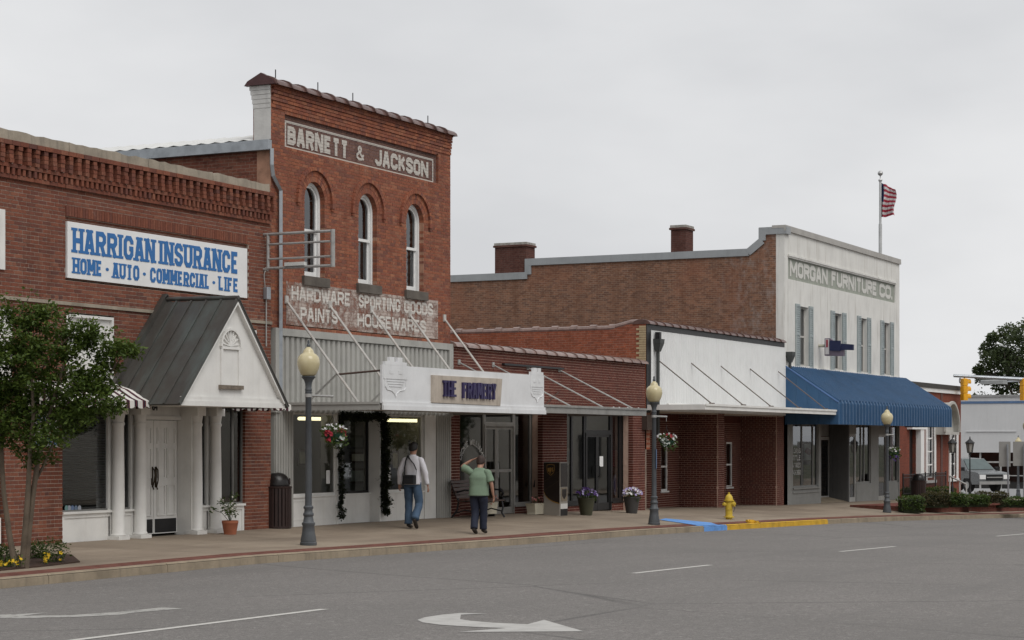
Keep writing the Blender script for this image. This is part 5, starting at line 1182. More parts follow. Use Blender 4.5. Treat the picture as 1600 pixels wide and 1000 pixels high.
# blue metal awning
AY = -1.88; b0, b1 = MX0+.1, sx(1485, AY)
BLA = pm('blue_awning_metal', (.036, .098, .20), .5, .14, 1.6, streak=.22, stain=(.075, .14, .22), spec=.35)
aw = thing('blue_metal_awning', 'blue ribbed metal awning across the front of the furniture store', 'awning', ((b0+b1)/2, 0, 2.3))
m = MB()
prof = [(-.02, 4.26), (AY+.02, 3.06), (AY, 3.0), (AY, 2.30)]
for part_, n in ((0, 66), (1, 40)):
  w = (b1-b0)/n
  for i in range(n):
    for (u0, u1, l0, l1) in ((0, .60, 0, 0), (.60, .66, 0, .07), (.66, .92, .07, .07), (.92, 1, .07, 0)):
        a, b = b0+w*(i+u0), b0+w*(i+u1)
        for k, ((y0, z0), (y1, z1)) in enumerate(zip(prof[:-1], prof[1:])):
            if (k == 0) != (part_ == 0): continue
            nv = [(-.53, .85), (-.53, .85), (-1, 0), (-1, 0)]
            P = lambda u, l, y, z, q: (u, y + nv[q][0]*l, z + nv[q][1]*l)
            m.quad(P(a, l0, y0, z0, k), P(a, l0, y1, z1, k+1), P(b, l1, y1, z1, k+1), P(b, l1, y0, z0, k))
m.build('ribbed_sheet', BLA, aw, fixn=False)
for (X, nm) in ((b0, 'end_panel'), (b1, 'end_panel')):
    m = MB(); m.prism([(0, 2.3), (AY, 2.3), (AY, 3.0), (-.02, 4.26), (0, 4.26)], sideX(X), -.02, .0); ep = m.build(nm, BLA, aw)
    for y in (-.4, -.8, -1.2, -1.6): m = MB(); zt_ = 4.26 + (y+.02)/(AY+.04)*-1.2*1; m.box(X-.03, X-.02, y-.012, y+.012, 2.31, 4.2-1.2*(-y)/1.88); m.build('seam', BLA, ep)
m = MB(); m.box(b0+.02, b1-.02, AY+.05, -.01, 2.34, 2.37); m.build('soffit', GB, aw)
m = MB(); m.tube([(b0-.01, -.02, 4.28), (b0-.01, AY-.0, 3.04)], .03, 6); m.build('edge_trim', pm('blue_trim', (.055, .13, .30), .4), aw)
m = MB(); X = MX0+.2
while X < MX1-.3: L = random.uniform(.3, .9); m.box(X, X+L, -.06-random.uniform(0, .03), -.011, 4.25, 4.30+random.uniform(0, .04)); X += L+random.uniform(0, .1)
m.build('sealant_bead', WHITE, aw)
# small projecting sign
px0 = sx(1279); t = thing('projecting_sign', 'small dark blue and red sign jutting from the white upper front', 'sign', (px0, 0, 4.95)); za, zb_ = sz(1285, 557), sz(1285, 530)
fy0 = -.25; fy1 = -.95
m = MB(); m.tube([(px0, 0, (za+zb_)/2+.05), (px0, fy0, (za+zb_)/2+.05)], .06, 6); m.build('bracket', pm('buff_bracket', (.42, .41, .33), .7), t)
m = MB(); m.prism([(fy0, za+.0), (fy1, za-.02), (fy1, za+.28), (fy0-.25, zb_-.05), (fy0-.2, zb_), (fy0, zb_)], sideX(px0), -.09, .09); m.build('case', pm('grey_violet_case', (.16, .13, .17), .5), t)
m = MB(); m.prism([(fy0-.03, za+.05), (fy0-.17, za+.05), (fy0-.17, zb_-.03), (fy0-.03, zb_-.03)], sideX(px0), -.10, -.091); m.build('white_stripe', pm('stripe_white', (.6, .58, .58), .5), t)
m = MB(); m.prism([(fy0-.06, za+.30), (fy0-.13, za+.30), (fy0-.13, zb_-.05), (fy0-.06, zb_-.05)], sideX(px0), -.106, -.1005); m.build('red_mark', pm('mark_red', (.30, .04, .06), .5), t)
m = MB(); m.prism([(fy0-.2, za+.18), (fy0-.6, za+.16), (fy0-.6, zb_-.1), (fy0-.2, zb_-.08)], sideX(px0), -.13, -.091); m.prism([(fy0-.61, za+.2), (fy0-1.05, za+.18), (fy0-1.05, zb_-.24), (fy0-.61, zb_-.2)], sideX(px0), -.12, .02); m.build('letter_block', pm('sign_navy', (.016, .022, .07), .5), t)

# ------------------------------------------------------------------ 6 brick bank, far white shop
KX0, KX1, KY = MX1+.3, 93.0, 1.0
bk = thing('brick_bank', 'one-storey red brick bank with tall white windows beyond the blue awning', 'building', ((KX0+KX1)/2, KY, -.8))
BKB = bricktex('bank_brick', (.22, .066, .042), (.19, .060, .040), (.15, .065, .048), 'X', (.18, .058, .040), .4, .2)
kz = sz(1460, 604, KY); wins = [(sx(1421, KY), sx(1431, KY), -.75, 2.25), (sx(1448, KY), sx(1459, KY), .1, 2.45), (sx(1484.5, KY), sx(1494, KY), .1, 2.45)]
solid_front(bk, 'front_wall', KX0, KX1, -1.6, kz, KY, .3, wins, BKB)
m = MB(); m.box(KX1-.3, KX1, KY+.3, 16, -1.6, kz); m.box(KX0, KX0+.3, KY+.3, 16, -1.6, kz); m.build('side_wall', BKB, bk)
m = MB(); m.box(sx(1469.5, KY), sx(1472.5, KY), KY-.02, KY-.001, -1.4, kz); m.build('downspout', pm('brown_pipe', (.10, .04, .03), .6), bk)
m = MB(); m.box(KX0, KX1+.1, KY-.08, KY-.001, kz-.26, kz-.08); m.build('cornice', WHITE_C, bk); m = MB(); m.box(KX0, KX1+.14, KY-.13, 16, kz-.08, kz+.12); m.build('roof_edge', pm('dark_shingle', (.06, .055, .05), .9, .3, 9, .6, 30), bk)
for k, (a, b, c, d) in enumerate(wins):
    if k == 0:
        m = MB(); m.box(a-.4, b+.9, KY-.25, KY-.001, 2.25, 2.62); m.box(b+.02, b+.6, KY-.22, KY-.001, -1.0, 2.25); m.build('door_surround', WHITE_C, bk); m = MB(); m.box(a, b, KY+.15, KY+.2, c, d); m.build('door', BLACK, bk)
    else:
        w_ = window_unit(bk, a, b, c, d, KY+.05, WHITE_C, .06, bars=tuple(np.linspace(c, d, 5)[1:-1]), mull=((a+b)/2,)); m = MB(); m.box(a-.25, a, KY-.05, KY+.04, c-.1, d+.1); m.box(b, b+.25, KY-.05, KY+.04, c-.1, d+.1); m.box(a-.3, b+.3, KY-.08, KY+.04, c-.22, c-.1); m.build('casing', WHITE_C, w_)
m = MB(); m.box(KX0+.3, KX1-.3, 1.6, 1.7, -1.4, kz-.3); m.build('interior', ROOM_D, bk)
# barrel canopy
YC = .5; va, vb = sx(1477, YC), sx(1499, YC); rr = (vb-va)/2; zc_ = 2.155; ring = [(va+rr+rr*math.cos(a), zc_+1.34*math.sin(a)) for a in np.linspace(0, math.pi, 13)]
bc = thing('barrel_canopy', 'grey barrel-vaulted entrance canopy poking out past the blue awning', 'canopy', (va+rr, 0, zc_)); m = MB()
for (p, q) in zip(ring[:-1], ring[1:]): m.quad((p[0], YC, p[1]), (q[0], YC, q[1]), (q[0], KY, q[1]), (p[0], KY, p[1]))
m.build('vault', pm('canopy_offwhite', (.45, .44, .41), .7), bc, smooth=True, fixn=False)
m = MB()
for (p, q) in zip(ring[:-1], ring[1:]): m.beam((p[0], YC, p[1]), (q[0], YC, q[1]), .1, .12)
m.build('arch_rim', MATS['canopy_offwhite'], bc); m = MB(); m.add([(p[0], YC+.25, p[1]) for p in ring], [tuple(range(13))]); m.build('tympanum', MATS['canopy_offwhite'], bc)
m = MB(); m.box(va, vb, YC, KY, zc_-.12, zc_); m.build('soffit', MATS['canopy_offwhite'], bc)
FX = 125.0; fwz = szx(1550, 619, FX)
fw = thing('far_white_building', 'long low white building across the side street at the right edge', 'building', (FX, 5, -1.7)); gzf = szx(1550, 766, FX)
def fy_(px): return sy(px, FX)
hl = [(fy_(1618), fy_(1513), gzf+.1, szx(1550, 707, FX))]
solid = MB()
FWM = pm('far_white_paint', (.60, .605, .61), .8, .06, .6, streak=.12)
y0, y1 = -4.0, 16.0
solid.prism([(y0, -2.6), (hl[0][0], -2.6), (hl[0][0], fwz), (y0, fwz)], sideX(FX), 0, .4); solid.prism([(hl[0][1], -2.6), (y1, -2.6), (y1, fwz), (hl[0][1], fwz)], sideX(FX), 0, .4)
solid.prism([(hl[0][0], hl[0][3]), (hl[0][1], hl[0][3]), (hl[0][1], fwz), (hl[0][0], fwz)], sideX(FX), 0, .4); solid.prism([(hl[0][0], -2.6), (hl[0][1], -2.6), (hl[0][1], hl[0][2]), (hl[0][0], hl[0][2])], sideX(FX), 0, .4)
solid.build('street_wall', FWM, fw)
m = MB(); m.box(FX, FX+20, y0, y0+.4, -2.6, fwz); m.box(FX, FX+20, y1-.4, y1, -2.6, fwz); m.box(FX+.4, FX+20, y0+.4, y1-.4, fwz-.5, fwz-.4); m.build('other_walls', FWM, fw)
m = MB(); m.box(FX-.08, FX-.001, y0, y1, fwz-.05, fwz+.08); m.build('coping', pm('coping_dim', (.30, .30, .30), .8), fw)
m = MB(); zz = szx(1550, 628, FX); m.box(FX-.03, FX-.001, y0, y1, zz-.1, zz+.05); m.build('blue_stripe', pm('stripe_blue', (.10, .17, .30), .7), fw)
m = MB(); zz = szx(1550, 674, FX); m.box(FX-.05, FX-.001, fy_(1588), fy_(1510), zz-.03, zz+.03); m.build('ledge', FWM, fw)
fr_ = MB(); ga, gb_ = hl[0][0], hl[0][1]; yy = [fy_(1513), fy_(1531), fy_(1563), fy_(1590), fy_(1618)]
for y in yy: fr_.box(FX+.1, FX+.2, y-.05, y+.05, hl[0][2], hl[0][3])
zt1 = szx(1550, 722, FX); fr_.box(FX+.1, FX+.2, yy[-1], yy[1], zt1-.05, zt1+.05); fr_.box(FX+.1, FX+.2, yy[-1], yy[1], szx(1550, 743, FX)-.03, szx(1550, 743, FX)+.03)
fr_.build('shopfront_frame', pm('far_frame', (.42, .42, .41), .6), fw)
m = MB(); m.quad((FX+.15, ga, hl[0][2]), (FX+.15, gb_, hl[0][2]), (FX+.15, gb_, hl[0][3]), (FX+.15, ga, hl[0][3])); m.build('pane', GLASS, fw, fixn=False)
m = MB(); m.box(FX+2, FX+2.1, ga-2, gb_+2, -2.5, hl[0][3]+.3); m.build('interior', pm('far_room', (.05, .05, .05), .9), fw)
# ================================================================== STREET THINGS
LEAF = leafm('leaf_green', (.036, .064, .010), (.066, .108, .016), (.125, .172, .032))
LEAF_H = leafm('hedge_green', (.028, .050, .012), (.055, .095, .020), (.10, .15, .035)); LEAF_BR = leafm('hedge_brown', (.04, .035, .018), (.075, .062, .03), (.11, .095, .045))
LEAF_O = leafm('oak_green', (.036, .050, .024), (.060, .082, .038), (.10, .13, .06))
BARK = pm('smooth_bark', (.135, .105, .075), .85, .35, 5, .5, 40, streak=.4); BARK_D = pm('dark_bark', (.06, .05, .04), .95, .3, 5, .5, 30)
# ------------------------------------------------------------------ lamp posts
POST = pm('lamp_post_grey', (.075, .082, .090), .5, .18, 4, .15, 40, streak=.35, stain=(.15, .15, .15))
g = NG('frosted_globe'); g.col(g.ramp(g.noise(4, 3), [(.3, (.50, .43, .25)), (.7, (.60, .53, .34))])); g.b.inputs['Roughness'].default_value = .22; g.b.inputs['Subsurface Weight'].default_value = .0; GLOBE = g.m
BULB = pm('bulb_glow_white', (.75, .70, .5), .4)
def make_lamp(arm=True):
    t = thing('lamp_post', 'x', 'street lamp', group='acorn street lamps')
    m = MB(); m.lathe([(.145, 0), (.15, .02), (.15, .05), (.138, .06), (.142, .09), (.115, .22), (.105, .34), (.118, .36), (.118, .39), (.095, .41), (.08, .50), (.095, .52), (.095, .55), (.078, .57), (.072, .62), (.088, .645), (.088, .67), (.066, .69)], 16, flute=.03); m.build('base', POST, t, smooth=True, world=False)
    m = MB(); m.lathe([(.062, .69), (.052, 2.62), (.06, 2.63), (.06, 2.67), (.05, 2.68)], 16, flute=.04); m.build('shaft', POST, t, smooth=True, world=False)
    m = MB(); m.lathe([(.05, 2.67), (.062, 2.69), (.062, 2.71), (.052, 2.73), (.058, 2.80), (.082, 2.87), (.115, 2.905), (.125, 2.925), (.10, 2.94)], 16); m.build('capital', POST, t, smooth=True, world=False)
    m = MB(); m.lathe([(.105, 2.94), (.135, 2.97), (.175, 3.05), (.198, 3.14), (.198, 3.20), (.178, 3.27), (.135, 3.315), (.10, 3.335), (.092, 3.36), (.085, 3.385), (.05, 3.42), (.03, 3.44)], 20); gl = m.build('globe', GLOBE, t, smooth='all', world=False)
    m = MB(); m.lathe([(.028, 3.44), (.036, 3.46), (.03, 3.49), (.018, 3.50), (.022, 3.53), (.012, 3.56)], 10); m.build('finial', POST, t, smooth=True, world=False)
    if arm:
        m = MB(); m.tube([(0, 0, 2.60), (.80, 0, 2.60)], .021, 8); m.lathe([(.064, 2.57), (.064, 2.63)], 12); m.tube([(.78, 0, 2.58), (.78, 0, 2.5), (.80, 0, 2.48)], .008, 5); m.build('basket_arm', PIPE, t, smooth=True, world=False)
    return t
def make_basket():
    t = thing('hanging_basket', 'x', 'flower basket', group='hanging flower baskets')
    m = MB(); m.lathe([(.10, -.34), (.17, -.22), (.19, -.18), (.18, -.18)], 14); m.build('pot', pm('pot_green', (.012, .055, .03), .5), t, smooth=True, world=False)
    m = MB()
    for k in range(3): a = 2.1*k; m.tube([(0, 0, .13), (.17*math.cos(a), .17*math.sin(a), -.2)], .004, 4)
    m.tube([(0, 0, .13), (0, 0, .2)], .006, 4); m.build('hanger_wire', DARKM, t, world=False)
    return t
def fill_basket(t, cols, nl=170, rad=.23):
    m = MB(); leaves(m, [(0, 0, -.14), (.10, -.1, -.3), (-.12, -.05, -.32)], [(rad, rad, .13), .12, .11], [nl, nl//3, nl//3], .075, shell=.3); m.build('foliage', LEAF_H, t, world=False, kind='stuff', fixn=False)
    for c, mat in cols:
        m = MB(); n = 26; d = RNG.normal(size=(n, 3)); d /= np.linalg.norm(d, axis=1)[:, None]; d[:, 2] = np.where(RNG.random(n) < .6, abs(d[:, 2])*.6, -abs(d[:, 2])*1.2)
        petals(m, np.array(c[0]) + d*np.array(c[1]), .036); m.build('blossoms', mat, t, world=False, kind='stuff', fixn=False)
F_W, F_R, F_P, F_Y = pm('petal_white', (.62, .60, .60), .7, .1), pm('petal_red', (.30, .02, .035), .7, .2), pm('petal_purple', (.055, .02, .13), .7, .3), pm('petal_yellow', (.65, .42, .015), .7, .15)
F_LV, F_S, F_PK = pm('petal_lilac', (.36, .30, .52), .7, .2), pm('silver_leaf', (.33, .36, .33), .8, .2), pm('petal_salmon', (.34, .13, .115), .8, .3)
lamp0 = make_lamp()
lamp_spec = [((482, 852), 'grey acorn lamp post nearest the camera, in front of the frame shop'), ((1022, 820), 'grey acorn lamp post beside the blue kerb ramp'), ((1386, 801), 'grey acorn lamp post in front of the blue awning'), (None, 'acorn lamp post cut off by the right picture edge'), (None, 'small far acorn lamp post behind the sign backs at right')]
spots = []
for i, (pp, lb) in enumerate(lamp_spec):
    if pp: p = hit(*pp)
    elif i == 3: p = at_depth(1607, 700, 71); p.z = zwalk(p.x, p.y)
    else: p = at_depth(1591, 776, 115)
    l_ = lamp0 if i == 0 else copy_tree(lamp0)
    l_.location = p; l_['label'] = lb; spots.append(p)
    if i == 0: l_.scale = (1, 1, 1)
for i, (p, cols, lb) in enumerate(((spots[0], [(((.05, 0, -.1), (.2, .2, .14)), F_W), (((.2, -.05, -.17), (.07, .08, .12)), F_R), (((-.2, -.02, -.2), (.06, .08, .1)), F_R), (((.02, -.1, -.28), (.10, .1, .1)), F_S)], 'hanging basket with red and silver plants by the nearest lamp post'),
                             (spots[1], [(((0, 0, -.08), (.22, .22, .12)), F_W), (((.0, -.05, -.12), (.12, .12, .14)), F_R), (((.18, -.05, -.2), (.1, .1, .12)), F_S), (((-.2, -.05, -.2), (.08, .1, .1)), F_S)], 'hanging basket with white flowers on the lamp by the blue ramp'),
                             (spots[2], [(((.05, 0, -.1), (.2, .2, .12)), F_W), (((-.1, -.05, -.36), (.14, .14, .1)), F_P)], 'hanging basket with purple trailing flowers under the blue awning lamp'))):
    b = make_basket(); b.location = (p.x+.80, p.y, p.z+2.20-(.08 if i == 0 else 0)); b['label'] = lb; fill_basket(b, cols)
# parking sign on lamp 2
p = spots[1]; t = thing('parking_plate', 'small blue and white parking plate on the lamp post by the blue ramp', 'sign', (p.x+.06, p.y, p.z+1.35)); m = MB(); m.box(.0, .02, -.15, .15, 0, .46); m.build('plate', pm('plate_blue', (.10, .15, .25), .5), t, world=False); m = MB(); m.box(-.004, .0, -.1, .1, .06, .22); m.build('white_patch', WHITE_C, t, world=False)
t.location.x = p.x + .07; t.rotation_euler.z = R(-60)
# ------------------------------------------------------------------ litter bins
BIN = pm('bin_brown', (.030, .016, .014), .45, .2, 6); BIN_D = pm('bin_dark', (.012, .010, .010), .35, .2, 6)
def make_bin():
    t = thing('litter_bin', 'x', 'trash can', group='slatted litter bins')
    m = MB(); m.lathe([(.235, .03), (.235, .80)], 16); m.build('liner', BIN_D, t, world=False); m = MB(); m.lathe([(.285, .0), (.285, .05), (.27, .05), (.27, .0)], 20); m.build('bottom_ring', BIN, t, world=False)
    m = MB(); m.lathe([(.29, .79), (.298, .80), (.298, .83), (.25, .835)], 20); m.build('top_ring', BIN, t, world=False, smooth=True)
    sl = MB(); sl.cbox(-.028, .028, -.012, .012, .03, .80, .004); me = None
    for k in range(24):
        a = 2*math.pi*k/24
        if me is None: o = sl.build('slat', BIN, t, world=False); me = o.data
        else: o = link('slat', me, t)
        o.location = (.275*math.cos(a), .275*math.sin(a), 0); o.rotation_euler.z = a + math.pi/2
    m = MB(); m.lathe([(.25, .83), (.25, .86), (.24, .95), (.20, 1.03), (.13, 1.085), (.05, 1.105), (.001, 1.107)], 20); l_ = m.build('dome_lid', BIN_D, t, world=False, smooth='all')
    m = MB(); m.tube([(.08, -.25, .87), (.10, -.235, .98), (.16, -.19, .985), (.2, -.16, .87)], .014, 6); m.build('flap_rim', BIN, l_, world=False)
    return t
b0_ = make_bin(); b0_.location = hit(433, 825); b0_['label'] = 'brown slatted litter bin with dome lid beside the frame shop'
b1_ = copy_tree(b0_); q = at_depth(1435, 780, 79); q.z = zwalk(q.x, q.y); b1_.location = q; b1_['label'] = 'brown slatted litter bin behind the hedge near the bank'
# ------------------------------------------------------------------ bench
bx = thing('park_bench', 'dark slatted bench with curled iron arms by the brick pier', 'bench', (41.05, -.12, zwalk(41, -.3)))
for k in range(5): z = .46+.085*k; y = -.16+.035*k; m = MB(); m.obox((0, y+.0, z+.04), (1.5, .022, .065), Euler((R(-14), 0, 0)).to_matrix()); m.build('back_slat', WOOD, bx, world=False)
for k in range(5): m = MB(); m.obox((0, -.62+.1*k, .42-.012*abs(k-2)), (1.5, .078, .025)); m.build('seat_slat', WOOD, bx, world=False)
for xx in (-.66, .66):
    m = MB(); m.tube([(xx, -.70, 0), (xx, -.63, .10), (xx, -.66, .25), (xx, -.62, .40), (xx, -.4, .40), (xx, -.18, .40), (xx, -.06, .62), (xx, .02, .88)], .024, 6); m.tube([(xx, -.18, .40), (xx, -.14, .2), (xx, -.05, .08), (xx, .02, 0)], .024, 6)
    m.tube([(xx, -.12, .60), (xx, -.35, .66), (xx, -.58, .64), (xx, -.68, .56), (xx, -.64, .48), (xx, -.56, .50)], .022, 6); m.tube([(xx, -.62, .14), (xx, -.35, .2), (xx, -.1, .12)], .016, 6); m.build('iron_end', DARKM, bx, world=False, smooth=True)
# ------------------------------------------------------------------ parcel drop box
p = hit(875, 806); t = thing('parcel_drop_box', 'dark brown and beige parcel drop box with ups shield beside the shop door', 'drop box', p); w, d, h = .46, .46, 1.34
BEI = pm('box_beige', (.30, .275, .24), .6, .1); BRN = pm('box_brown', (.018, .011, .008), .4, .2, 4); GOLD = pm('shield_gold', (.30, .17, .045), .5); LINE = pm('box_line', (.05, .035, .02), .5)
m = MB(); m.cbox(0, w, 0, d, 0, h, .015); m.build('body', BEI, t, world=False)
fm = lambda u, v, dd: (dd, d-u, v)          # the face turned up the street
sw = [(.012, .60), (.06, .50), (.14, .42), (.25, .36), (.36, .325), (.45, .30), (.45, h-.015), (.012, h-.015)]
m = MB(); m.prism(sw, fm, -.006, -.0005); bp_ = m.build('brown_side', BRN, t, world=False)
m = MB(); m.prism([(u, v+.015) for u, v in sw[:6]] + [(u, v-.012) for u, v in sw[:6]][::-1], fm, -.008, -.0065); m.build('swoosh_line', GOLD, t, world=False)
sc_ = .5; sp_ = [(.10, 1.27), (.17, 1.285), (.24, 1.285), (.31, 1.27), (.315, 1.15), (.29, 1.07), (.205, 1.0), (.12, 1.07), (.095, 1.15)]
m = MB(); m.prism(sp_, fm, -.010, -.0065); m.build('shield', GOLD, t, world=False); cxs, cys = .205, 1.15
m = MB(); m.prism([(cxs+(u-cxs)*.9, cys+(v-cys)*.9) for u, v in sp_], fm, -.0125, -.0103); m.build('shield_field', BRN, t, world=False)
m = MB(); letters(m, 'ups', .125, .285, 1.10, 1.255, lambda u, v, dd: fm(u, v, dd-.0135), .15, .3, depth=.003); m.build('lettering', GOLD, t, world=False, fixn=False)
m = MB(); 
for zz in (.62, .85): m.prism([(.03, zz-.0), (.45, zz+.26), (.45, zz+.27), (.03, zz+.012)], fm, -.009, -.0068)
m.build('pin_stripes', LINE, t, world=False)
m = MB(); m.box(.03, w-.03, -.006, -.0005, .72, h-.03); m.build('front_brown', BRN, t, world=False); m = MB(); m.box(.05, w-.05, -.008, -.0005, .36, .70); m.build('chute_door', pm('chute_tan', (.22, .18, .13), .6), t, world=False)
m = MB(); m.prism([(.1, .66), (w-.1, .66), (w-.1, .5), (w/2, .4), (.1, .5)], lambda u, v, dd: (u, dd, v), -.011, -.0085); m.build('front_shield', BRN, t, world=False); m = MB(); m.box(.03, w-.03, -.008, -.0005, .17, .30); m.build('label_plate', WHITE, t, world=False); m = MB(); m.box(.03, w-.03, -.006, -.0005, .0, .165); m.build('foot_panel', BLACK, t, world=False)
# ------------------------------------------------------------------ pots and planters
def pot(label, p, r0, r1, h, mat, name='flower_pot'):
    t = thing(name, label, 'planter', p); m = MB(); m.lathe([(r0, 0), (r0*1.01, .02), (r1*.97, h-.05), (r1, h-.045), (r1, h), (r1*.9, h), (r1*.86, h-.05)], 20); m.build('pot', mat, t, world=False, smooth=True); m = MB(); m.lathe([(r1*.86, h-.06), (r1*.5, h-.04), (.001, h-.03)], 14); m.build('soil', SOIL, t, world=False); return t
p = hit(359.5, 835); t = pot('terracotta pot with a leggy flowering plant beside the white columns', p, .115, .155, .26, pm('terracotta', (.36, .125, .065), .8, .2, 5, .2, 60))
m = MB(); st = []
for k in range(11):
    a = RNG.uniform(0, 6.28); rr_ = RNG.uniform(.08, .30); hh_ = RNG.uniform(.12, .34); e = np.array((rr_*math.cos(a), rr_*math.sin(a), .26+hh_)); st.append(e); m.tube([(0, 0, .22), (e[0]*.5, e[1]*.5, .26+hh_*.7), tuple(e)], .005, 4)
st += [np.array((.09, 0, .62)), np.array((.14, 0, .72)), np.array((.10, .02, .50))]; m.tube([(0, 0, .22), (.08, 0, .55), (.13, 0, .74)], .005, 4); m.build('stems', LEAF_H, t, world=False)
m = MB(); leaves(m, st, [.07]*len(st), [16]*len(st), .06, shell=.1); m.build('foliage', LEAF_H, t, world=False, kind='stuff', fixn=False); m = MB(); petals(m, [e + RNG.normal(size=3)*.04 for e in st for _ in range(2)], .022); m.build('blossoms', pm('petal_pale', (.55, .52, .45), .8), t, world=False, kind='stuff', fixn=False)
for (px, py, lb, mat, mix_) in ((916, 805, 'tall olive pot of dark purple petunias left of the black shop door', pm('pot_olive', (.055, .055, .03), .6, .2, 4), ((F_P, 46), (F_LV, 12))), (987, 802, 'tall charcoal pot of white and lilac petunias right of the black shop door', pm('pot_charcoal', (.05, .047, .045), .6, .25, 4), ((F_LV, 40), (F_W, 26)))):
    p = hit(px, py); t = pot(lb, p, .15, .225, .45, mat)
    m = MB(); leaves(m, [(0, 0, .50), (.16, -.1, .42), (-.05, -.14, .44)], [(.25, .25, .13), .1, .1], [220, 60, 40], .06, shell=.2); m.build('foliage', LEAF_H, t, world=False, kind='stuff', fixn=False)
    for fm_, n in mix_:
        m = MB(); d_ = RNG.normal(size=(n, 3)); d_ /= np.linalg.norm(d_, axis=1)[:, None]; d_[:, 2] = abs(d_[:, 2]); petals(m, np.array((-.02, -.02, .50)) + d_*np.array((.27, .27, .19)), .045); m.build('blossoms', fm_, t, world=False, kind='stuff', fixn=False)
CRM = pm('cream_planter', (.52, .48, .38), .7, .12, 4)
for (a, b, yy, zz, lb) in ((sx(828, -.25), sx(857, -.25), -.25, sz(840, 803, -.25), 'cream trough of faded pink flowers below the right shop window'), (sx(753, -.2), sx(771, -.2), -.2, sz(760, 803, -.2), 'cream trough half hidden behind the man in green')):
    g0 = zwalk((a+b)/2, yy); t = thing('flower_trough', lb, 'planter', ((a+b)/2, yy, g0), group='cream flower troughs'); w = (b-a)/2; h = .27
    m = MB(); vs = [(sx_*w*k, sy_*.13*k, z) for z, k in ((zz-g0, .88), (zz-g0+.05, .86), (zz-g0+.2, .93), (zz-g0+h, 1.0)) for sx_, sy_ in ((-1,-1),(1,-1),(1,1),(-1,1))]; m.add(vs, [(k*4+i, k*4+(i+1)%4, k*4+4+(i+1)%4, k*4+4+i) for k in range(3) for i in range(4)]+[(0,1,2,3),(12,13,14,15)]); m.build('trough', CRM, t, world=False)
    for s__ in (-1, 1): m = MB(); m.box(s__*w*.7-.03, s__*w*.7+.03, -.08, .08, 0, zz-g0); m.build('foot', BLACK, t, world=False)
    m = MB(); leaves(m, [(0, 0, zz-g0+h+.03)], [(w*.95, .14, .12)], [150], .07, shell=.1, up=1); m.build('foliage', leafm('dry_leaf', (.05, .04, .02), (.08, .06, .03), (.11, .09, .04)) if 'dry_leaf' not in MATS else MATS['dry_leaf'], t, world=False, kind='stuff', fixn=False)
    m = MB(); petals(m, np.c_[RNG.uniform(-w, w, 36), RNG.uniform(-.16, .05, 36), zz-g0+h+RNG.uniform(-.05, .16, 36)], .03); m.build('blossoms', F_PK, t, world=False, kind='stuff', fixn=False)
# ------------------------------------------------------------------ garland round the entry
t = thing('garland', 'dark leafy garland framing the entry of the frame shop', 'garland', (W2[0], 0, 0)); GR = leafm('garland_green', (.006, .009, .006), (.011, .016, .010), (.02, .028, .016))
path = [(W2[0]+.05, -.05, .12+.07*k) for k in range(32)] + [(W2[0]+.12+(W2[1]-W2[0]-.1)*k/13, -.05, 2.26-.05*math.sin(k)) for k in range(14)] + [(W2[1]+.10, -.06, 2.22-.07*k) for k in range(30)]
m = MB(); leaves(m, [np.array(q)+RNG.normal(size=3)*.025 for q in path], [(.06 if i < 32 else .105) + .025*math.sin(i*.9) for i in range(len(path))], [(60 if i < 32 else 150) for i in range(len(path))], .06, shell=.0); m.build('foliage', GR, t, kind='stuff', fixn=False); m = MB(); m.tube(path, .012, 5); m.build('wire', DARKM, t)
# ------------------------------------------------------------------ fire hydrant
HYD = pm('hydrant_yellow', (.56, .40, .045), .5, .18, 5, .2, 50, streak=.3, stain=(.25, .17, .04)); p = hit(1139, 811.5); t = thing('fire_hydrant', 'yellow fire hydrant on the sidewalk behind the yellow kerb', 'hydrant', p); t.scale = (.93, .93, .93)
m = MB(); m.lathe([(.10, 0), (.10, .05), (.155, .055), (.155, .085), (.11, .09), (.105, .12), (.103, .28), (.115, .285), (.115, .30), (.105, .305), (.108, .52), (.15, .53), (.15, .56), (.118, .565), (.115, .60), (.095, .67), (.055, .715), (.032, .73), (.032, .775), (.001, .78)], 18); m.build('barrel', HYD, t, world=False, smooth=True)
rot = [Vector((0, -1, 0)), Vector((.8, -.6, 0)), Vector((-.8, .6, 0))]
for v, r_, L in ((rot[0], .075, .18), (rot[1], .055, .2), (rot[2], .055, .19)):
    m = MB(); m.tube([v*.08+Vector((0, 0, .44)), v*(L-.05)+Vector((0, 0, .44))], r_*.85, 10); m.tube([v*(L-.05)+Vector((0, 0, .44)), v*L+Vector((0, 0, .44))], r_, 8); m.tube([v*L+Vector((0, 0, .44)), v*(L+.03)+Vector((0, 0, .44))], .022, 5); m.build('outlet_cap', HYD, t, world=False, smooth=True)
m = MB(); m.tube([rot[1]*.18+Vector((0, 0, .40)), rot[1]*.2+Vector((0, 0, .3)), rot[1]*.15+Vector((0, 0, .22))], .008, 4); m.build('chain', DARKM, t, world=False)
m = MB(); m.lathe([(.085, -.02), (.085, .03)], 10); m.build('foot', pm('rust', (.09, .045, .025), .9), t, world=False)
# broken bits at the kerb
t = MB(); pp = hit(1207, 819)
for k in range(7): q = hit(1203+k*2.2, 818); q.y = yk(q.x)+random.uniform(.05, .22); q.z = zwalk(q.x, q.y); t.obox((q.x, q.y, q.z+.02), (.2*random.uniform(.5, 1.3), .14, .06), Euler((random.uniform(-.4, .4), random.uniform(-.3, .3), random.uniform(0, 3))).to_matrix())
tag(t.build('kerb_rubble', YEL), 'broken yellow kerb pieces lying by the gutter', 'rubble', kind='stuff')

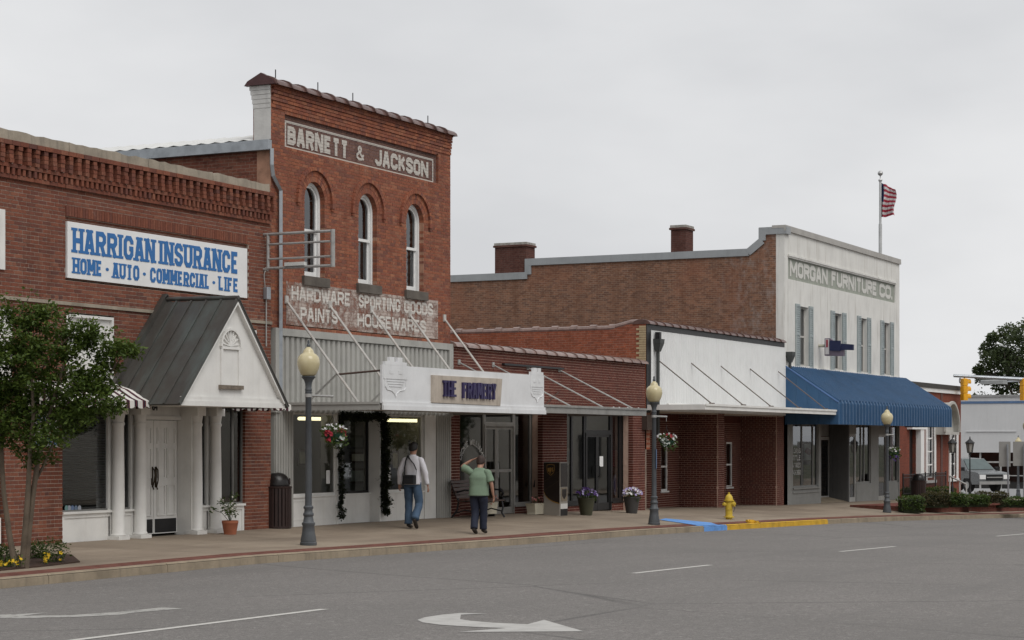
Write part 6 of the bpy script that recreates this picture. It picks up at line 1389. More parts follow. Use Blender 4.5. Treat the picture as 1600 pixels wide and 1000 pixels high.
# ================================================================== PEOPLE
def skin(name, V, E, Rd, mat, parent, sub=2, extra=None):
    me = bpy.data.meshes.new(name+'_skel'); me.from_pydata(V, E, []); o = bpy.data.objects.new(name+'_skel', me); COL.objects.link(o)
    md = o.modifiers.new('skin', 'SKIN'); md.use_smooth_shade = True; md.branch_smoothing = .6
    for i, r_ in enumerate(Rd):
        r_ = r_ if isinstance(r_, (tuple, list)) else (r_, r_); sv = me.skin_vertices[0].data[i]; sv.radius = r_; sv.use_root = (i == 0)
    s2 = o.modifiers.new('sub', 'SUBSURF'); s2.levels = sub; s2.render_levels = sub
    dg = bpy.context.evaluated_depsgraph_get(); m2 = bpy.data.meshes.new_from_object(o.evaluated_get(dg)); bpy.data.objects.remove(o); bpy.data.meshes.remove(me)
    if extra:
        bm = bmesh.new(); bm.from_mesh(m2)
        for (c, s_) in extra:
            r = bmesh.ops.create_icosphere(bm, subdivisions=2, radius=1); bmesh.ops.scale(bm, vec=s_, verts=r['verts']); bmesh.ops.translate(bm, vec=c, verts=r['verts'])
        bm.to_mesh(m2); bm.free(); m2.polygons.foreach_set('use_smooth', [True]*len(m2.polygons))
    m2.name = name; m2.materials.clear(); m2.materials.append(mat); return link(name, m2, parent)
SKIN = pm('skin', (.36, .195, .135), .55, .1, 8); HAIR = pm('hair_black', (.010, .008, .007), .5, .3, 30, .6, 90); HAIR2 = pm('hair_brown', (.035, .018, .013), .6, .3, 30, .6, 90)
SHIRT = pm('shirt_white', (.60, .59, .62), .85, .08, 5, .6, 9); JEAN = pm('jeans_blue', (.055, .095, .155), .85, .3, 7, .4, 12); JEAN2 = pm('jeans_dark', (.018, .023, .042), .85, .25, 7, .4, 12); TEE = pm('tee_green', (.17, .235, .165), .9, .1, 5, .6, 9)
SHOE = pm('shoe_dark', (.03, .025, .022), .6); SOLE = pm('sole_tan', (.22, .18, .13), .8)
def hand(V, E, Rd, iw, wrist, d, side, nrm, curl=.35):
    """palm, four unequal bent fingers and a thumb leaving the side of the palm"""
    wrist, d, side, nrm = Vector(wrist), Vector(d).normalized(), Vector(side).normalized(), Vector(nrm).normalized()
    def add(p, r, par): V.append(tuple(p)); Rd.append(r); E.append((par, len(V)-1)); return len(V)-1
    pm_ = add(wrist + d*.045, (.030, .017), iw); kn = add(wrist + d*.085, (.036, .015), pm_)
    for k, (off, L) in enumerate(((-.030, .062), (-.010, .075), (.010, .078), (.030, .070))):
        a = add(wrist + d*(.10+L*.35) + side*off + nrm*curl*.012, .0088, kn); b = add(wrist + d*(.10+L*.72) + side*off + nrm*curl*.045, .0082, a); add(wrist + d*(.10+L*.88) + side*off + nrm*curl*.075, .0072, b)
    a = add(wrist + d*.05 + side*.045 + nrm*.01, .0105, pm_); add(wrist + d*.085 + side*.058 + nrm*.028, .009, a)
from mathutils import noise as mnoise
def cloth(m, rings, wr, n=24, sub=3):
    R_ = []
    for (c0, x0, y0), (c1, x1, y1) in zip(rings[:-1], rings[1:]):
        for k in range(sub): f = k/sub; R_.append((c0.lerp(c1, f), x0+(x1-x0)*f, y0+(y1-y0)*f))
    R_.append(rings[-1]); vs = []
    for c, rx, ry in R_:
        for k in range(n):
            a = 2*math.pi*k/n; v = c + Vector((rx*abs(math.cos(a))**.85*(1 if math.cos(a) > 0 else -1), ry*abs(math.sin(a))**.85*(1 if math.sin(a) > 0 else -1), 0)); q = mnoise.noise(Vector((v.x*9, v.y*9, v.z*7)))*wr + mnoise.noise(Vector((v.x*22, v.y*22, v.z*13)))*wr*.5
            vs.append(v + (v-c).normalized()*q)
    fs = [(i*n+k, i*n+(k+1) % n, (i+1)*n+(k+1) % n, (i+1)*n+k) for i in range(len(R_)-1) for k in range(n)] + [tuple(range(n)), tuple((len(R_)-1)*n+k for k in range(n))]; m.add(vs, fs)
def limb(m, pts, rad, wr, n=14, sub=4):
    P_, Q_ = [], []
    for i in range(len(pts)-1):
        p0, p1, p2, p3 = pts[max(0, i-1)], pts[i], pts[i+1], pts[min(len(pts)-1, i+2)]
        for k in range(sub): f = k/sub; P_.append(.5*((2*p1)+(p2-p0)*f+(2*p0-5*p1+4*p2-p3)*f*f+(3*p1-p0-3*p2+p3)*f**3)); Q_.append(rad[i]+(rad[i+1]-rad[i])*f)
    P_.append(pts[-1]); Q_.append(rad[-1]); n0 = len(m.v); m.tube(P_, Q_, n)
    for i in range(n0, len(m.v)):
        v = Vector(m.v[i]); c = P_[(i-n0)//n]; q = mnoise.noise(Vector((v.x*11, v.y*11, v.z*9)))*wr + mnoise.noise(Vector((v.x*24, v.y*24, v.z*20)))*wr*.6; m.v[i] = tuple(v + (v-c).normalized()*q)
def person(label, loc, rz, J, wide, mats, hairm, sleeve, tuck, legs_r, name='person'):
    t = thing(name, label, 'person', loc, rz); g = lambda k: J[k]
    # body: one continuous skin from pelvis to fingertips and feet
    names = ['pel', 'spi', 'che', 'nek', 'hd0', 'hd1', 'hd2', 'shL', 'elL', 'wrL', 'shR', 'elR', 'wrR', 'hpL', 'knL', 'anL', 'toL', 'hpR', 'knR', 'anR', 'toR']; ix = {n: i for i, n in enumerate(names)}
    V = [tuple(J[n]) for n in names]
    Rd = [(.12*wide, .085*wide), (.12*wide, .085*wide), (.13*wide, .085*wide), .056, (.070, .080), (.082, .100), (.06, .074), .05, .042, .028, .05, .042, .028, .075, .052, .036, .03, .075, .052, .036, .03]
    E = [(0, 1), (1, 2), (2, 3), (3, 4), (4, 5), (5, 6), (2, 7), (7, 8), (8, 9), (2, 10), (10, 11), (11, 12), (0, 13), (13, 14), (14, 15), (15, 16), (0, 17), (17, 18), (18, 19), (19, 20)]
    for s_, wr, el, hd in ((-1, 'wrL', 'elL', J.get('hL')), (1, 'wrR', 'elR', J.get('hR'))):
        d = Vector(hd[0]) if hd else Vector(J[wr]) - Vector(J[el]); sd = Vector(hd[1]) if hd else Vector((0, 1, 0)); nr = Vector(hd[2]) if hd else Vector((-s_, 0, 0)); hand(V, E, Rd, ix[wr], J[wr], d, sd, nr)
    h1 = Vector(J['hd1']); f = Vector(J.get('face', (0, 1, 0))); r_ = f.cross(Vector((0, 0, 1))).normalized(); dn = Vector((0, 0, -1))
    ex = [(h1+f*.092+dn*.01, (.013, .018, .02)), (h1+r_*.078+dn*.005, (.010, .018, .03)), (h1-r_*.078+dn*.005, (.010, .018, .03)), (h1+f*.08+r_*.03+Vector((0, 0, .02)), (.012, .01, .008)), (h1+f*.08-r_*.03+Vector((0, 0, .02)), (.012, .01, .008)), (h1+f*.084+dn*.05, (.022, .008, .007))]
    body = skin('body', V, E, Rd, SKIN, t, 2, ex)
    # hair: a cap over crown and nape
    m = MB(); n1, n2 = 10, 16; vs = []; fs = []
    for i in range(n1):
        for k in range(n2):
            th = math.pi*.62*i/(n1-1); ph = 2*math.pi*k/n2; dirv = Vector((math.sin(th)*math.cos(ph), math.sin(th)*math.sin(ph), math.cos(th))); back = -dirv.dot(f)
            q_ = h1 + Vector((0, 0, .025)) - f*.008 + Vector((dirv.x*.093, dirv.y*.110, dirv.z*.112))*(1+.03*random.uniform(-1, 1)) + (Vector((0, 0, -.05))*max(0, back) if th > 1.2 else Vector()) + (Vector((0, 0, .05)) if back < -.3 and th > 1.1 else Vector()); vs.append(q_)
    for i in range(n1-1):
        for k in range(n2): fs.append((i*n2+k, i*n2+(k+1) % n2, (i+1)*n2+(k+1) % n2, (i+1)*n2+k))
    m.add(vs, fs); m.build('hair', hairm, t, world=False, smooth='all')
    # shirt
    L = lambda a, b, k: tuple(Vector(J[a]).lerp(Vector(J[b]), k))
    lo = sleeve; m = MB(); hem = Vector(J['pel']) + Vector((0, 0, tuck)); w = wide
    sp_, ch_, nk_ = Vector(J['spi']), Vector(J['che']), Vector(J['nek']); shz = (J['shL'][2]+J['shR'][2])/2; hs = (abs(J['shL'][0])+abs(J['shR'][0]))/2
    cy = lambda z: np.interp(z, [hem.z, sp_.z, ch_.z, nk_.z], [hem.y, sp_.y, ch_.y, nk_.y])
    prof = [(hem.z, .184*w, .142*w), (hem.z+.06, .182*w, .138*w), (sp_.z, .172*w, .124*w), ((sp_.z+ch_.z)/2, .176*w, .124*w), (ch_.z, .186*w, .124*w), (shz-.06, hs+.012, .115*w), (shz+.005, hs-.008, .098), (shz+.045, hs*.72, .082), (shz+.075, hs*.46, .068), (nk_.z-.012, .064, .066), (nk_.z+.012, .060, .064)]
    cloth(m, [(Vector((0, cy(z), z)), rx, ry) for z, rx, ry in prof], .010)
    for s_ in ('L', 'R'):
        sh, el, wr = Vector(J['sh'+s_]), Vector(J['el'+s_]), Vector(J['wr'+s_]); inn = Vector((sh.x*.72, sh.y, sh.z-.01))
        if lo > .5: limb(m, [inn, sh-Vector((0, 0, .02)), sh.lerp(el, .5), el, el.lerp(wr, .5), wr], [.05, .062, .064, .059, .053, .043], .009)
        else: limb(m, [inn, sh-Vector((0, 0, .015)), sh.lerp(el, .45), sh.lerp(el, .80)], [.055, .070, .074, .078], .008)
    m.build('shirt', mats[0], t, world=False, smooth='all', fixn=True)
    m = MB(); pl = Vector(J['pel']); a, b, c, d, e_ = legs_r
    cloth(m, [(pl+Vector((0, 0, z)), rx*w, ry*w) for z, rx, ry in ((.06, .138, .095), (.02, .150, .108), (-.05, .170, .128), (-.11, .160, .118))], .004)
    for s_ in ('L', 'R'):
        hp, kn, an = Vector(J['hp'+s_]), Vector(J['kn'+s_]), Vector(J['an'+s_]); limb(m, [hp+Vector((0, 0, .07)), hp-Vector((0, 0, .06)), hp.lerp(kn, .55), kn, kn.lerp(an, .5), kn.lerp(an, .97)], [a*.85, a, b, c, d, e_], .009)
    m.build('jeans', mats[1], t, world=False, smooth='all')
    for an, to in (('anL', 'toL'), ('anR', 'toR')):
        A, B = Vector(J[an]), Vector(J[to]); fd = (B-A); fd2 = Vector((fd.x, fd.y, fd.z)).normalized(); hl_ = A - fd2*.05 + Vector((0, 0, -.015)); V = [tuple(A*.5+B*.5), tuple(hl_), tuple(B), tuple(B+fd2*.06)]
        so = skin('shoe', V, [(0, 1), (0, 2), (2, 3)], [(.046, .04), (.042, .042), (.05, .034), (.036, .024)], SHOE, t, 2)
    return t
J1 = dict(pel=(0, 0, .98), spi=(0, .01, 1.13), che=(0, .01, 1.32), nek=(0, .01, 1.525), hd0=(0, .03, 1.59), hd1=(0, .045, 1.665), hd2=(0, .04, 1.75),
          shL=(-.18, 0, 1.44), elL=(-.275, -.03, 1.17), wrL=(-.325, .06, .93), shR=(.18, 0, 1.44), elR=(.275, .0, 1.17), wrR=(.315, .03, .92),
          hpL=(-.095, 0, .90), knL=(-.115, .06, .50), anL=(-.12, .05, .09), toL=(-.13, .19, .045), hpR=(.095, 0, .90), knR=(.115, .06, .51), anR=(.125, -.20, .20), toR=(.13, -.11, .06))
p1_ = hit(645, 826.5); person('man in white long-sleeved shirt and blue jeans walking away along the sidewalk', p1_, R(-84), J1, 1.0, (SHIRT, JEAN), HAIR, 1.0, -.06, (.098, .092, .082, .082, .084))
# his bag hangs on a strap: a thing of its own
bag = thing('shoulder_bag', 'black shoulder bag on the back of the man in white', 'bag', p1_, R(-84)); BG = pm('bag_black', (.008, .008, .009), .6, .2, 9)
m = MB(); m.cbox(-.12, .15, -.255, -.15, .93, 1.12, .02); m.build('pouch', BG, bag, world=False); m = MB(); m.cbox(-.10, .13, -.272, -.2545, .94, 1.06, .008); m.build('front_pocket', BG, bag, world=False)
def strap(pts, w):
    m = MB()
    for a, b in zip(pts[:-1], pts[1:]): m.beam(a, b, w, .008)
    m.build('strap', BG, bag, world=False)
strap([(-.11, -.17, 1.10), (-.115, -.155, 1.28), (-.10, -.125, 1.42), (-.085, -.06, 1.515), (-.08, .03, 1.51)], .03); strap([(.14, -.165, 1.10), (.15, -.16, 1.22), (.09, -.15, 1.34), (-.02, -.125, 1.45), (-.085, -.06, 1.52)], .035)
sC = .93
J2 = dict(pel=(0, 0, .86), spi=(0, .02, .98), che=(0, .03, 1.15), nek=(0, .07, 1.335), hd0=(0, .12, 1.39), hd1=(0, .15, 1.455), hd2=(0, .16, 1.52), face=(0, .9, -.42),
          shL=(-.17, .03, 1.27), elL=(-.40, .10, 1.36), wrL=(-.20, .13, 1.49), shR=(.18, .02, 1.26), elR=(.275, -.01, 1.01), wrR=(.295, .03, .80),
          hL=((.85, .1, .35), (0, -1, .3), (0, .3, -1)),
          hpL=(-.09, 0, .80), knL=(-.085, .03, .44), anL=(-.07, -.10, .11), toL=(-.075, .03, .045), hpR=(.09, 0, .80), knR=(.075, .10, .46), anR=(.05, .14, .09), toR=(.055, .27, .045))
p2_ = hit(748, 835); person('man in green T-shirt and dark jeans with one hand on his head', p2_, R(-80), J2, 1.12, (TEE, JEAN2), HAIR2, 0.0, -.08, (.10, .092, .08, .075, .072))
# ================================================================== PLANTING
def branchy(mb, p, d, L, r, depth, tips, spread=.5, n=(2, 3)):
    p, d = Vector(p), Vector(d).normalized(); pts = [p]; k = 3; q = p
    for i in range(k):
        d = (d + Vector((random.gauss(0, .10), random.gauss(0, .10), random.gauss(.03, .06)))).normalized(); q = q + d*L/k; pts.append(q)
    mb.tube(pts, [r*(1-.11*i) for i in range(k+1)], 6 if r < .03 else 8)
    if depth == 0: tips.append(q); return
    for j in range(random.choice(n)):
        nd = (d + Vector((random.gauss(0, spread), random.gauss(0, spread), random.gauss(.1, spread*.6)))).normalized(); branchy(mb, q, nd, L*random.uniform(.62, .85), r*.66, depth-1, tips, spread, n)
# small multi-stemmed tree at the left
tb = hit(38, 888); D = (tb.x*.894427 + (tb.y-CAM.y)*.447214); tr = thing('crape_myrtle', 'small multi-stemmed leafy tree at the left edge of the sidewalk', 'tree', tb)
def T(px, py, dd=0): return at_depth(px, py, D+dd)
m = MB()
stems = [[(36, 890), (38, 850), (42, 800), (45, 750), (47, 700), (52, 650), (50, 590)], [(40, 890), (45, 830), (52, 770), (60, 715), (72, 670), (85, 620), (100, 570)], [(24, 888), (14, 830), (6, 770), (2, 700), (-8, 640), (-20, 570)], [(52, 758), (66, 732), (80, 700), (92, 668), (112, 640), (140, 600)], [(47, 700), (40, 650), (25, 600), (20, 545)]]
for k, s_ in enumerate(stems): n = len(s_); r0 = (.052, .05, .046, .022, .03)[k]; pts = [T(a, b, (k-2)*.12*(i/n)) for i, (a, b) in enumerate(s_)]; m.tube(pts, [r0*(1-.62*i/(n-1)) for i in range(n)], 9)
tips = []
for (a, b, dx, dz) in ((50, 590, 0, 1), (100, 570, .6, .8), (-20, 570, -.5, .8), (140, 600, .9, .45), (20, 545, -.1, 1), (85, 620, .6, .4), (52, 650, .4, .6), (2, 700, -.6, .5)):
    for _ in range(2): branchy(m, T(a, b), (dx+random.gauss(0, .3), random.gauss(0, .6), dz), .36, .014, 2, tips, .55)
m.build('trunk', BARK, tr, smooth=True)
cl = [(20,520,46),(62,505,34),(100,545,40),(60,560,60),(10,580,60),(-40,560,70),(110,600,42),(60,625,62),(0,640,62),(145,592,30),(150,630,32),(122,648,30),(72,680,32),(20,680,40),(-30,660,60),(62,715,22),(135,512,20),(160,545,22),(185,545,20),(207,548,15),(172,570,18),(60,488,14),(25,492,20),(130,530,16),(92,652,40),(165,604,24),(-70,610,60),(-50,500,40),(175,632,16)]
C, Rr_, N = [], [], []
for (a, b, r_) in cl:
    rm = r_*D/FPX; q = T(a, b, random.gauss(0, .16)); C.append(q); Rr_.append((rm, max(.12, min(.75, rm*1.5)), rm*.9)); N.append(int(170 + 5200*rm*rm))
m = MB()
for c_, r_, n_ in zip(C, Rr_, N):              # each lobe is a handful of leafy sprays
    k_ = max(5, n_//26); dd_ = RNG.normal(size=(k_, 3)); dd_ /= np.linalg.norm(dd_, axis=1)[:, None]; ss = np.array(c_) + dd_*np.array(r_)*(RNG.uniform(.15, 1, (k_, 1))**.5)*.95
    leaves(m, list(ss), [(.115, .115, .075)]*k_, [n_//k_+6]*k_, .068, shell=.05, up=.8)
leaves(m, tips, [.11]*len(tips), [16]*len(tips), .06, shell=.1); m.build('crown', LEAF, tr, kind=None, fixn=False)
# flower bed at its foot
bed_ = thing('flower_bed', 'mulched tree bed with low shrubs and yellow pansies at the kerb', 'flower bed', tb)
m = MB(); ring = [hit(a, b) for a, b in ((-120, 905), (-40, 896), (60, 886.5), (125, 879), (112, 868), (60, 866), (-40, 872), (-120, 885))]; m.add([(q.x, q.y, q.z+.02) for q in ring] + [(q.x, q.y, q.z-.05) for q in ring], [tuple(range(8))] + [(i, (i+1) % 8, 8+(i+1) % 8, 8+i) for i in range(8)]); m.build('mulch', SOIL, bed_)
for (px, py, rpx, lb) in ((84, 872, 27, 'low dark green shrub right of the tree trunk'), (58, 866, 20, None), (8, 873, 20, None), (-30, 880, 26, None)):
    q = hit(px, py+8); rm = rpx*D/FPX; m = MB(); leaves(m, [(q.x, q.y, q.z+rm*.75)], [(rm, rm*.9, rm*.85)], [420], .05, shell=.2, up=.8); m.build('shrub', LEAF_H, bed_, kind='stuff', fixn=False)
m = MB(); PP = []
for (a, b, n) in ((73, 883, 10), (30, 889, 7), (14, 888, 9), (4, 890, 6), (-20, 893, 10), (92, 881, 2)):
    for _ in range(n): q = hit(a+random.gauss(0, 4.5), b+random.gauss(0, 1.0)); PP.append((q.x, q.y, q.z+random.uniform(.05, .16)))
petals(m, PP, .032); m.build('pansies', F_Y, bed_, kind='stuff', fixn=False); m = MB(); leaves(m, PP, [.06]*len(PP), [8]*len(PP), .045, shell=.1); m.build('pansy_leaves', LEAF_H, bed_, kind='stuff', fixn=False)
m = MB(); leaves(m, [hit(318, 886, zroad)+Vector((0, .12, .02))], [(.14, .05, .03)], [40], .05); tag(m.build('kerb_weed', LEAF_H, kind='stuff', fixn=False), 'tuft of weed growing at the foot of the kerb', 'weed')
# brick planters with clipped hedges at the far corner
PLB = bricktex('planter_brick', (.19, .062, .045), (.16, .055, .042), (.17, .105, .085), 'X', (.12, .05, .042))
def planter(label, pa, pb, depth, h):
    A, B = hit(*pa), hit(*pb); z = min(A.z, B.z); t = thing('brick_planter', label, 'planter', ((A.x+B.x)/2, (A.y+B.y)/2, z), group='low brick planters'); n = Vector((-(B.y-A.y), B.x-A.x, 0)).normalized()*depth; m = MB()
    base = [A, B, B+n, A+n]; zt_ = max(A.z, B.z)+h; m.add([(q.x, q.y, z-.3) for q in base] + [(q.x, q.y, zt_) for q in base], [(0, 1, 5, 4), (1, 2, 6, 5), (2, 3, 7, 6), (3, 0, 4, 7), (4, 5, 6, 7)]); w_ = m.build('planter_wall', PLB, t); m = MB(); e = n*.06; u = (B-A).normalized()*.06
    cp_ = [A-e-u, B-e+u, B+e*3+u, A+e*3-u]; m.add([(q.x, q.y, zt_+.002) for q in cp_] + [(q.x, q.y, zt_+.065) for q in cp_], [(0, 1, 2, 3), (4, 5, 6, 7), (0, 1, 5, 4), (1, 2, 6, 5), (2, 3, 7, 6), (3, 0, 4, 7)]); m.build('planter_cap', PLB, t); return A, B, n, zt_
pA = planter('low brick planter below the near hedge at the far corner', (1424, 800.5), (1514, 800), 2.4, .20); pB = planter('low brick planter at the right picture edge', (1532, 800), (1640, 797.5), 2.4, .22)
def hedge(label, px0, px1, py0, py1, d, mat, dep=.8):
    a, b = at_depth(px0, py1, d), at_depth(px1, py1, d); zt_ = at_depth(px0, py0, d).z; t = thing('hedge', label, 'hedge', (a+b)/2, group='clipped hedges'); m = MB(); u = (b-a); n = Vector((-u.y, u.x, 0)).normalized(); N_ = int(1500*u.length*max(.4, zt_-a.z)) + 500
    for _ in range(N_):
        s_, v, w_ = random.random(), random.random(), random.random(); f = random.random()
        if f < .45: w_ = random.uniform(-.03, .12)
        elif f < .75: v = random.uniform(.88, 1.03)
        elif f < .85: s_ = random.choice((random.uniform(-.02, .04), random.uniform(.96, 1.02)))
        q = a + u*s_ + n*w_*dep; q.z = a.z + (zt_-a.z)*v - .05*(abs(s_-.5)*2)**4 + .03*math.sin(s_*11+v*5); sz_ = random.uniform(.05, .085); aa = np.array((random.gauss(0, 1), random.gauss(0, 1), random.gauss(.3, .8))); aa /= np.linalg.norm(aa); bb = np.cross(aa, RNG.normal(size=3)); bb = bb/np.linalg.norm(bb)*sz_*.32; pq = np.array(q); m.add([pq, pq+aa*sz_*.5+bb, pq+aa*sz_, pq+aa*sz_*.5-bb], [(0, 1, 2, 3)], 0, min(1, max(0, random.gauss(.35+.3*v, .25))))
    m.build('foliage', mat, t, kind='stuff', fixn=False); m = MB(); c_ = [a+u*.06+n*.1, b-u*.06+n*.1, b-u*.06+n*dep*.9, a+u*.06+n*dep*.9]; m.add([(q.x, q.y, a.z-.1) for q in c_] + [(q.x, q.y, zt_-.1) for q in c_], [(0, 1, 5, 4), (1, 2, 6, 5), (2, 3, 7, 6), (3, 0, 4, 7), (4, 5, 6, 7)]); m.build('twigs', pm('hedge_core', (.020, .026, .010), .95, .3, 9), t)
hedge('rounded dark green hedge end beside the far lamp post', 1411, 1446, 777, 797, 66.5, LEAF_H, 1.2); hedge('brown patch of clipped hedge behind the brick planter', 1446, 1486, 770, 789, 68, LEAF_BR); hedge('green clipped hedge left of the planter gap', 1486, 1513, 773, 788, 68, LEAF_H); hedge('low green hedge in the gap between the two brick planters', 1513, 1547, 775, 788, 70, LEAF_H)
hedge('green and brown hedge behind the second planter', 1524, 1577, 770, 789, 72.5, LEAF_BR); hedge('bright green hedge at the right picture edge', 1577, 1625, 778, 789, 70, LEAF_H); hedge('bright green shrubs behind the black railing', 1414, 1495, 762, 774, 83, LEAF_H, 1.0)
# ------------------------------------------------------------------ railings and lantern posts by the bank
t = thing('iron_railing', 'black iron railing in front of the bank', 'railing', (sx(1412, .2), .2, -.7)); xa, xb = sx(1411, .2), sx(1478, .2); zt_ = sz(1411, 742, .2)
for z in (zt_, zt_-.12, -.42): m = MB(); m.box(xa, xb, .185, .215, z-.015, z+.015); m.build('rail', DARKM, t)
pk = MB(); pk.box(-.008, .008, -.008, .008, 0, zt_+.55); me = None
for X in np.arange(xa, xb, .13):
    q = np.array((X, .2, -.55)) - np.array(t.location)
    if me is None: o = pk.build('picket', DARKM, t, world=False); me = o.data; o.location = q
    else: link('picket', me, t, q)
for X in np.linspace(xa, xb, 5): m = MB(); m.box(X-.025, X+.025, .175, .225, -.8, zt_+.06); m.build('post', DARKM, t)
t = thing('handrail', 'galvanised step handrail sloping down beside the hedge', 'handrail', at_depth(1500, 776, 74)); A = [at_depth(1484, 776, 75), at_depth(1484, 744, 75), at_depth(1510, 757, 71.5), at_depth(1510, 776, 71.5)]; m = MB(); m.tube(A[1:3], .032, 8); m.build('rail', OFFW, t, smooth=True)
for a, b in ((A[0], A[1]), (A[3], A[2]), (at_depth(1499.5, 776, 73), at_depth(1499.5, 751.8, 73))): m = MB(); m.tube([a, b], .026, 6); m.build('post', OFFW, t)
def lantern(label, px, d, ptop, pbot):
    q = at_depth(px, pbot, d); h = (pbot-ptop)*d/FPX; t = thing('lantern_post', label, 'lamp', q, group='black lantern posts'); t.scale = (.8, .8, 1); m = MB(); m.lathe([(.09, 0), (.07, .2), (.04, .3), (.03, h-.75), (.06, h-.72), (.03, h-.68)], 8); m.build('post', DARKM, t, world=False); m = MB(); z0 = h-.66
    for k in range(6): a = math.pi*k/3; m.tube([(.13*math.cos(a), .13*math.sin(a), z0), (.2*math.cos(a), .2*math.sin(a), z0+.38)], .014, 4)
    m.lathe([(.14, z0), (.14, z0+.03)], 6); m.lathe([(.25, z0+.38), (.25, z0+.41), (.13, z0+.5), (.04, z0+.56), (.02, z0+.66)], 6); m.build('lantern_frame', DARKM, t, world=False); m = MB(); m.lathe([(.12, z0+.03), (.185, z0+.38)], 6); m.build('lantern_glass', pm('lantern_milk', (.33, .32, .29), .3), t, world=False)
lantern('black lantern post in front of the last bank window', 1488, 80, 682, 768); lantern('black lantern post in front of the parked silver truck', 1515.5, 80, 682, 775)
# ------------------------------------------------------------------ parked pickup across the side street
q = at_depth(1511, 767, 108); q.z = zroad(q.x, -7)-.0; tk = thing('pickup_truck', 'silver pickup truck parked past the brick bank, front to camera', 'truck', (q.x, q.y, q.z), R(180+48)); SIL = pm('silver_paint', (.20, .21, .215), .3, .06, 2, metal=.4); wz_ = 0
tk.location.z = szx(1511, 768, q.x); fxm = lambda u, v, d: (u, d, v)
body = [(0.05, .45), (0, .62), (.02, .98), (.12, 1.06), (1.15, 1.16), (1.9, 1.78), (2.4, 1.86), (3.4, 1.86), (3.75, 1.2), (5.5, 1.18), (5.55, .5), (4.95, .42), (4.75, .75), (4.25, .75), (4.05, .42), (1.6, .42), (1.4, .75), (.85, .75), (.65, .42)]
fxm = lambda u, v, d: (-u+2.5, d, v)
m = MB(); m.prism([p_ for p_ in body if p_[1] < 1.19] , fxm, -.95, .95); m.build('body', SIL, tk, world=False); m = MB(); vs = []
for (u, z, w_) in ((1.15, 1.16, .90), (1.95, 1.80, .70), (3.3, 1.84, .70), (3.72, 1.2, .9)): vs += [fxm(u, z, -w_), fxm(u, z, w_)]
m.add(vs, [(0, 1, 3, 2), (2, 3, 5, 4), (4, 5, 7, 6), (0, 2, 4, 6), (1, 3, 5, 7)]); m.build('cab', SIL, tk, world=False); m = MB(); m.add([fxm(1.22, 1.20, -.82), fxm(1.22, 1.20, .82), fxm(1.88, 1.745, .66), fxm(1.88, 1.745, -.66)], [(0, 1, 2, 3)]); 
m.v = [(x+.03, y, z+.03) for x, y, z in m.v]; m.build('windscreen', pm('car_glass', (.10, .13, .13), .1), tk, world=False); m = MB(); m.box(*(2.5, 2.54), -.52, .52, .66, .96); m.build('grille', BLACK, tk, world=False); m = MB(); m.box(2.5, 2.58, -.94, .94, .44, .60); m.build('bumper', ALU, tk, world=False)
m = MB(); m.box(2.541, 2.56, -.5, .5, .79, .84); m.build('grille_bar', ALU, tk, world=False)
for s__ in (-1, 1):
    m = MB(); m.box(2.48, 2.545, s__*.56 if s__ > 0 else -.93, .93 if s__ > 0 else -.56, .72, .95); m.build('headlight', WHITE_C, tk, world=False); m = MB(); m.cbox(1.1, 1.25, s__*1.08-.1, s__*1.08+.1, 1.15, 1.35, .02); m.build('mirror', BLACK, tk, world=False)
    for u in (1.1, 4.5): m = MB(); m.tube([fxm(u, .38, s__*.72), fxm(u, .38, s__*.96)], .38, 16); w_ = m.build('wheel', pm('tyre', (.02, .02, .02), .8), tk, world=False); m = MB(); m.tube([fxm(u, .38, s__*.962), fxm(u, .38, s__*.97)], .2, 12); m.build('rim', ALU, w_, world=False)
# ------------------------------------------------------------------ traffic signals on a mast arm
YS = pm('signal_yellow', (.78, .38, .018), .45, .12, 4); d_ = 92; LENS = pm('lens_dark', (.03, .02, .02), .3)
a, b = at_depth(1490, 587, d_), at_depth(1700, 598, d_); pole = Vector((b.x, b.y, zroad(b.x, b.y))); mast = thing('signal_mast', 'galvanised traffic signal mast arm reaching in from the right', 'mast arm', pole)
m = MB(); m.tube([a, b], [.07, .11], 8); m.build('arm', GALV, mast, smooth=True); m = MB(); m.tube([pole, (b.x, b.y, b.z+.4)], [.16, .12], 10); m.build('pole', GALV, mast, smooth=True)
m = MB(); q = at_depth(1500, 590.5, d_); m.tube([(q.x+.12*math.cos(k), q.y+.12*math.sin(k)*0, q.z-.12+.12*math.sin(k)) for k in np.linspace(0, 6.28, 10)], .02, 4); m.build('cable_loop', DARKM, mast)
for px, lb in ((1507, 'yellow traffic signal hanging at the free end of the mast arm'), (1600, 'yellow traffic signal cut by the right picture edge')):
    q = at_depth(px, 626, d_); t = thing('traffic_signal', lb, 'traffic light', q, R(141), group='yellow traffic signals'); t.scale = (.85, .85, 1); m = MB(); m.tube([(0, 0, 1.03), (0, 0, 1.2)], .04, 6); m.build('hanger', DARKM, t, world=False)
    for k in range(3):
        z = .18+.34*k; m = MB(); m.cbox(-.13, .17, -.17, .17, z-.168, z+.168, .03); h_ = m.build('signal_section', YS, t, world=False); m = MB(); N_ = 10; vs = []
        for j, (xx, rr_) in enumerate(((-.13, .15), (-.34, .15))): vs += [(xx, rr_*math.cos(c_), z+rr_*math.sin(c_)) for c_ in np.linspace(-.5, math.pi+.5, N_)]
        m.add(vs, [(i, i+1, N_+i+1, N_+i) for i in range(N_-1)]); m.build('visor', YS, h_, world=False, fixn=False); m = MB(); m.tube([(-.131, 0, z), (-.14, 0, z)], .13, 12); m.build('lens', LENS, h_, world=False)
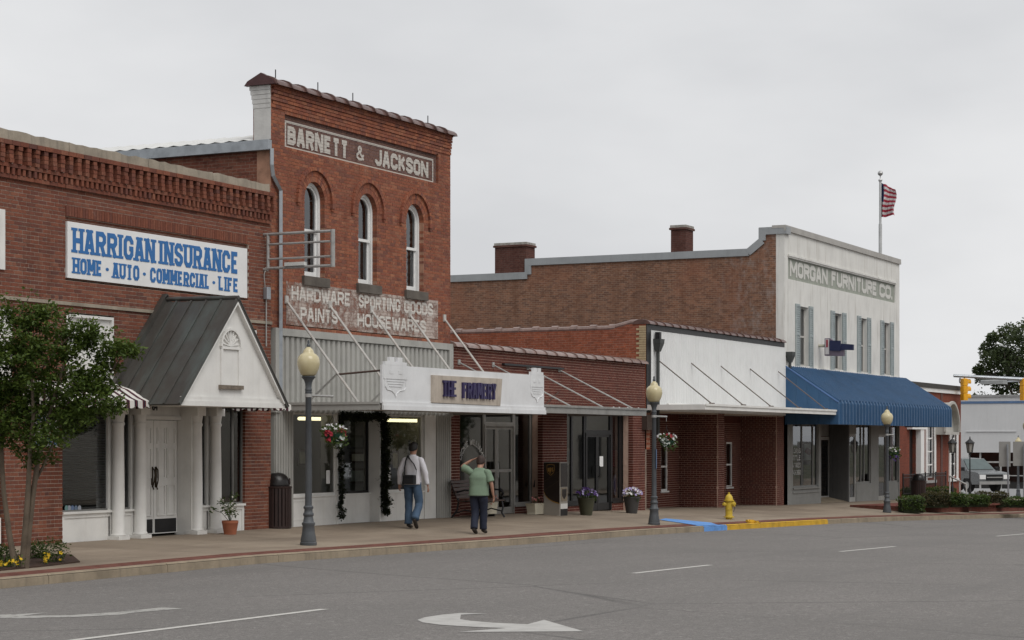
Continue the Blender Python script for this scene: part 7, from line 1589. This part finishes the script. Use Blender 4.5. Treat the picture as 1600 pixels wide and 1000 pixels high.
q = at_depth(1553, 597, 110); t = thing('far_street_light', 'grey street light head seen below the mast arm', 'street light', q); m = MB(); m.cbox(-.5, .5, -.65, .65, -.12, .12, .05); m.build('housing', pm('light_grey_head', (.30, .31, .31), .6), t, world=False); m = MB(); m.tube([(0, 0, 0), (6, -4, .3)], .05, 6); m.build('arm', GALV, t, world=False)
SB = pm('sign_back', (.27, .265, .25), .6, .1, 3, metal=.2)
for (pa, pb, py0, py1, pp, d_, lb) in ((1561, 1579, 690, 729, 1576, 76, 'grey back of a road sign on a post, left of two'), (1583, 1615, 690, 728, 1600, 80, 'grey back of a road sign at the right picture edge')):
    t = thing('road_sign', lb, 'sign', at_depth(pp, 776, d_), group='road signs seen from behind'); A, B, Cc, Dd = at_depth(pa, py1, d_), at_depth(pb, py1, d_), at_depth(pb, py0, d_), at_depth(pa, py0, d_); th = Vector((.894, .447, 0))*.02; m = MB(); m.add([A, B, Cc, Dd, A+th, B+th, Cc+th, Dd+th], [(0, 1, 2, 3), (4, 5, 6, 7), (0, 1, 5, 4), (1, 2, 6, 5), (2, 3, 7, 6), (3, 0, 4, 7)]); m.build('plate', SB, t); m = MB(); m.tube([at_depth(pp, 790, d_-.1), at_depth(pp-(2 if pp < 1590 else 0), py0+4, d_-.1)], .035, 6); m.build('post', GALV, t)
# ------------------------------------------------------------------ flag on the furniture store
X = sx(1375.5, .3); zt_ = sz(1376, 272, .3); fp = thing('flagpole', 'white flagpole on the roof of the furniture store', 'flagpole', (X, .3, 7.4)); m = MB(); m.tube([(X, .3, 7.4), (X, .3, sz(1376, 350, .3))], .07, 8); m.tube([(X, .3, sz(1376, 350, .3)), (X, .3, zt_-.3)], .05, 8); m.build('pole', pm('pole_grey', (.48, .49, .49), .45), fp, smooth=True); m = MB(); m.lathe([(.02, -.32), (.08, -.28), (.08, -.22), (.02, -.2), (.018, -.08), (.06, -.06), (.11, 0), (.10, .07), (.05, .12), (.001, .13)], 12, (X, .3, zt_)); m.build('ball_finial', pm('finial', (.5, .5, .5), .3, metal=.6), fp, smooth='all')
fl = thing('flag', 'limp flag with red and white stripes and blue canton on the roof pole', 'flag', (X, .28, zt_-1.8)); NU, NV = 30, 26; m = MB(); ft = sz(1376, 284, .3); U = np.linspace(0, 1, NU+1); 
def fpos(u, v):
    w_ = 1.9*u; fold = .22*math.sin(u*11+v*1.5)*u**.4 + .08*math.sin(u*23+v*3); out = (.10*u/.4 if u < .4 else .10+.46*((u-.4)/.6)**.8) + .05*math.sin(v*6)*u; drop = .18*u + .16*u*u + .12*math.sin(u*5)*(v)
    dirv = Vector((.35, -.94, 0)); side = Vector((.94, .35, 0)); p_ = Vector((X+.05, .3, ft-1.35*v*(1-.08*u) - drop*(1-.5*v))) + dirv*out + side*fold*.7; return p_
for i in range(NU):
    for j in range(NV):
        u0, u1, v0, v1 = i/NU, (i+1)/NU, j/NV, (j+1)/NV; mi = 2 if (u0 < .4 and v0 < 7/13) else (0 if int(v0*13) % 2 == 0 else 1); m.quad(fpos(u0, v0), fpos(u1, v0), fpos(u1, v1), fpos(u0, v1), mi)
m.build('cloth', [pm('flag_red', (.36, .035, .06), .8), pm('flag_white', (.62, .60, .60), .8), pm('flag_blue', (.04, .05, .13), .8)], fl, fixn=False, smooth='all')
# ------------------------------------------------------------------ trees beyond the far building
def big_tree(label, base, h, blobs, mat, leaf=.35, trunk_r=.35, group=None):
    t = thing('oak_tree', label, 'tree', base, group=group); m = MB(); b = Vector(base); tips_ = []; m.tube([b, b+Vector((.1, 0, h*.3)), b+Vector((-.1, .1, h*.5))], [trunk_r, trunk_r*.75, trunk_r*.55], 8)
    for _ in range(7): branchy(m, b+Vector((0, 0, h*random.uniform(.3, .5))), (random.gauss(0, .7), random.gauss(0, .7), .8), h*.18, trunk_r*.35, 2, tips_, .5)
    m.build('trunk', BARK_D, t, smooth=True); m = MB(); leaves(m, [b+Vector(c) for c, r_ in blobs], [(r_, r_, r_*.8) for c, r_ in blobs], [int(260+260*r_*r_) for c, r_ in blobs], leaf, shell=.35); leaves(m, tips_, [h*.06]*len(tips_), [14]*len(tips_), leaf); m.build('crown', mat, t, fixn=False); return t
q = at_depth(1592, 740, 165); base = Vector((q.x, q.y, -2.3)); blobs = []
for (a, b, r_) in ((1592, 545, 36), (1575, 560, 22), (1548, 560, 16), (1560, 575, 24), (1538, 590, 15), (1575, 520, 18), (1545, 545, 14), (1610, 520, 30), (1570, 600, 22), (1600, 590, 34), (1530, 578, 9), (1551, 528, 9), (1625, 560, 40), (1585, 575, 26), (1562, 552, 14)):
    q = at_depth(a, b, 165+random.uniform(-2, 2)); blobs.append((tuple(q-base), r_*165/FPX))
big_tree('tall dark green tree rising behind the far white building', base, 13, blobs, LEAF_O, .30, .4)
# ------------------------------------------------------------------ the other side of the street, seen in the window panes
def rnd_blobs(h, r_, n=12): return [((random.gauss(0, r_*.5), random.gauss(0, r_*.5), h*.45+random.random()*h*.5), r_*random.uniform(.35, .6)) for _ in range(n)]
for k, (X, Y) in enumerate(((62, -30), (92, -29.5), (140, -31))):
    big_tree(('nearest', 'middle', 'farthest')[k] + ' street tree across the road, mirrored in the shop windows', (X, Y, zr(min(X, 140))-.1), 7.5, rnd_blobs(7.5, 3.0), LEAF_O, .24, .2, group='street trees mirrored in the shop windows')
t = thing('opposite_building', 'pale building across the road, mirrored in the shop windows', 'building', (90, -40, -1.6)); m = MB(); m.box(40, 170, -48, -38, -2.5, 6.2); m.build('walls', pm('tan_stucco', (.66, .62, .54), .85, .1, .3), t)
for X in range(44, 168, 11): m = MB(); m.box(X, X+4, -38, -37.95, -1, 2.2); m.build('window', BLACK, t)
m = MB(); m.box(-40, 200, -31.5, -26.9, -2.6, .0); w_ = MB()
for i in range(len(XS)-1):
    a, b = XS[i], XS[i+1]; w_.quad((a, -38, zr(min(a, 140))+.05), (b, -38, zr(min(b, 140))+.05), (b, -26.9, zr(min(b, 140))+.1), (a, -26.9, zr(min(a, 140))+.1))
tag(w_.build('far_sidewalk', WALK, fixn=False), kind='structure')
for k, (X, c_) in enumerate(((54, 'nearer'), (80, 'farther'))):
    t = copy_tree(tk); t.location = (X, -25.2, zroad(X, -24)); t.rotation_euler.z = 0; t['label'] = c_ + ' pickup parked across the road, mirrored in the shop windows'; t['group'] = 'pickups mirrored in the shop windows'; t.name = 'parked_pickup'
